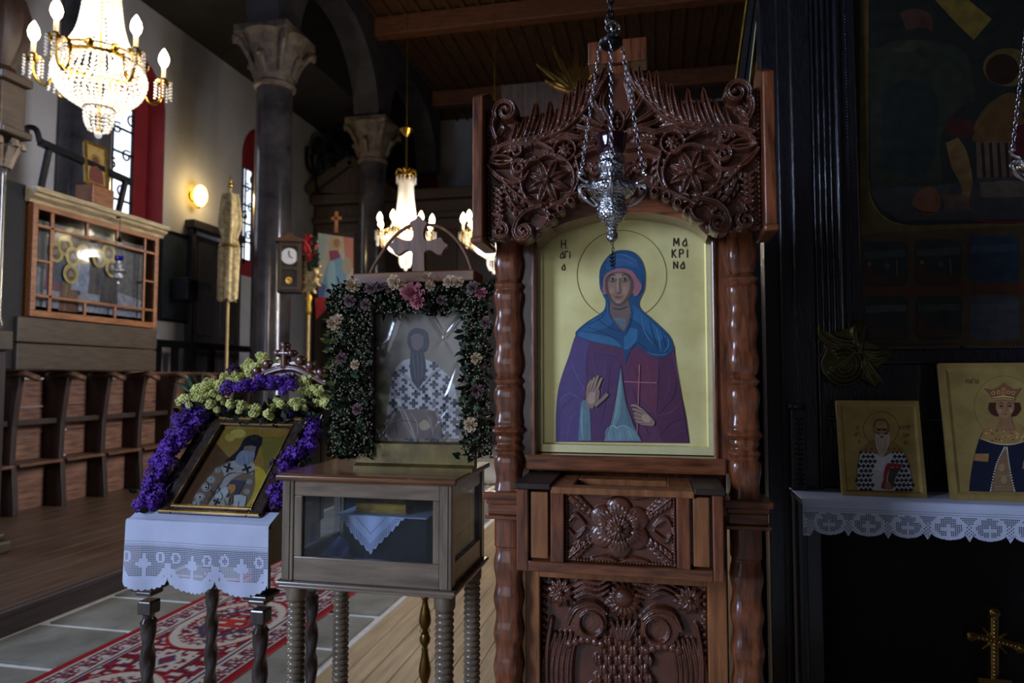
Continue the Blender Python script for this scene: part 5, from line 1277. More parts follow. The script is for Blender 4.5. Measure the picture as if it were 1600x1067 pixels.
m = MB(); m.lathe([(.004, topz-.016), (capr*.75, topz-.012), (capr*1.1, topz-.003), (capr*1.12, topz+.004), (capr*.8, topz+.012), (.010, topz+.020), (.006, topz+.03)], 28); m.build('chain_cap', 'dark_metal', lamp, smooth=True)
m = MB()
for cx_, cz_, r_, q in ((.002, .042, .013, 0), (.012, .036, .014, 1), (-.004, .055, .010, 1)):
    m.tube([(cx_+(r_*cos(a) if q == 0 else r_*.7*cos(a)), (.0 if q == 0 else r_*.7*cos(a)), topz+cz_+r_*sin(a)) for a in np.linspace(0, 2*PI, 17)[:-1]], .0028, 6, closed=True)
m.build('hook_rings', 'silver_plain', lamp, smooth=True)
m = MB(); ring = [(.007*cos(2*PI*i/10), 0, .012*sin(2*PI*i/10)) for i in range(10)]; m.tube(ring, .0026, 5, closed=True)
scatter('suspension_chain', (m.v, m.f), [xf(lamp.location+Vector((0, 0, topz+.07+.019*i)), 1, rot=Matrix.Rotation(PI/2*(i % 2)+.4, 4, 'Z')) for i in range(60)], 'dark_metal', lamp, smooth=True)
m = MB(); ring = [(.0028*cos(2*PI*i/8), 0, .005*sin(2*PI*i/8)) for i in range(8)]; m.tube(ring, .001, 4, closed=True)
tz = (300-380)*sL
scatter('drop_chain', (m.v, m.f), [xf(lamp.location+Vector((.002*sin(i), 0, tz-.008*i)), 1, rot=Matrix.Rotation(PI/2*(i % 2), 4, 'Z')) for i in range(5)]+[xf(lamp.location+Vector((.004*cos(i*2), .003*sin(i*2), tz-.03-.003*i)), 1.1, rot=Matrix.Rotation(i, 4, 'X')) for i in range(10)], 'dark_metal', lamp, smooth=True)
# its twin at the right edge of the picture, mostly outside
c2 = atD(1632, 262, 1.60)
lamp2, tz2, cr2 = hang_lamp('hanging_oil_lamp', 'embossed silver hanging oil lamp cut off by the right edge before the dark painting', c2, sL, 'red_glass', handles=(182, 340, 262))
m = MB(); m.lathe([(.004, tz2-.016), (cr2*1.1, tz2-.003), (cr2*.8, tz2+.012), (.006, tz2+.03)], 24); m.build('chain_cap', 'dark_metal', lamp2, smooth=True)
m = MB(); m.lathe([(.004, tz2+.03), (.004, tz2+.9)], 6); m.build('suspension_rod', 'dark_metal', lamp2)
# small blue lamp before the glazed case
c3 = atD(185, 424, 7.95); s3 = 7.95/FPX*.27
lamp3, tz3, cr3 = hang_lamp('hanging_oil_lamp', 'small silver hanging oil lamp with blue glass before the glazed icon case', c3, s3, 'blue_glass', top_px=120, handles=(188, 352, 262))
m = MB(); m.lathe([(.004, tz3-.02), (cr3*1.1, tz3-.003), (.006, tz3+.05)], 16); m.lathe([(.004, tz3+.03), (.004, 3.42-c3.z)], 6); m.bar((0, 0, 3.42-c3.z), (-6.16-c3.x, 0, 3.42-c3.z), .02, .02); m.build('suspension_hook', 'dark_metal', lamp3)
# ================================================================== CLOTH, FLOWERS: helpers
def lace_sheet(name, f, nu, nv, mask, m, parent):
    """mask[nv, nu] of cells; f(u index array, v index array) -> world xyz"""
    J, I = np.mgrid[0:nv+1, 0:nu+1]; V = np.stack(f(I, J), -1).reshape(-1, 3); idx = np.arange((nv+1)*(nu+1)).reshape(nv+1, nu+1)
    Q = np.stack([idx[:-1, :-1][mask], idx[:-1, 1:][mask], idx[1:, 1:][mask], idx[1:, :-1][mask]], -1)
    used = np.zeros(len(V), bool); used[Q.ravel()] = True; re = np.cumsum(used)-1
    return npmesh(name, V[used], re[Q], m, parent, smooth=True)
def lace_mask(nu, nv, head, edge, motifs, per=3):
    """head rows of plain cloth, then net down to edge(u); motifs(u, v) marks filled squares"""
    J, I = np.mgrid[0:nv, 0:nu]
    inside = J < edge(I)
    net = (I % per != 0) & (J % per != 0)
    iu, jv = I-(I % per)+per//2, J-(J % per)+per//2
    filled = motifs(iu, jv)
    rim = J >= edge(I)-3
    m = inside & ((J < head) | ~net | filled | rim)
    m &= ~((J == head-3) & (I % 2 == 0)) & ~((J == head-7) & (I % 2 == 0))
    return m
def cluster(name, m, n, R, r, kind='cup'):
    b = MB()
    for q in range(n):
        a = 2.399963*q; zc = 1-1.5*(q+.5)/n; rr = math.sqrt(max(0, 1-zc*zc)); d = Vector((rr*cos(a), rr*sin(a), zc)); p = d*R*random.uniform(.75, 1.05)
        if kind == 'cup':
            u = d.orthogonal().normalized(); v = d.cross(u); k = 7
            ring0 = [p+(u*cos(2*PI*i/k)+v*sin(2*PI*i/k))*r*.25 for i in range(k)]
            ring1 = [p+d*r*.7+(u*cos(2*PI*i/k+.2)+v*sin(2*PI*i/k+.2))*r*random.uniform(.8, 1.15)+d*r*.35*(1 if i % 2 else -1) for i in range(k)]
            ring2 = [p+d*r*.35+(u*cos(2*PI*i/k)+v*sin(2*PI*i/k))*r*.35 for i in range(k)]
            b.add(ring0+ring1+ring2, [(i, (i+1) % k, k+(i+1) % k, k+i) for i in range(k)]+[(k+i, k+(i+1) % k, 2*k+(i+1) % k, 2*k+i) for i in range(k)]+[tuple(range(2*k, 3*k))])
        else:
            b.sph(p, (r*random.uniform(.7, 1.1), r*random.uniform(.7, 1.1), r), 6, 4)
    me = bpy.data.meshes.new(name); me.from_pydata(b.v, [], b.f); me.update(); me.materials.append(MATS[m]); me.shade_smooth(); return me
def rose_mesh(name, m):
    b = MB()
    for lay in range(5):
        n = 3+lay; R = .22+.2*lay
        for q in range(n):
            a = 2*PI*q/n+lay*.7; vs = []
            for j in range(4):
                t = j/3
                for i in range(5):
                    w = (i-2)/2*.75*(1.2-.4*t)*(2*PI/n)*.5
                    r_ = R*(.35+.65*t)+.10*t*t*lay*.5; z_ = .2+.85*t*(1-.14*lay)-.12*abs(w)*t
                    vs.append((r_*cos(a+w), r_*sin(a+w), z_))
            b.add(vs, [(j*5+i, j*5+i+1, (j+1)*5+i+1, (j+1)*5+i) for j in range(3) for i in range(4)])
    me = bpy.data.meshes.new(name); me.from_pydata(b.v, [], b.f); me.update(); me.materials.append(MATS[m]); me.shade_smooth(); return me
LEAF = ([(0, 0, 0), (.20, .25, .06), (0, .25, -.0), (-.20, .25, .06), (.26, .55, .10), (0, .55, .02), (-.26, .55, .10), (0, 1, .02), (0, 1, .02)],
        [(0, 1, 2, 2), (0, 2, 3, 3), (1, 4, 5, 2), (2, 5, 6, 3), (4, 7, 5, 5), (5, 8, 6, 6)])
LEAF_T = (LEAF[0], [(0, 1, 2), (0, 2, 3), (1, 4, 5), (1, 5, 2), (2, 5, 6), (2, 6, 3), (4, 7, 5), (5, 8, 6)])
def leaf_at(p, s, out, spread=1.0):
    d = (Vector(out)+Vector((random.uniform(-1, 1), random.uniform(-1, 1), random.uniform(-1, 1)))*spread).normalized()
    q = d.to_track_quat('Y', 'Z').to_matrix().to_4x4() @ Matrix.Rotation(random.uniform(0, 6.28), 4, 'Y')
    return xf(p, s, rot=q)
def bits(name, me, pts, parent, sz, out):
    for p in pts:
        d = (Vector(out)+Vector((random.uniform(-.8, .8), random.uniform(-.8, .8), random.uniform(-.8, .8)))).normalized()
        o = newobj(name, me, None, parent); o.location = Vector(p)-root_loc(parent)
        o.rotation_euler = (d.to_track_quat('Z', 'Y') ).to_euler(); s_ = sz*random.uniform(.8, 1.2); o.scale = (s_, s_, s_)

# ================================================================== SMALL STAND WITH SLANTED ICON
Y1 = 2.20
sx0, sx1 = atY(213, 815, Y1).x, atY(416, 822, Y1).x
sz = atY(310, 816, Y1).z
stn = thing('icon_stand', 'small dark wooden icon stand with twisted legs under a lace cloth', 'icon stand', ((sx0+sx1)/2, Y1+.2, 0))
lx0, lx1 = atY(233, 940, Y1+.04).x, atY(408, 940, Y1+.04).x; ly0, ly1 = Y1+.04, Y1+.41
zl = atY(233, 921, Y1).z
tw = lambda a, z: 1+.16*cos(2*a-z*52)
for (x, y) in ((lx0, ly0), (lx1, ly0), (lx0, ly1), (lx1, ly1)):
    m = MB(); m.lathe([(.034, 0), (.034, .05), (.024, .07)]+[(.024, .07+(zl-.21)*q/90) for q in range(1, 91)]+[(.028, zl-.13), (.020, zl-.115), (.024, zl-.10)], 16, (x, y, 0), tw=tw)
    leg = m.build('twisted_leg', 'stand_wood', stn, smooth=True, world=True)
    m = MB(); m.box(x-.028, x+.028, y-.028, y+.028, zl-.10, zl-.05); m.box(x-.034, x+.034, y-.034, y+.034, zl-.03, zl-.012); m.box(x-.024, x+.024, y-.024, y+.024, zl-.012, sz-.06)
    m.build('block', 'stand_wood', leg, world=True, bev=.006)
    m = MB(); m.lathe([(.06, zl-.012), (.066, zl-.006), (.066, zl+.004), (.05, zl+.010)], 4, (x, y, 0), a0=PI/4); m.build('abacus', 'stand_wood', leg, world=True, bev=.003)
for (a, b) in (((lx0, ly0), (lx1, ly0)), ((lx0, ly1), (lx1, ly1)), ((lx0, ly0), (lx0, ly1)), ((lx1, ly0), (lx1, ly1))):
    m = MB(); m.bar((*a, sz-.11), (*b, sz-.11), .025, .10); m.build('apron', 'stand_wood', stn, world=True, bev=.003)
# slanted desk board at 45 degrees, on cheeks
NI = Vector((0, -sin(PI/4), cos(PI/4))); SL = Vector((0, cos(PI/4), sin(PI/4))); P0 = Vector((0, Y1+.03, sz+.012))
def onS(x, s_, h): return Vector((x, P0.y, P0.z)) + SL*s_ + NI*h
def sbox(mb, x0, x1, s0, s1, h0, h1): return mb.hexa([onS(x0, s0, h0), onS(x1, s0, h0), onS(x1, s1, h0), onS(x0, s1, h0)], [onS(x0, s0, h1), onS(x1, s0, h1), onS(x1, s1, h1), onS(x0, s1, h1)])
m = MB(); sbox(m, sx0, sx1, -.02, .52, -.03, -.008); m.build('desk_board', 'stand_wood', stn, world=True, bev=.004)
for x in (sx0+.015, sx1-.015):
    m = MB(); a = [(Y1-.0, sz-.06), (Y1+.42, sz-.06), (Y1+.42, sz+.38), (Y1+.38, sz+.33), (Y1+.02, sz-.02)]; m.prism(a, x-.012, x+.012, 'x'); m.build('cheek', 'stand_wood', stn, world=True, bev=.003)
m = MB(); m.box(sx0, sx1, ly1-.01, ly1+.015, sz-.06, sz+.40); m.build('back_panel', 'stand_wood', stn, world=True)
# carved crest with small cross
Yk = Y1+.43; kc = lambda px, py: (lambda p: (p.x, p.z))(atY(px, py, Yk))
hf = HF(kc(385, 570)[0], kc(528, 570)[0], kc(440, 610)[1], kc(440, 530)[1], .003); s3_ = 2.75/FPX
hf.base([kc(*p) for p in ((392, 612), (395, 588), (412, 572), (432, 566), (462, 564), (492, 576), (515, 592), (522, 612))], .006)
for p in ((402, 580), (418, 569), (470, 563), (486, 571), (502, 582), (515, 592)): hf.disc(kc(*p), 8*s3_, .022)
hf.stroke([kc(446, 572), kc(446, 540)], 6*s3_, .022); hf.stroke([kc(436, 552), kc(456, 552)], 5*s3_, .022)
for p in ((446, 540), (435, 552), (457, 552)): hf.disc(kc(*p), 6.5*s3_, .024)
hf.stroke([kc(400, 592), kc(425, 580), kc(446, 575), kc(470, 578), kc(512, 600)], 5*s3_, .022, .006)
hf.mesh('carved_crest', lambda X, Z, H: (X, Yk-H, Z), 'carved_wood', stn, skirt=.02)

# the icon on it
si = thing('slanted_bishop_icon', 'gold-framed icon of a white-bearded bishop lying on the slanted stand', 'icon', onS((sx0+sx1)/2, 0, 0))
PN = lambda x, y, h=0: atP(x, y, P0+NI*h, NI)
ixa, ixb = PN(252, 803).x, PN(408, 818).x; sa = (PN(330, 810)-P0).dot(SL); sb_ = (PN(405, 657)-P0).dot(SL)
m = MB(); sbox(m, ixa, ixb, sa, sb_, -.006, .010); m.build('board', 'black_flat', si, world=True)
m = MB(); w = .055
for q, (x0, x1, a, b) in enumerate(((ixa, ixa+w, sa, sb_), (ixb-w, ixb, sa, sb_), (ixa+w, ixb-w, sa, sa+.035), (ixa+w, ixb-w, sb_-.045, sb_))): sbox(m, x0, x1, a, b, .010, .026)
m.build('dark_frame', 'stand_wood', si, world=True, bev=.004)
m = MB()
for (x0, x1, a, b) in ((ixa+.004, ixb-.004, sa+.002, sa+.012), (ixa+w-.012, ixb-w+.012, sa+.026, sa+.036), (ixa+w-.012, ixb-w+.012, sb_-.048, sb_-.040), (ixa+.02, ixb-.02, sb_-.016, sb_-.004), (ixa+w-.010, ixa+w-.004, sa+.036, sb_-.048), (ixb-w+.004, ixb-w+.010, sa+.036, sb_-.048)): sbox(m, x0, x1, a, b, .024, .031)
m.build('gilt_liner', 'gold_frame', si, world=True, bev=.002)
pt = Paint(lambda x, y, o: PN(x, y, .0105+o), step=.00005)
z8 = lambda x, y: (270+x/6.275, 650+y/6.275)
q8 = lambda pts: [z8(*p) for p in pts]
pt.poly(q8([(0, 905), (520, 95), (1170, 130), (770, 945)]), (164, 120, 44))
pt.poly(q8([(0, 905), (420, 260), (560, 420), (200, 900)]), (104, 66, 34)); pt.poly(q8([(860, 200), (1140, 200), (960, 620), (900, 520)]), (132, 112, 40))
pt.ell(*z8(640, 170), 12, 7, (214, 180, 80)); pt.ell(*z8(560, 210), 8, 6, (206, 168, 70))
pt.poly(q8([(190, 900), (210, 780), (330, 620), (460, 490), (620, 430), (780, 450), (815, 520), (810, 700), (740, 850), (670, 935)]), (142, 108, 78), n=3)
pt.poly(q8([(470, 500), (600, 440), (780, 455), (812, 520), (720, 560), (640, 580), (560, 640), (480, 760), (400, 900), (330, 905), (420, 740), (500, 600)]), (188, 172, 152), n=3)
pt.poly(q8([(800, 480), (880, 520), (915, 600), (880, 700), (780, 850), (690, 940), (670, 930), (740, 850), (805, 700)]), (222, 180, 50), n=3)
pt.poly(q8([(520, 445), (640, 340), (720, 260), (830, 250), (840, 330), (800, 440), (770, 420), (700, 330), (600, 430)]), (44, 36, 34), n=3)
pt.poly(q8([(500, 450), (640, 330), (700, 220), (800, 180), (880, 210), (870, 280), (835, 330), (800, 440), (770, 420), (720, 330), (640, 420)]), (34, 28, 30), n=3)
pt.poly(q8([(640, 370), (700, 330), (800, 335), (800, 400), (760, 470), (690, 490), (610, 460), (620, 410)]), (150, 146, 146), n=3)
pt.poly(q8([(700, 300), (760, 288), (815, 300), (808, 345), (730, 345), (690, 340)]), (150, 116, 100), n=2); pt.stroke(q8([(705, 322), (740, 318)]), 1.2, (50, 36, 30), n=0); pt.stroke(q8([(775, 324), (808, 322)]), 1.2, (50, 36, 30), n=0); pt.stroke(q8([(755, 320), (752, 360)]), 1, (90, 66, 56), n=0)
for a in ([(640, 380), (650, 440), (660, 480)], [(690, 380), (700, 440), (700, 485)], [(740, 380), (745, 430), (735, 480)], [(780, 360), (780, 410), (765, 450)]): pt.stroke(q8(a), 1.0, (120, 122, 130))
for (x, y, r_) in ((440, 530, 5), (375, 625, 6), (325, 700, 7), (265, 795, 7.5), (230, 860, 6), (750, 645, 5), (725, 740, 5), (770, 560, 4), (600, 890, 5)):
    pt.ell(*z8(x, y), r_, r_*.85, (226, 218, 200)); pt.ring(*z8(x, y), r_*.75, 1.2, (70, 52, 40), r_*.62); pt.cross(*z8(x, y), r_*.36, r_*.12, (50, 36, 46))
for (x, y, a) in ((540, 505, .3), (720, 515, -.4)): pt.cross(*z8(x, y), 7.5, 1.5, (40, 34, 36), rot=a)
pt.poly(q8([(530, 690), (570, 625), (715, 635), (640, 770), (540, 760)]), (84, 74, 84)); pt.poly(q8([(530, 740), (550, 670), (620, 670), (610, 730), (560, 770)]), (206, 140, 56), n=2)
pt.poly(q8([(390, 800), (500, 700), (560, 700), (520, 790), (430, 850)]), (206, 198, 182), n=2); pt.poly(q8([(390, 920), (410, 840), (490, 800), (560, 800), (540, 920)]), (186, 176, 146), n=2); pt.poly(q8([(590, 920), (600, 780), (660, 770), (720, 790), (700, 900), (660, 930)]), (208, 200, 184), n=2)
pt.cross(*z8(430, 840), 6, 1.8, (54, 40, 36), rot=.4)
for a in ([(330, 830), (420, 720), (500, 600)], [(300, 890), (380, 800), (420, 740)], [(470, 620), (560, 560), (640, 560)], [(560, 800), (540, 860), (530, 915)], [(640, 560), (740, 560), (800, 530)], [(650, 830), (640, 880), (640, 925)]): pt.stroke(q8(a), 1.5, (112, 86, 60))
for i in range(9): pt.stroke(q8([(330+34*i, 640+(i*73) % 190), (350+34*i, 690+(i*73) % 190), (330+34*i, 730+(i*73) % 190)]), 1.6, (104, 74, 50))
for i in range(5): pt.stroke(q8([(250+30*i, 880-18*i), (290+36*i, 800-36*i)]), 1.2, (128, 92, 66), n=0)
pt.build('painted_bishop', 'paint', si)
m = MB(); sbox(m, ixa+w, ixb-w, sa+.036, sb_-.048, .0185, .0195); m.build('glass', 'pane_case', si, world=True)

# lace cloth over the front edge
cz = thing('lace_runner', 'white crocheted lace runner hanging over the front of the slanted icon stand', 'cloth', ((sx0+sx1)/2, Y1, sz))
cell = .0021; wc = sx1-sx0+.05; nu = int(wc/cell); nv = int(.30/cell)
def edgeL(I):
    u = I*cell; p = .196; x = ((u+.02) % p)/p-.5
    return ((.218+.050*np.sqrt(np.clip(1-(2*x)**2, 0, 1))+.006*np.abs(np.sin(u*PI/.022)))/cell).astype(int)
def motL(I, J):
    u = I*cell; v = J*cell; x = ((u+.02) % .196)-.098
    cr_ = ((np.abs(x) < .006) & (v > .14) & (v < .245)) | ((np.abs(v-.175) < .006) & (np.abs(x) < .028)) | ((np.abs(x) < .018) & (np.abs(v-.175) < .016))
    lf = (np.hypot((np.abs(x)-.066)/.018, (v-.150)/.022) < 1) & ~(np.hypot((np.abs(x)-.066)/.009, (v-.150)/.011) < 1)
    arc = (np.abs(np.hypot(x/.085, (v-.17)/.075)-1) < .10) & (v > .19)
    tri = (np.abs(np.abs(x)-.098) < .012) & (v > .17)
    return cr_ | lf | arc | tri | (v > .222)
mk = lace_mask(nu, nv, int(.112/cell), edgeL, motL)
def fL(I, J):
    u = I*cell; v = J*cell; x = sx0-.025+u
    vv = np.clip(v, 0, .03); dv = v-vv
    fold = .008*np.sin(u*20+1)*np.clip(dv/.2, 0, 1)+.006*np.sin(u*43)*np.clip(dv/.25, 0, 1)
    return x, Y1-.012-.012*np.sin(np.clip(v/.03, 0, 1)*PI/2)-fold, sz+.006-.010*(vv/.03)**2-dv+.0*x
lace_sheet('lace_panel', fL, nu, nv, mk, 'cloth', cz)
m = MB(); n = 24
for i in range(n):
    a = sx0-.02+(sx1-sx0+.04)*i/n; b = sx0-.02+(sx1-sx0+.04)*(i+1)/n
    m.add([(a, Y1-.012, sz+.006), (b, Y1-.012, sz+.006), (b, Y1+.05, sz+.036), (a, Y1+.05, sz+.036)], [(0, 1, 2, 3)])
m.build('top_fold', 'cloth', cz, smooth=True, world=True)

# garland on the icon: purple statice down the sides, yellow sprays over the top
gl = thing('statice_garland', 'garland of purple statice and yellow blossoms around the slanted icon', 'garland', onS((ixa+ixb)/2, .4, .03))
pur = [cluster('purple_statice', 'statice', 15, .017, .0085) for _ in range(3)]; plum = cluster('plum_statice', 'statice_plum', 15, .017, .0085)
yel = [cluster('yellow_blossom', 'yellow_flower', 22, .015, .0062, 'ball') for _ in range(3)]
NF = (0, -.8, .55)
def path_pts(path, n, wpx, h0, h1):
    P = cr(path, 12); out = []
    for i in range(n):
        p = P[int((i+.5)/n*(len(P)-1))]; out.append(PN(p[0]+random.gauss(0, wpx*.5), p[1]+random.gauss(0, wpx*.42), random.uniform(h0, h1)))
    return out
for q in range(3): bits('purple_statice', pur[q], path_pts([(312, 632), (292, 668), (268, 702), (246, 745), (234, 790)], 24, 17, .0, .06), gl, 1.1, NF)
for q in range(2): bits('purple_statice', pur[q], path_pts([(478, 652), (490, 680), (466, 712), (442, 742), (436, 790)], 16, 16, -.03, .04), gl, 1.1, NF)
bits('plum_statice', plum, path_pts([(450, 705), (438, 745), (432, 785)], 14, 9, -.03, .02), gl, 1.0, NF)
for q in range(3): bits('yellow_blossom', yel[q], path_pts([(292, 628), (318, 612), (352, 598), (385, 578), (410, 570)], 26, 17, .01, .09), gl, 1.0, NF)
for q in range(3): bits('yellow_blossom', yel[q], path_pts([(410, 572), (440, 574), (468, 592), (492, 612), (505, 630)], 22, 17, .0, .09), gl, 1.0, NF)
for q in range(2): bits('yellow_blossom', yel[q], path_pts([(325, 636), (365, 632), (400, 640), (450, 632), (480, 636)], 16, 12, .04, .10), gl, .95, NF)
bits('purple_statice', pur[0], path_pts([(360, 606), (395, 600), (425, 598), (462, 600)], 24, 13, .07, .12), gl, 1.0, NF)
bits('plum_statice', plum, path_pts([(425, 580), (440, 574), (452, 582)], 9, 8, .05, .1), gl, .9, NF); bits('plum_statice', plum, path_pts([(368, 578), (376, 576)], 3, 6, .04, .08), gl, .9, NF)
Ms = [leaf_at(p, random.uniform(.03, .06), (random.uniform(-.6, .6), -.4, .3), .7) for p in path_pts([(300, 640), (340, 640), (400, 648), (450, 648), (500, 636)], 260, 20, .0, .05)]
Ms += [leaf_at(p, random.uniform(.02, .045), (-.3, -.5, .3), .9) for p in path_pts([(312, 632), (268, 702), (240, 790)], 160, 20, -.01, .03)]
Ms += [leaf_at(p, random.uniform(.02, .045), (.3, -.5, .3), .9) for p in path_pts([(490, 640), (478, 700), (436, 790)], 120, 18, -.04, .0)]
scatter('dark_foliage', LEAF_T, Ms, 'leaf_dark', gl, kind='stuff')
Ms = [leaf_at(p, (.02, .10, .03), (-.6, -.1, .6), .5) for p in path_pts([(310, 612), (340, 596)], 26, 10, .0, .05)]
scatter('fern_blades', LEAF_T, Ms, 'leaf', gl, kind='stuff')
for p, s_ in (((505, 606), .07), ((512, 622), .06), ((498, 596), .05), ((516, 640), .05)):
    me = bpy.data.meshes.new('broad_leaf'); me.from_pydata(LEAF_T[0], [], LEAF_T[1]); me.materials.append(MATS['leaf_light'])
    o = newobj('broad_leaf', me, None, gl); o.matrix_local = Matrix.Translation(PN(*p, .04)-root_loc(gl)) @ leaf_at((0, 0, 0), (s_*1.5, s_*1.2, s_), (.8, -.4, .2), .4)

# ================================================================== GLASS-SIDED RELIQUARY TABLE
Y2 = 2.0; dT = .40
T = lambda px, py, Y=Y2: atY(px, py, Y)
tx0, tx1 = T(440, 820).x, T(706, 820).x; tzt, tzb = T(570, 744).z, T(570, 915).z
tb = thing('reliquary_table', 'glass-sided wooden reliquary table on ring-turned legs', 'table', ((tx0+tx1)/2, Y2+dT/2, 0))
m = MB(); e = .016
m.sweep([(-.0, -.004), (e*.6, -.004), (e, .003), (e, .012), (0, .016)], (tx0-e, Y2, tzt-.016), (tx1+e, Y2, tzt-.016), (0, -1, 0))
m.box(tx0-e, tx1+e, Y2, Y2+dT+e, tzt-.016, tzt); m.build('top_board', 'table_top_wood', tb, world=True, bev=.003)
pw = .040
for x in (tx0, tx1-pw):
    for y in (Y2, Y2+dT-pw):
        m = MB(); m.box(x, x+pw, y, y+pw, tzb, tzt-.018); p = m.build('corner_post', 'table_wood_v', tb, world=True, bev=.004)
        m = MB(); m.box(x+pw*.62, x+pw*.70, y-.003, y, tzb+.004, tzt-.022); m.build('bead', 'table_wood_v', p, world=True, bev=.001)
gz1, gz0 = T(570, 779).z, T(570, 876).z
for y in (Y2+.004, Y2+dT-.026):
    for (z0, z1) in ((gz1, tzt-.018), (tzb, gz0)):
        m = MB(); m.box(tx0+pw, tx1-pw, y, y+.022, z0, z1); m.build('rail', 'table_wood', tb, world=True, bev=.003)
    for (x0, x1) in ((tx0+pw, tx0+pw+.028), (tx1-pw-.022, tx1-pw)):
        m = MB(); m.box(x0, x1, y, y+.022, gz0, gz1); m.build('stile', 'table_wood_v', tb, world=True, bev=.003)
for x in (tx0+.004, tx1-.026):
    for (z0, z1) in ((gz1, tzt-.018), (tzb, gz0)):
        m = MB(); m.box(x, x+.022, Y2+pw, Y2+dT-pw, z0, z1); m.build('rail', 'table_wood', tb, world=True, bev=.003)
    g = MB(); g.box(x+.008, x+.012, Y2+pw, Y2+dT-pw, gz0, gz1); g.build('pane', 'pane_case', tb, world=True)
g = MB(); g.box(tx0+pw+.028, tx1-pw-.022, Y2+.013, Y2+.017, gz0, gz1); g.build('pane', 'pane_case', tb, world=True)
m = MB(); e = .014
m.box(tx0-e, tx1+e, Y2-e, Y2+dT+e, tzb-.012, tzb); m.box(tx0-e*.5, tx1+e*.5, Y2-e*.5, Y2+dT+e*.5, tzb-.022, tzb-.012); m.build('base_moulding', 'table_wood', tb, world=True, bev=.004)
m = MB(); m.box(tx0+.03, tx1-.03, Y2+.03, Y2+dT-.005, tzb, tzb+.012); m.box(tx0+.03, tx1-.03, Y2+dT-.03, Y2+dT-.028, tzb+.012, gz1+.03); m.build('dark_lining', 'velvet', tb, world=True)
for x in (tx0+.034, tx1-.034):
    for y in (Y2+.04, Y2+dT-.04):
        zt_ = tzb-.022; prof = [(.034, 0), (.034, .06)]; z_ = .06
        while z_ < zt_-.05:
            for q in range(5): prof.append((.0235+.0065*sin(PI*q/4), z_+.0205*q/4))
            z_ += .0205
        prof += [(.028, z_), (.033, z_+.01), (.034, zt_)]
        m = MB(); m.lathe(prof, 20, (x, y, 0)); m.build('ring_turned_leg', 'table_wood_v', tb, smooth=True, world=True, ang=70)
# things inside: wavy blue sheet at the left, doily shelf, small gilt casket
m = MB(); n = 12; x0, x1 = tx0+.045, T(562, 860, Y2+.1).x
V = []; Q = []
for j in range(n+1):
    for i in range(n+1):
        x = x0+(x1-x0)*i/n; y = Y2+.035+.25*j/n; V.append((x, y, tzb+.016+.045*j/n*(1+.3*sin(i*1.1))+.004*sin(i*2.2+j)))
for j in range(n):
    for i in range(n): Q.append((j*(n+1)+i, j*(n+1)+i+1, (j+1)*(n+1)+i+1, (j+1)*(n+1)+i))
bc = npmesh('blue_sheet', V, Q, 'blue_sheet', None, smooth=True); tag(bc, 'crumpled blue sheet lying inside the glass reliquary table', 'cloth')
Yd = Y2+.16; pz = T(590, 806, Yd).z
pd = thing('inner_plinth', 'small cloth-covered plinth inside the glass reliquary table', 'plinth', (T(590, 806, Yd).x, Yd+.1, tzb+.012))
m = MB(); m.box(T(543, 806, Yd).x, T(665, 806, Yd).x, Yd+.01, Yd+.19, tzb+.012, pz-.004); m.build('box', 'velvet', pd, world=True)
m = MB(); m.box(T(524, 806, Yd).x, T(668, 806, Yd).x, Yd-.006, Yd+.2, pz-.004, pz); m.build('cover', 'cloth', pd, world=True, bev=.002)
dl = thing('lace_doily', 'white lace-edged doily corner hanging inside the glass table', 'doily', (T(581, 806, Yd).x, Yd-.01, pz))
xa, xb = T(530, 806, Yd).x, T(634, 806, Yd).x; cell = .0016; nu = int((xb-xa)/cell); nv = int(.125/cell); J, I = np.mgrid[0:nv, 0:nu]
u = (I/nu-.5)*2; v = J/nv; dd = (1-np.abs(u))*.98-v
mk = (dd > -.0+.03*np.sin(I*.55)) & ~((dd < .26) & (I % 4 < 2) & (J % 4 < 2) & (dd > .05)) & ~((np.abs(dd-.52) < .025) & (I % 3 == 0))
lace_sheet('doily_cloth', lambda I, J: (xa+I*cell, Yd-.009-.01*np.sin(J/nv*2)+.004*np.sin(I*.12), pz+.001-J*cell), nu, nv, mk, 'cloth', dl)
rq = thing('gilt_casket', 'small gilt reliquary casket on the plinth inside the glass table', 'casket', (T(590, 800, Yd+.08).x, Yd+.08, pz))
ca, cb = T(556, 790, Yd+.04).x, T(634, 790, Yd+.04).x
m = MB(); m.box(ca, cb, Yd+.04, Yd+.13, pz, pz+.030); m.box(ca-.006, cb+.006, Yd+.034, Yd+.136, pz, pz+.006); m.box(ca-.004, cb+.004, Yd+.036, Yd+.134, pz+.028, pz+.034); m.build('body', 'gilt', rq, world=True, bev=.002)
m = MB(); m.hexa([(ca, Yd+.04, pz+.034), (cb, Yd+.04, pz+.034), (cb, Yd+.13, pz+.034), (ca, Yd+.13, pz+.034)], [(ca+.02, Yd+.06, pz+.06), (cb-.02, Yd+.06, pz+.06), (cb-.02, Yd+.11, pz+.06), (ca+.02, Yd+.11, pz+.06)]); m.build('lid', 'gilt', rq, world=True)

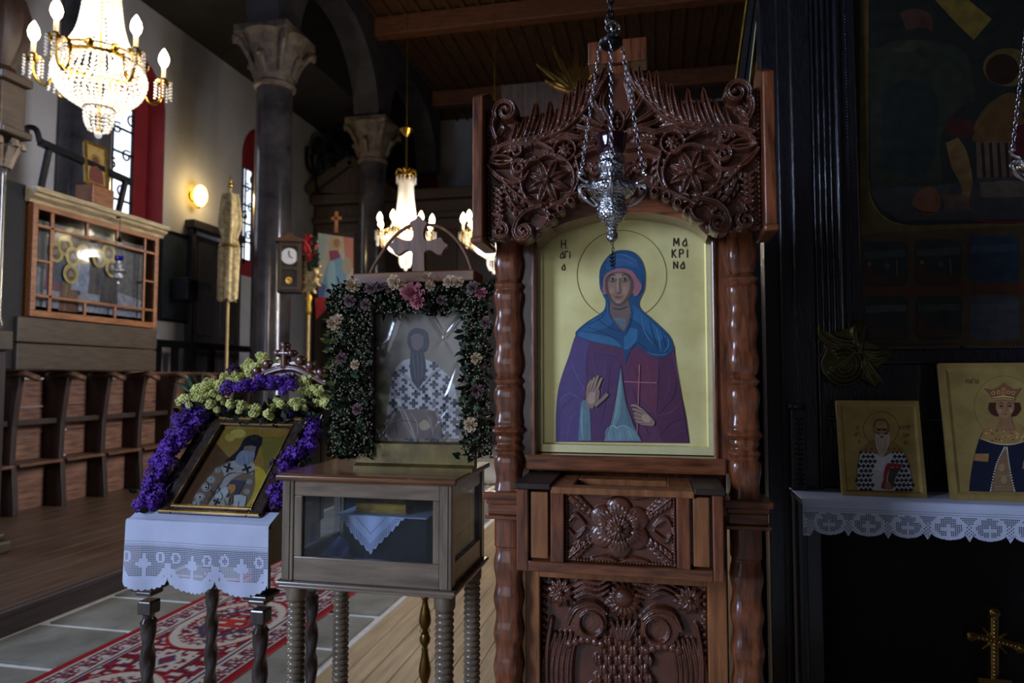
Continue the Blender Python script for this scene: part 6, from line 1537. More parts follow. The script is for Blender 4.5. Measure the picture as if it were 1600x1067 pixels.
# ---- flower-framed icon on the table
Y3 = Y2+.20
Q3 = lambda px, py, Y=Y3: atY(px, py, Y)
fx0, fx1 = Q3(573, 600).x, Q3(736, 600).x; fz0, fz1 = tzt, Q3(655, 445).z
fi_ = thing('flower_framed_icon', 'film-wrapped icon of a bearded bishop in cross-patterned vestments, on the reliquary table', 'icon', ((fx0+fx1)/2, Y3, tzt))
m = MB(); m.box(fx0, fx1, Y3+.004, Y3+.03, fz0, fz1); m.build('board', 'stand_wood', fi_, world=True, bev=.002)
za_, zb_ = Q3(655, 690).z, Q3(655, 488).z; xa_, xb_ = Q3(586, 600).x, Q3(726, 600).x
m = MB(); m.box(fx0, xa_, Y3-.02, Y3+.004, za_, fz1); m.box(xb_, fx1, Y3-.02, Y3+.004, za_, fz1); m.box(xa_, xb_, Y3-.02, Y3+.004, zb_, fz1); m.build('frame', 'stand_wood', fi_, world=True, bev=.004)
m = MB(); m.sweep([(0, 0), (.06, 0), (.06, .012), (.035, .02), (.03, za_-tzt-.006), (0, za_-tzt)], (fx0-.02, Y3+.004, tzt), (fx1+.02, Y3+.004, tzt), (0, -1, 0)); m.build('gilt_foot', 'foot_gilt', fi_, world=True)
m = MB(); zt_ = Q3(655, 428).z; m.box(Q3(563, 440).x, Q3(748, 440).x, Y3-.06, Y3+.06, fz1, zt_); m.build('top_ledge', 'table_top_wood', fi_, world=True, bev=.004)
# openwork wooden cross under a thin arch
Yx = Y3+.02; X3 = lambda px, py: (lambda p: (p.x, p.z))(atY(px, py, Yx))
zx = lambda x, y: (500+x/4.639, 330+y/4.639)
half = [(718, 32), (742, 62), (782, 85), (765, 125), (756, 170), (770, 210), (805, 215), (850, 200), (880, 190), (905, 225), (935, 250), (905, 280), (885, 315), (855, 318), (820, 295), (790, 285), (765, 300), (762, 330), (765, 440)]
pts = cr(half, 3); cxm = 718
poly = [X3(*zx(x, y)) for x, y in pts] + [X3(*zx(2*cxm-x, y)) for x, y in pts[::-1][:-1]]
m = MB(); m.prism(poly, Yx-.008, Yx+.012, 'y'); m.build('cross', 'cross_brown', fi_, world=True, bev=.002)
arc_ = [X3(*zx(x, y)) for x, y in ((362, 450), (385, 400), (440, 310), (520, 200), (600, 130), (660, 100), (718, 92), (780, 96), (860, 110), (930, 150), (1000, 220), (1060, 320), (1102, 440))]
m = MB(); m.tube([(x, Yx+.004, z) for x, z in cr(arc_, 4)], .006, 8); m.build('arch_rod', 'cross_brown', fi_, world=True, smooth=True)
# picture
pt = Paint(lambda x, y, o: atY(x, y, Y3+.0038-o), step=.00004)
z9 = lambda x, y: (500+x/3.954, 470+y/3.954); q9 = lambda P_: [z9(*p) for p in P_]
pt.poly(q9([(335, 80), (900, 80), (900, 870), (335, 870)]), (134, 114, 90)); pt.poly(q9([(335, 400), (440, 500), (410, 870), (335, 870)]), (140, 120, 76), n=0)
pt.poly(q9([(540, 360), (480, 400), (445, 480), (425, 600), (405, 760), (410, 850), (860, 850), (850, 700), (840, 560), (800, 470), (720, 400), (650, 360)]), (196, 186, 178), n=3)
vest = cr(q9([(540, 360), (480, 400), (445, 480), (425, 600), (405, 760), (410, 850), (860, 850), (850, 700), (840, 560), (800, 470), (720, 400), (650, 360)]), 4, True)
for j in range(10):
    for i in range(10):
        x = 586+i*16.0+(4 if j % 2 else 0)-4; y = 572+j*14.5+(7 if i % 2 else 0)
        if inpoly(np.array([[x]]), np.array([[y]]), vest)[0, 0]: pt.cross(x, y, 6.8, 2.4, (54, 50, 56) if (i+j) % 5 else (70, 58, 70))
pt.poly(q9([(400, 740), (450, 690), (560, 670), (680, 675), (740, 720), (755, 850), (400, 850)]), (116, 92, 78), n=3)
for a, col in (([(420, 770), (520, 740), (620, 760)], (84, 64, 56)), ([(560, 690), (600, 760), (600, 840)], (150, 126, 104)), ([(660, 700), (690, 770), (700, 840)], (150, 128, 106)), ([(450, 720), (470, 790), (480, 845)], (88, 68, 58))): pt.stroke(q9(a), 2.5, col)
pt.poly(q9([(610, 760), (640, 735), (665, 745), (685, 780), (650, 800), (620, 795)]), (178, 150, 118), n=2)
pt.poly(q9([(560, 300), (630, 300), (650, 400), (640, 480), (605, 545), (570, 500), (555, 420)]), (40, 34, 42), n=3)
pt.poly(q9([(600, 168), (650, 185), (668, 240), (658, 300), (620, 320), (565, 310), (540, 260), (545, 205), (565, 178)]), (46, 36, 42), n=3); pt.poly(q9([(560, 220), (600, 200), (640, 220), (635, 280), (600, 310), (570, 285)]), (116, 86, 80), n=3)
pt.stroke(q9([(570, 235), (592, 231)]), 1, (46, 36, 40), n=0); pt.stroke(q9([(610, 231), (632, 235)]), 1, (46, 36, 40), n=0); pt.stroke(q9([(602, 235), (599, 265)]), 1, (90, 70, 70), n=0)
for a in ([(570, 320), (580, 400), (595, 500)], [(600, 320), (605, 400), (608, 520)], [(625, 320), (630, 400), (620, 490)]): pt.stroke(q9(a), 1.2, (104, 98, 112))
for a in ([(470, 430), (540, 480), (610, 560)], [(740, 420), (690, 450), (640, 520)]): pt.stroke(q9(a), 4, (206, 196, 184)); pt.stroke(q9(a), 1.2, (80, 66, 70))
pt.stroke(q9([(390, 745), (410, 775), (400, 800)]), 1.6, (200, 190, 180))
pt.build('painted_bishop', 'paint', fi_)
# wrinkled clear film
nx_, nz_ = 60, 80; V = []; XX, ZZ = np.meshgrid(np.linspace(xa_, xb_, nx_), np.linspace(za_, zb_, nz_))
w_ = np.zeros_like(XX)
for q in range(15):
    a = rng.uniform(.7, 1.3)*(-1 if q % 3 == 0 else 1); cx_ = rng.uniform(xa_, xb_); cz_ = rng.uniform(za_, zb_); L_ = rng.uniform(.02, .10)
    dx, dz = XX-cx_, ZZ-cz_; al = dx*cos(a)+dz*sin(a); pe = -dx*sin(a)+dz*cos(a); w_ += rng.uniform(.001, .0035)*np.exp(-(pe/.006)**2-(al/L_)**2)
V = np.stack([XX, Y3-.006-w_, ZZ], -1).reshape(-1, 3); id_ = np.arange(nx_*nz_).reshape(nz_, nx_)
npmesh('clear_film', V, np.stack([id_[:-1, :-1], id_[:-1, 1:], id_[1:, 1:], id_[1:, :-1]], -1).reshape(-1, 4), 'film', fi_, smooth=True)
# flower frame
fg = thing('flower_garland', 'garland of small white blossoms, foliage and pink and cream roses around the film-wrapped icon', 'garland', ((fx0+fx1)/2, Y3-.05, tzt))
def fpts(x0, x1, y0, y1, n, d0=-.02, d1=.07): return [atY(random.uniform(x0, x1), random.uniform(y0, y1), Y3-.02-random.uniform(d0, d1)) for _ in range(n)]
zones = ((516, 582, 450, 712, 1.0), (524, 766, 442, 490, .8), (722, 766, 455, 716, .8))
Lm, Ld, Wm = [], [], []
for (a, b, c_, d_, k_) in zones:
    n = int((b-a)*(d_-c_)*.055*k_)
    Lm += [leaf_at(p, random.uniform(.018, .038), (random.uniform(-.5, .5), -1, random.uniform(-.4, .4)), .7) for p in fpts(a+3, b-3, c_+3, d_-3, n)]
    Ld += [leaf_at(p, random.uniform(.02, .045), (random.uniform(-.5, .5), -1, random.uniform(-.4, .4)), .8) for p in fpts(a, b, c_, d_, n, -.04, .03)]
    Wm += [xf(p, random.uniform(.0022, .0042)) for p in fpts(a, b, c_, d_, int(n*.9), .03, .085)]
scatter('foliage', LEAF_T, Lm, 'leaf', fg, kind='stuff'); scatter('deep_foliage', LEAF_T, Ld, 'leaf_dark', fg, kind='stuff'); scatter('tiny_white_blossoms', ico(), Wm, 'tiny_white', fg, kind='stuff')
scatter('pale_leaf_tips', LEAF_T, [leaf_at(p, random.uniform(.02, .034), (-1, -.5, .1), .6) for p in fpts(512, 530, 470, 640, 34)], 'leaf_light', fg, kind='stuff')
rs = {k_: rose_mesh(k_+'_rose', k_+'_petal') for k_ in ('pink', 'cream', 'dusty')}
for k_, lst in (('pink', ((647, 459, .030), (656, 470, .024), (634, 455, .016), (752, 460, .018))), ('cream', ((618, 441, .022), (628, 448, .016), (668, 436, .018), (704, 442, .020), (716, 442, .016), (672, 448, .014), (737, 664, .020), (522, 506, .020), (530, 500, .016), (552, 448, .022), (556, 570, .014), (745, 560, .016))), ('dusty', ((582, 451, .020), (596, 449, .018), (573, 476, .016), (548, 470, .018), (610, 452, .014), (740, 450, .018), (760, 505, .016), (560, 640, .016), (535, 560, .016), (746, 610, .018), (690, 470, .014)))):
    for (px, py, s_) in lst:
        o = newobj(k_+'_rose', rs[k_], None, fg); p = atY(px, py, Y3-.10); d = Vector((random.uniform(-.4, .4), -1, random.uniform(-.1, .5)))
        o.location = p-root_loc(fg); o.rotation_euler = d.to_track_quat('Z', 'Y').to_euler(); o.scale = (s_, s_, s_)

# brass candlestick behind the table legs
cpos = atY(664, 1000, 2.75); m = MB()
zz = lambda py: atY(664, py, 2.75).z; sB = 2.75/FPX*1.0
cs = thing('brass_candlestick', 'tall turned brass candlestick standing behind the reliquary table', 'candlestick', (cpos.x, 2.75, 0))
prof = [(.14, 0), (.14, .03), (.10, .06), (.05, .10), (.03, .16)]
prof += [(r*sB, zz(y)) for r, y in ((5, 1120), (9, 1105), (6, 1085), (5, 1068), (9, 1055), (10, 1045), (7, 1030), (5, 1018), (6, 1013), (4, 1010), (8, 1003), (9, 997), (6, 990), (9, 986), (6, 982), (9, 975), (10, 968), (8, 955), (5, 945), (4, 938), (7, 933), (5, 929))]
prof += [(.012, zz(925)), (.012, zz(915)), (.05, zz(905)), (.055, zz(902)), (.012, zz(899))]
m.lathe(prof, 20); m.build('turned_stem', 'old_brass', cs, smooth=True)
m = MB(); m.lathe([(.012, zz(899)), (.012, zz(899)+.10), (.003, zz(899)+.102)], 12); m.build('candle', 'candle_white', cs, smooth=True)

# ================================================================== RUG
rx0, rx1, ry0, ry1 = -3.14, -2.13, 2.2, 9.6; ce = .0085
nu = int((rx1-rx0)/ce); nv = int((ry1-ry0)/ce); J, I = np.mgrid[0:nv+1, 0:nu+1]
u = I*ce; W_ = rx1-rx0; v = J*ce; e = np.minimum(u, W_-u)
cell = .017; a_ = np.floor(np.abs(u-W_/2)/cell).astype(int); PER = 1.15; vv = np.abs((v % PER)-PER/2); b_ = np.floor(vv/cell).astype(int)
hsh = rng.random((80, 80)); hsh2 = rng.random((80, 80)); h1 = hsh[a_ % 80, b_ % 80]; h2 = hsh2[(a_//2) % 80, (b_//2) % 80]
red, dred, cream, navy, orange, pinkc = [np.array(lin(c_)) for c_ in ((138, 20, 30), (100, 16, 24), (176, 164, 150), (60, 52, 76), (160, 46, 38), (140, 84, 88))]
col = np.where(((h1*.4+h2*.6) > .5)[..., None], red, dred)
med = np.hypot((u-W_/2)/.30, (vv)/.42); ring_ = (np.abs(med-.92) < .07)
col = np.where(ring_[..., None], cream, col); col = np.where(((med < .86) & (h1 > .62))[..., None], cream, col); col = np.where(((med < .86) & (h1 < .22))[..., None], navy, col); col = np.where(((med < .45) & (h2 > .5))[..., None], orange, col); col = np.where(((np.abs(med-.5) < .05))[..., None], navy, col)
col = np.where(((med > 1.05) & (h2 > .70))[..., None], cream, col); col = np.where(((med > 1.05) & (h1 < .16))[..., None], navy, col)
dia = np.abs((u-W_/2)/.09)+np.abs(vv-PER/2)/.12; col = np.where((dia < 1)[..., None], cream, col); col = np.where((dia < .6)[..., None], navy, col); col = np.where((dia < .3)[..., None], red, col)
bd = (e < .21); zig = np.abs(((v/.075) % 1)-.5)*2
col = np.where(bd[..., None], np.where((((np.abs(e-.12)/.055+zig) % 1) > .5)[..., None], navy, pinkc), col)
bh = hsh[(np.floor(e/.017).astype(int)) % 80, (np.floor((v % .15)/.017)).astype(int)]
col = np.where((bd & (bh > .66))[..., None], cream, col); col = np.where((bd & (bh < .2))[..., None], dred, col)
for lo, hi, c_ in ((.0, .035, red), (.035, .05, dred), (.05, .066, cream), (.175, .19, cream), (.19, .205, navy), (.205, .22, cream)): col = np.where(((e >= lo) & (e < hi))[..., None], c_, col)
V = np.stack([rx0+u, ry0+v, .009+.0008*np.sin(v*7)+0*u], -1).reshape(-1, 3); id_ = np.arange((nv+1)*(nu+1)).reshape(nv+1, nu+1)
Qs = np.stack([id_[:-1, :-1], id_[:-1, 1:], id_[1:, 1:], id_[1:, :-1]], -1).reshape(-1, 4)
rug = thing('runner_rug', 'long red patterned runner rug with cream and navy motifs on the stone floor', 'rug', ((rx0+rx1)/2, 4.0, 0))
npmesh('pile', V, Qs, 'rug_wool', rug, cols=col.reshape(-1, 3))
m = MB(); m.box(rx0, rx1, ry0, ry1, .003, .0078); m.build('backing', 'red_cloth', rug, world=True)

# ================================================================== DARK ICON SCREEN AT THE RIGHT
Y4 = 2.78
G = lambda px, py, Y=Y4: atY(px, py, Y)
scr = thing('icon_screen', 'black painted wooden icon screen with reeded mouldings right of the kiosk', 'screen', (G(1300, 600).x, Y4, 0))
zT = 3.1
def vm(name, pxa, pxb, y0, y1, z0, z1, m='black_paint', bev=.004):
    b = MB(); b.box(G(pxa, 500, y0).x, G(pxb, 500, y0).x, y0, y1, z0, z1); return b.build(name, m, scr, world=True, bev=bev)
vm('outer_stile', 1196, 1222, 2.82, 2.92, 0, zT); vm('flat_stile', 1222, 1243, 2.78, 2.92, 0, zT); vm('edge_stile', 1243, 1276, 2.75, 2.88, 0, zT, bev=.006)
zr = G(1320, 545, 2.73).z; zsh = atY(1400, 783, 2.56).z
def reed(px, r, Y, z0, z1, m='black_paint', wob=0.0):
    x = G(px, 500, Y-r).x; b = MB(); n = 60
    b.lathe([(r*(1+wob*sin(q*1.9)*.5+wob*sin(q*.7)), z0+(z1-z0)*q/n) for q in range(n+1)], 12, (x, Y, 0)); return b.build('reed', m, scr, world=True, smooth=True)
reed(1279, .006, 2.755, zsh, zT); reed(1288, .008, 2.755, zr, zT, wob=.10); reed(1297, .008, 2.755, zr, zT, wob=.10); reed(1306, .007, 2.755, zr, zT); reed(1319, .014, 2.755, zr, zT)
b = MB(); b.box(G(1276, 500, 2.76).x, G(1346, 500, 2.76).x, 2.76, 2.88, zr-.02, zT); b.build('frame_stile', 'black_paint', scr, world=True)
bz = np.arange(zr, zT, .0115); xb_ = G(1333, 500, 2.758).x
scatter('bead_string', ico(), [xf((xb_, 2.758, z_), .0042) for z_ in bz], 'black_paint', scr, smooth=True)
# rail under the painting, back boards, lower recess
b = MB(); b.box(G(1346, 500, 2.76).x, G(1700, 500, 2.76).x, 2.76, 2.88, zr-.055, zr); b.build('frame_rail', 'black_paint', scr, world=True, bev=.006)
b = MB(); x0 = G(1276, 500, 2.79).x
for (z0, z1) in ((zr-.26, zr-.055), (zsh, zr-.264)):
    b = MB(); b.box(x0, G(1700, 500, 2.79).x, 2.792, 2.88, z0, z1); b.build('back_board', 'black_paint', scr, world=True, bev=.004)
xs_ = np.arange(G(1360, 500, 2.758).x, G(1690, 500, 2.758).x, .0115)
scatter('bead_string', ico(), [xf((x_, 2.758, zr-.012), .0036) for x_ in xs_], 'black_paint', scr, smooth=True)
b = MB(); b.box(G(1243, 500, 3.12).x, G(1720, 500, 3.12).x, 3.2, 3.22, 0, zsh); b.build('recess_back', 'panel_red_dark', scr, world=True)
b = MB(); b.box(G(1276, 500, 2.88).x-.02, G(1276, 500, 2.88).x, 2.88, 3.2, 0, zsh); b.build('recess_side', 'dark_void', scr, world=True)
# carved colonnette beside the shelf
x = G(1248, 700, 2.72).x; z0, z1 = G(1248, 772, 2.72).z, G(1248, 632, 2.72).z
b = MB(); b.lathe([(.030, z0), (.030, z0+.01), (.024, z0+.014), (.024, z1-.02), (.032, z1-.012), (.032, z1)], 20, (x, 2.735, 0), sq=.2); b.build('colonnette', 'black_paint', scr, world=True, smooth=True)
hf = HF(x-.022, x+.022, z0+.015, z1-.02, .0014); hf.base([(x-.03, z0), (x+.03, z0), (x+.03, z1), (x-.03, z1)], .0)
for q in range(14):
    zz_ = z0+.025+q*.0185; hf.petal((x, zz_), PI/4, 0, .02, .005, .007, .002); hf.petal((x, zz_), 3*PI/4, 0, .02, .005, .007, .002); hf.disc((x, zz_), .004, .008)
hf.mesh('colonnette_carving', lambda X, Z, H: (X, 2.71-H, Z), 'black_paint', scr)
b = MB(); b.lathe([(.030, 0), (.034, .05), (.026, .1), (.026, z0-.02), (.03, z0)], 20, (x, 2.735, 0)); b.build('lower_colonnette', 'black_paint', scr, world=True, smooth=True)
# gilt leaf ornament at the frame corner
Yo = 2.745; oc = lambda px, py: (lambda p: (p.x, p.z))(atY(px, py, Yo)); so = 2.1/FPX
hf = HF(oc(1274, 560)[0], oc(1396, 560)[0], oc(1330, 612)[1], oc(1330, 500)[1], .0016)
os_ = lambda pts, w, h, g=0: hf.stroke([oc(*p) for p in pts], ([q*so for q in w] if hasattr(w, '__len__') else w*so), h, g)
hf.base([oc(*p) for p in cr([(1282, 520), (1300, 520), (1330, 510), (1345, 505), (1350, 530), (1385, 545), (1390, 560), (1370, 575), (1378, 595), (1360, 600), (1345, 592), (1325, 604), (1295, 595), (1282, 570), (1290, 545)], 4, True)], .008)
for q in range(4): r_ = 34-7*q; hf.stroke([oc(1318+r_*1.0*cos(a)*.95, 569+r_*.95*sin(a)) for a in np.linspace(-2.2, 2.6, 16)], 3.0*so, .022-.002*q, .0, n=3)
os_([(1300, 575), (1316, 568), (1332, 552)], [3, 9, 4], .022, .004)
for pts in ([(1280, 508), (1284, 528), (1305, 540), (1330, 540)], [(1290, 520), (1308, 532), (1330, 535)], [(1342, 500), (1334, 518), (1336, 540)], [(1350, 512), (1344, 530), (1342, 550)], [(1388, 545), (1368, 552), (1350, 550)], [(1390, 556), (1370, 562), (1350, 556)], [(1378, 598), (1364, 582), (1350, 562)], [(1366, 602), (1354, 586), (1346, 566)]): os_(pts, [3, 6, 7, 5], [.012, .02, .024, .022], .005)
hf.mesh('gilt_leaf_ornament', lambda X, Z, H: (X, Yo-H, Z), 'gilt_dark', scr, skirt=.03)
# large old painting
Y5 = 2.82
pg = thing('large_old_painting', 'large darkened old painting with gilt edge, a fallen figure and small scenes below', 'painting', (G(1480, 300, Y5).x, Y5, zr))
gx0, gx1 = G(1343, 300, Y5).x, G(1720, 300, Y5).x; gzb, gzt = G(1450, 541, Y5).z, zT
b = MB(); b.box(gx0, gx1, Y5, Y5+.02, gzb, gzt); b.build('panel', 'black_flat', pg, world=True)
pt = Paint(lambda x, y, o: atY(x, y, Y5-.0005-o), step=.00005, scale=PSC)
zp = lambda x, y: (1340+x/3.05, y/3.05); qp = lambda P_: [zp(*p) for p in P_]
pt.poly([(1344, -140), (1720, -200), (1720, 541), (1344, 541)], (126, 102, 44))
pt.poly([(1357, -140), (1720, -200), (1720, 345), (1420, 352), (1392, 346), (1372, 330), (1360, 306), (1357, 280)], (44, 48, 40))
pt.poly(qp([(55, 240), (200, 190), (400, 200), (520, 260), (560, 480), (480, 520), (400, 640), (400, 880), (60, 900)]), (56, 62, 44), n=3)
pt.poly(qp([(120, 420), (260, 380), (380, 470), (360, 760), (300, 860), (120, 800)]), (44, 54, 52), n=3); pt.poly(qp([(55, 900), (400, 880), (760, 830), (1000, 800), (1000, 1040), (200, 1050), (110, 990)]), (74, 72, 70), n=0)
pt.poly(qp([(370, 0), (530, 0), (640, 90), (555, 190), (480, 120)]), (150, 124, 52)); pt.poly(qp([(200, 60), (270, 40), (350, 70), (360, 150), (320, 130), (230, 140)]), (96, 62, 52), n=3); pt.poly(qp([(160, 240), (260, 190), (330, 200), (250, 250)]), (74, 74, 56), n=2)
pt.ell(*zp(720, 320), 40, 30, (120, 96, 48)); pt.ell(*zp(690, 330), 26, 24, (60, 34, 24)); pt.poly(qp([(560, 590), (620, 500), (720, 440), (800, 470), (800, 680), (700, 670), (620, 690), (545, 670)]), (116, 82, 44), n=3)
pt.poly(qp([(430, 560), (545, 570), (560, 640), (500, 660), (420, 640)]), (84, 38, 32), n=2); pt.poly(qp([(420, 680), (480, 655), (520, 720), (550, 860), (530, 950), (470, 960), (500, 900), (450, 800)]), (142, 106, 62), n=3)
pt.poly(qp([(565, 680), (730, 670), (740, 840), (570, 850)]), (120, 96, 76), n=0)
for i in range(4): pt.stroke(qp([(595+38*i, 680), (605+38*i, 845)]), 5, (54, 36, 34), n=0, taper=False)
pt.poly(qp([(740, 600), (1000, 560), (1000, 860), (740, 840)]), (96, 30, 34), n=0); pt.poly(qp([(580, 870), (760, 860), (1000, 900), (760, 940), (590, 940)]), (120, 104, 82), n=2)
pt.poly(qp([(255, 970), (300, 900), (370, 890), (400, 960), (380, 1010), (320, 1025)]), (140, 88, 58), n=3); pt.stroke(qp([(265, 985), (310, 1010), (380, 1015)]), 3, (70, 44, 34)); pt.poly(qp([(400, 920), (520, 930), (540, 1000), (420, 1010)]), (112, 84, 70), n=2); pt.stroke(qp([(500, 1040), (700, 1060), (900, 1050)]), 4, (120, 40, 40))
pt.stroke([(1357, 280), (1360, 306), (1372, 330), (1392, 346), (1420, 353)], 2, (168, 142, 60))
zq = lambda x, y: (1200+x/3.68, 330+y/3.68)
cells = [(545, 175, 805, 430), (845, 160, 1115, 425), (1155, 140, 1445, 410), (1480, 130, 1760, 400), (550, 490, 805, 740), (850, 485, 1115, 735), (1160, 480, 1450, 740), (1490, 480, 1760, 740)]
pt.poly([zq(535, 130), zq(1900, 60), zq(1900, 770), zq(535, 770)], (104, 80, 48))
pt.poly([zq(535, 430), zq(1900, 400), zq(1900, 480), zq(535, 490)], (118, 66, 38))
for k_, (a, b_, c_, d_) in enumerate(cells):
    rr = 40; P_ = []
    for (cx_, cy_, a0) in ((c_-rr, d_-rr, 0), (a+rr, d_-rr, PI/2), (a+rr, b_+rr, PI), (c_-rr, b_+rr, 1.5*PI)):
        P_ += [zq(cx_+rr*cos(a0+t), cy_+rr*sin(a0+t)) for t in np.linspace(0, PI/2, 6)]
    pt.poly(P_, ((52, 62, 60), (56, 64, 58), (56, 76, 96), (62, 70, 80), (50, 60, 54), (54, 60, 50), (92, 92, 98), (84, 82, 84))[k_])
    w_, h_ = c_-a, d_-b_
    pt.poly([zq(a+12, b_+h_*.22), zq(c_-12, b_+h_*.18), zq(c_-12, b_+h_*.34), zq(a+12, b_+h_*.38)], ((84, 96, 96), (84, 96, 90), (76, 98, 118), (90, 96, 104), (98, 108, 108), (80, 88, 78), (104, 104, 110), (96, 94, 96))[k_])
    if k_ in (0, 1, 4, 5): pt.poly([zq(a+14, b_+h_*.75), zq(c_-14, b_+h_*.78), zq(c_-30, d_-12), zq(a+30, d_-12)], (98, 56, 40)); pt.poly([zq(a+12, b_+h_*.5), zq(a+w_*.22, b_+h_*.45), zq(a+w_*.25, b_+h_*.85), zq(a+12, b_+h_*.85)], (104, 50, 40), n=2)
    if k_ < 2: pt.stroke([zq(a+w_*.75, b_+h_*.42), zq(a+w_*.77, b_+h_*.75)], 3.5, (190, 170, 140), n=0); pt.ell(*zq(a+w_*.15, b_+h_*.5), 3, 3.5, (180, 140, 110)); pt.ell(*zq(a+w_*.55, b_+h_*.55), 4, 5, (120, 110, 84))
    if k_ == 5: pt.ell(*zq(a+w_*.6, b_+h_*.5), 9, 12, (38, 40, 34))
pt.build('painted_scene', 'paint_old', pg)
# gilt picture frame behind the kiosk crest
Yf = 3.04
gf = thing('gilt_standing_frame', 'tall gilt moulded frame edge showing above the kiosk crest at right', 'frame', (atY(1175, 140, Yf).x, Yf, 0))
for (pa_, pb_, w_, m_) in (((1190, -80), (1158, 150), .050, 'black_flat'), ((1178, -80), (1146, 150), .007, 'gilt'), ((1190, -80), (1160, 150), .012, 'gilt'), ((1204, -80), (1180, 150), .022, 'gold_frame'), ((1194, -80), (1168, 150), .004, 'gold_rim')):
    a, b_ = atY(*pa_, Yf), atY(*pb_, Yf); a2 = b_+(b_-a).normalized()*0
    bm = MB(); bm.bar(Vector((b_.x, Yf+.0, b_.z)), a, w_, .03 if w_ > .01 else .045, up=(0, 1, 0)); bm.build('moulding', m_, gf, world=True, bev=.003)
bm = MB(); p_ = atY(1178, 150, Yf); bm.box(p_.x-.03, p_.x+.05, Yf-.02, Yf+.04, 0, p_.z+.02); bm.build('post', 'black_flat', gf, world=True)

# ---- shelf with lace, small icons
Y6 = 2.55
sh = thing('icon_shelf', 'dark wooden shelf under the lace cloth, right of the kiosk', 'shelf', (G(1430, 783, Y6).x, 2.67, zsh-.03))
shx0, shx1 = atY(1256, 783, Y6).x, atY(1720, 783, Y6).x
b = MB(); b.box(shx0, shx1, Y6+.006, 2.792, zsh-.028, zsh-.004); b.build('board', 'black_flat', sh, world=True, bev=.003)
for q in range(2):
    x_ = shx0+.08+.5*q; b = MB(); b.prism([(2.79, zsh-.03), (Y6+.06, zsh-.03), (2.79, zsh-.16)], x_-.012, x_+.012, 'x'); b.build('bracket', 'black_flat', sh, world=True)
lc2 = thing('shelf_lace', 'white lace shelf cloth with scalloped crosses hanging below the small icons', 'cloth', (G(1430, 800, Y6).x, Y6, zsh))
cell = .0019; nu = int((shx1-shx0+.012)/cell); nv = int(.14/cell); PERS = .122
def edgeS(I):
    u_ = I*cell; x = (((u_-.022) % PERS)/PERS)-.5; ax = np.abs(x)
    rd = .100+.022*np.sqrt(np.clip(1-(ax/.40)**2, 0, 1)); tip = .098+.028*np.clip((ax-.37)/.13, 0, 1)
    first = np.where(u_ < .022, .128, 0)
    return (np.maximum(np.where(ax < .40, rd, tip), first)/cell).astype(int)
def motS(I, J):
    u_ = I*cell; v_ = J*cell; x = (((u_-.022) % PERS))-PERS/2
    cr_ = ((np.abs(x) < .004) & (np.abs(v_-.088) < .022)) | ((np.abs(v_-.084) < .004) & (np.abs(x) < .020))
    arc = np.abs(np.hypot(x/.046, (v_-.078)/.036)-1) < .13
    tri = (np.abs(x) > .050)
    return cr_ | arc | (tri & (v_ > .07) & ((I//3+J//3) % 2 == 0)) | ((np.hypot((np.abs(x)-.030)/.008, (v_-.062)/.008) < 1))
mk = lace_mask(nu, nv, int(.046/cell), edgeS, motS)
lace_sheet('lace_panel', lambda I, J: (shx0-.008+I*cell, Y6-.006-.012*np.sin(np.clip(J*cell/.02, 0, 1)*PI/2)-.004*np.sin(I*cell*28)*np.clip(J*cell/.1, 0, 1), zsh+.001-np.clip(J*cell-.004, 0, 1)), nu, nv, mk, 'cloth', lc2)
b = MB(); b.box(shx0-.006, shx1, Y6-.006, 2.79, zsh-.003, zsh+.0015); b.build('cloth_top', 'cloth', lc2, world=True)

def lean_icon(name, label, quad, Yb, tilt, bw, bm_, back_h=None):
    """icon leaning back on the shelf; quad = left, right, top, bottom pixels at its foot line"""
    n = Vector((0, -cos(tilt), sin(tilt))); up = Vector((0, sin(tilt), cos(tilt))); p0 = Vector((0, Yb, zsh+.002))
    l, r, t_, bt = quad; x0 = atP(l, bt, p0, n).x; x1 = atP(r, bt, p0, n).x; hh = (atP((l+r)/2, t_, p0, n)-p0).dot(up)
    th_ = thing(name, label, 'icon', ((x0+x1)/2, Yb, zsh+.002))
    P_ = lambda x, s_, h: Vector((x, Yb, zsh+.002))+up*s_+n*h
    def bx(mb, xa, xb, s0, s1, h0, h1): mb.hexa([P_(xa, s0, h0), P_(xb, s0, h0), P_(xb, s1, h0), P_(xa, s1, h0)], [P_(xa, s0, h1), P_(xb, s0, h1), P_(xb, s1, h1), P_(xa, s1, h1)])
    m = MB(); bx(m, x0, x1, 0, hh, -.022, -.006); m.build('board', bm_, th_, world=True, bev=.002)
    # raised bevelled border
    o = [(x0, 0), (x1, 0), (x1, hh), (x0, hh)]; mi = [(x0+bw*.6, bw*.6), (x1-bw*.6, bw*.6), (x1-bw*.6, hh-bw*.6), (x0+bw*.6, hh-bw*.6)]; ii_ = [(x0+bw, bw), (x1-bw, bw), (x1-bw, hh-bw), (x0+bw, hh-bw)]
    m = MB()
    for q in range(4):
        r_ = (q+1) % 4; m.add([P_(*o[q], -.006), P_(*o[r_], -.006), P_(*o[q], .002), P_(*o[r_], .002), P_(*mi[q], .002), P_(*mi[r_], .002), P_(*ii_[q], -.0055), P_(*ii_[r_], -.0055)], [(0, 1, 3, 2), (2, 3, 5, 4), (4, 5, 7, 6)])
    m.build('raised_border', bm_, th_, world=True)
    return th_, Paint(lambda x, y, of: atP(x, y, p0-n*.0058+n*of, n), step=.00004)
b1, pt = lean_icon('small_bishop_icon', 'small gilded icon of a bearded bishop in black and white cross vestments', (1317, 1449, 626, 779), 2.64, rad(9), .020, 'gold_dull')
z5 = lambda x, y: (1300+x/6.275, 620+y/6.275); q5 = lambda P_: [z5(*p) for p in P_]
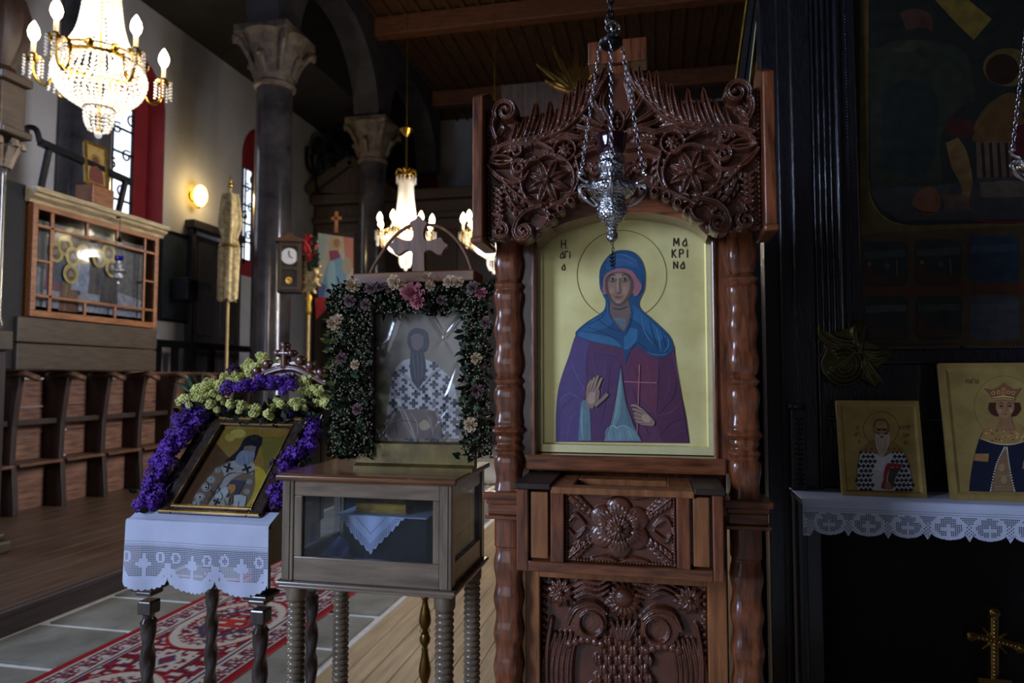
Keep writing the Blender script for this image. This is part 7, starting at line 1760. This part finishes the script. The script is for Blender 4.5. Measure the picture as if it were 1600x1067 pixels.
pt.ring(*z5(482, 312), 27.5, 1.0, (120, 60, 40), 26.5)
pt.poly(q5([(400, 430), (300, 510), (265, 600), (245, 780), (245, 915), (795, 920), (785, 800), (740, 620), (690, 510), (600, 440)]), (206, 204, 204), n=3)
pt.stroke(q5([(245, 915), (245, 780), (265, 600), (300, 510), (400, 430)]), 1.4, (70, 44, 34)); pt.stroke(q5([(795, 920), (785, 800), (740, 620), (690, 510), (600, 440)]), 1.4, (70, 44, 34))
vest = cr(q5([(400, 440), (300, 510), (265, 600), (248, 780), (248, 912), (792, 917), (782, 800), (735, 620), (685, 510), (600, 440)]), 3, True)
for j in range(9):
    for i in range(14):
        x = 1339+i*7.0+(3.5 if j % 2 else 0); y = 706+j*7.4
        if y < 766 and inpoly(np.array([[x]]), np.array([[y]]), vest)[0, 0] and not (1366 < x < 1397 and y > 722) and not (1370 < x < 1392): pt.cross(x, y, 3.3, 1.25, (22, 22, 34))
pt.poly(q5([(400, 430), (300, 505), (285, 540), (400, 540), (500, 590), (600, 540), (710, 540), (685, 505), (600, 440)]), (146, 112, 62), n=3)
for x in (330, 390, 450, 550, 610, 660): pt.ell(*z5(x, 500+abs(x-500)*.1), 1.6, 1.6, (90, 60, 40))
pt.poly(q5([(480, 900), (520, 700), (545, 650), (690, 660), (680, 690), (580, 690), (545, 760), (530, 905)]), (150, 44, 40), n=2); pt.poly(q5([(570, 700), (680, 690), (620, 800), (600, 900), (545, 900), (550, 780)]), (70, 60, 56), n=2)
pt.poly(q5([(390, 780), (450, 720), (500, 760), (500, 830), (450, 860), (400, 830)]), (190, 186, 188), n=3); pt.stroke(q5([(400, 800), (440, 860), (470, 912)]), 3, (196, 192, 192)); pt.poly(q5([(520, 850), (560, 830), (590, 880), (580, 910), (520, 910)]), (150, 108, 80), n=2)
pt.poly(q5([(470, 215), (530, 225), (560, 280), (555, 340), (530, 390), (480, 400), (430, 380), (410, 320), (415, 260), (435, 225)]), (110, 74, 46), n=3); pt.poly(q5([(475, 230), (525, 240), (545, 290), (535, 340), (485, 360), (430, 340), (425, 280), (440, 240)]), (176, 134, 90), n=3)
pt.poly(q5([(425, 350), (460, 370), (490, 362), (530, 372), (560, 350), (570, 430), (540, 520), (500, 590), (470, 580), (440, 500), (425, 420)]), (190, 176, 156), n=3)
for a in ([(445, 390), (455, 460), (475, 560)], [(475, 400), (480, 480), (487, 570)], [(510, 400), (508, 480), (500, 570)], [(540, 390), (530, 460), (512, 550)]): pt.stroke(q5(a), 1.0, (120, 104, 90))
for ex in (462, 515): pt.stroke(q5([(ex-26, 312), (ex, 322), (ex+24, 314)]), 2.62, (50, 30, 24)); pt.ell(*z5(ex, 326), 1.8, 1.2, (30, 20, 18))
pt.stroke(q5([(488, 310), (486, 350)]), 1.1, (90, 60, 44), n=0); pt.ell(*z5(490, 392), 3.02, 1.6, (120, 70, 56)); pt.ell(*z5(415, 320), 1.8, 4, (150, 112, 80)); pt.ell(*z5(560, 320), 1.8, 4, (150, 112, 80))
for a in ([(435, 250), (480, 242), (530, 252)], [(440, 270), (480, 262), (525, 272)]): pt.stroke(q5(a), .7, (120, 84, 56))
pt.build('painted_bishop', 'paint', b1)
_, lt = None, Paint(pt.map, step=.00004); ink = (84, 44, 32)
lt.text('O', *z5(260, 300), 6, .9, ink); lt.text('AGI', *z5(255, 365), 6, .9, ink, gap=1.1); lt.text('O', *z5(275, 440), 6, .9, ink); lt.build('lettering', 'paint', b1); lt = Paint(pt.map, step=.00004); lt.text('KYQP', *z5(722, 300), 6, .9, ink, gap=1.05); lt.text('IAN', *z5(730, 375), 6, .9, ink, gap=1.1); lt.text('OC', *z5(735, 450), 6, .9, ink, gap=1.1)
lt.build('lettering', 'paint', b1)

b2, pt = lean_icon('crowned_saint_icon', 'gilded icon of a crowned woman saint in dark robes, cut off by the right edge', (1488, 1660, 567, 783), 2.62, rad(9), .030, 'gold_dull')
z6 = lambda x, y: (1470+x/4.638, 560+y/4.638); q6 = lambda P_: [z6(*p) for p in P_]
pt.ring(*z6(465, 350), 48, .8, (120, 96, 50))
pt.poly(q6([(420, 450), (330, 500), (280, 580), (240, 720), (215, 860), (205, 965), (760, 970), (720, 780), (660, 590), (590, 490), (520, 450)]), (26, 30, 48), n=3)
pt.poly(q6([(420, 450), (330, 500), (285, 580), (400, 615), (520, 622), (640, 590), (590, 490), (520, 450)]), (150, 118, 70), n=3)
for i in range(40): pt.ell(*z6(random.uniform(320, 620), random.uniform(520, 600)), 1.5, 1.3, random.choice([(196, 166, 100), (96, 70, 44), (176, 140, 84)]))
pt.stroke(q6([(285, 580), (400, 616), (520, 622), (640, 590)]), 2, (190, 172, 130))
pt.poly(q6([(470, 640), (400, 780), (370, 965), (530, 965), (500, 800), (480, 650)]), (124, 96, 68), n=0)
for s_ in ([(462, 645), (400, 780), (362, 960)], [(480, 645), (500, 790), (535, 960)]):
    P_ = cr(q6(s_), 10)
    for p_ in P_[::1]: pt.ell(p_[0], p_[1], 1.2, 1.2, (206, 198, 180), n=8)
for y in (850, 930, 950): pt.stroke(q6([(395, y), (520, y)]), 1.2, (176, 150, 100), n=0)
for (x, y) in ((445, 790), (460, 880)): pt.ell(*z6(x, y), 5, 6, (150, 120, 84))
pt.poly(q6([(250, 690), (350, 690), (345, 750), (240, 740)]), (150, 112, 66)); pt.poly(q6([(600, 740), (700, 730), (720, 800), (590, 800)]), (120, 110, 84))
pt.poly(q6([(350, 320), (570, 320), (580, 370), (545, 415), (500, 420), (420, 420), (375, 410), (345, 370)]), (66, 38, 26), n=3)
pt.poly(q6([(420, 400), (510, 400), (520, 470), (540, 510), (465, 525), (400, 510), (420, 460)]), (140, 104, 72), n=2)
pt.poly(q6([(465, 300), (520, 310), (535, 350), (520, 395), (490, 428), (465, 436), (440, 426), (412, 395), (400, 350), (412, 312)]), (150, 112, 78), n=3)
for ex in (440, 500): pt.stroke(q6([(ex-20, 330), (ex, 322), (ex+18, 330)]), 1.4, (60, 36, 26)); pt.ell(*z6(ex, 345), 3.4, 1.5, (70, 46, 36))
pt.stroke(q6([(476, 335), (478, 378), (466, 384)]), 1.0, (96, 64, 48)); pt.ell(*z6(468, 403), 3.6, 1.2, (140, 70, 60)); pt.ell(*z6(430, 380), 3, 3.5, (176, 130, 96)); pt.ell(*z6(510, 380), 3, 3.5, (176, 130, 96))
pt.poly(q6([(310, 215), (375, 225), (420, 205), (455, 175), (500, 205), (530, 225), (588, 212), (545, 270), (535, 305), (370, 300), (355, 265)]), (128, 84, 60)); pt.stroke(q6([(365, 285), (455, 275), (540, 287)]), 2, (206, 176, 110)); pt.stroke(q6([(360, 300), (455, 292), (540, 303)]), 1.5, (190, 160, 100))
for (x, y) in ((380, 250), (420, 245), (455, 225), (490, 245), (525, 250), (455, 258)): pt.ell(*z6(x, y), 3.02, 3, (196, 150, 84)); pt.ell(*z6(x, y), 1.3, 1.6, (96, 40, 40))
pt.build('painted_saint', 'paint', b2)
lt = Paint(pt.map, step=.00004); lt.text('HAGIA', *z6(232, 165), 6.5, 1.1, (84, 60, 34), gap=1.05); lt.build('lettering', 'paint', b2)

# standing cross in the dark recess
Yq = 2.92; qx = lambda px, py: (lambda p: (p.x, p.z))(atY(px, py, Yq))
zr_ = lambda x, y: (1180+x/3.388, 752+y/3.388)
cro = thing('standing_cross', 'ornate old gold cross standing in the dark recess below the shelf', 'cross', (qx(1552, 1060)[0], Yq, 0))
q_ = lambda x, y: qx(*zr_(x, y)); so = 2.2/FPX/3.388
hf = HF(q_(1110, 700)[0], q_(1420, 700)[0], q_(1262, 1060)[1], q_(1262, 660)[1], .002)
hf.stroke([q_(1262, 1055), q_(1262, 830), q_(1260, 690)], 26*so, .014); hf.stroke([q_(1140, 815), q_(1262, 835), q_(1395, 875)], 24*so, .014)
for p in ((1260, 692), (1138, 815), (1396, 877)): hf.disc(q_(*p), 34*so, .018); hf.disc((q_(*p)[0], q_(*p)[1]), 14*so, .024)
for p in ((1205, 775), (1325, 800), (1200, 880), (1325, 905)): hf.stroke([q_(1262, 840), q_(*p)], [14*so, 8*so], .012)
for t in np.linspace(700, 1040, 18): hf.disc(q_(1262, t), 11*so, .018)
for t in np.linspace(-1, 1, 13): hf.disc(q_(1266+128*t, 842+30*t), 11*so, .018)
hf.mesh('cross_face', lambda X, Z, H: (X, Yq-H, Z), 'old_brass', cro, skirt=.02)
bm = MB(); x_, z_ = q_(1255, 1035); bm.box(x_-.055, x_+.055, Yq-.02, Yq+.03, z_-.05, z_); bm.lathe([(.11, 0), (.11, .03), (.03, .08), (.022, .2), (.022, z_-.05)], 16, (x_, Yq, 0)); bm.build('stand', 'old_brass', cro, world=True, smooth=True)
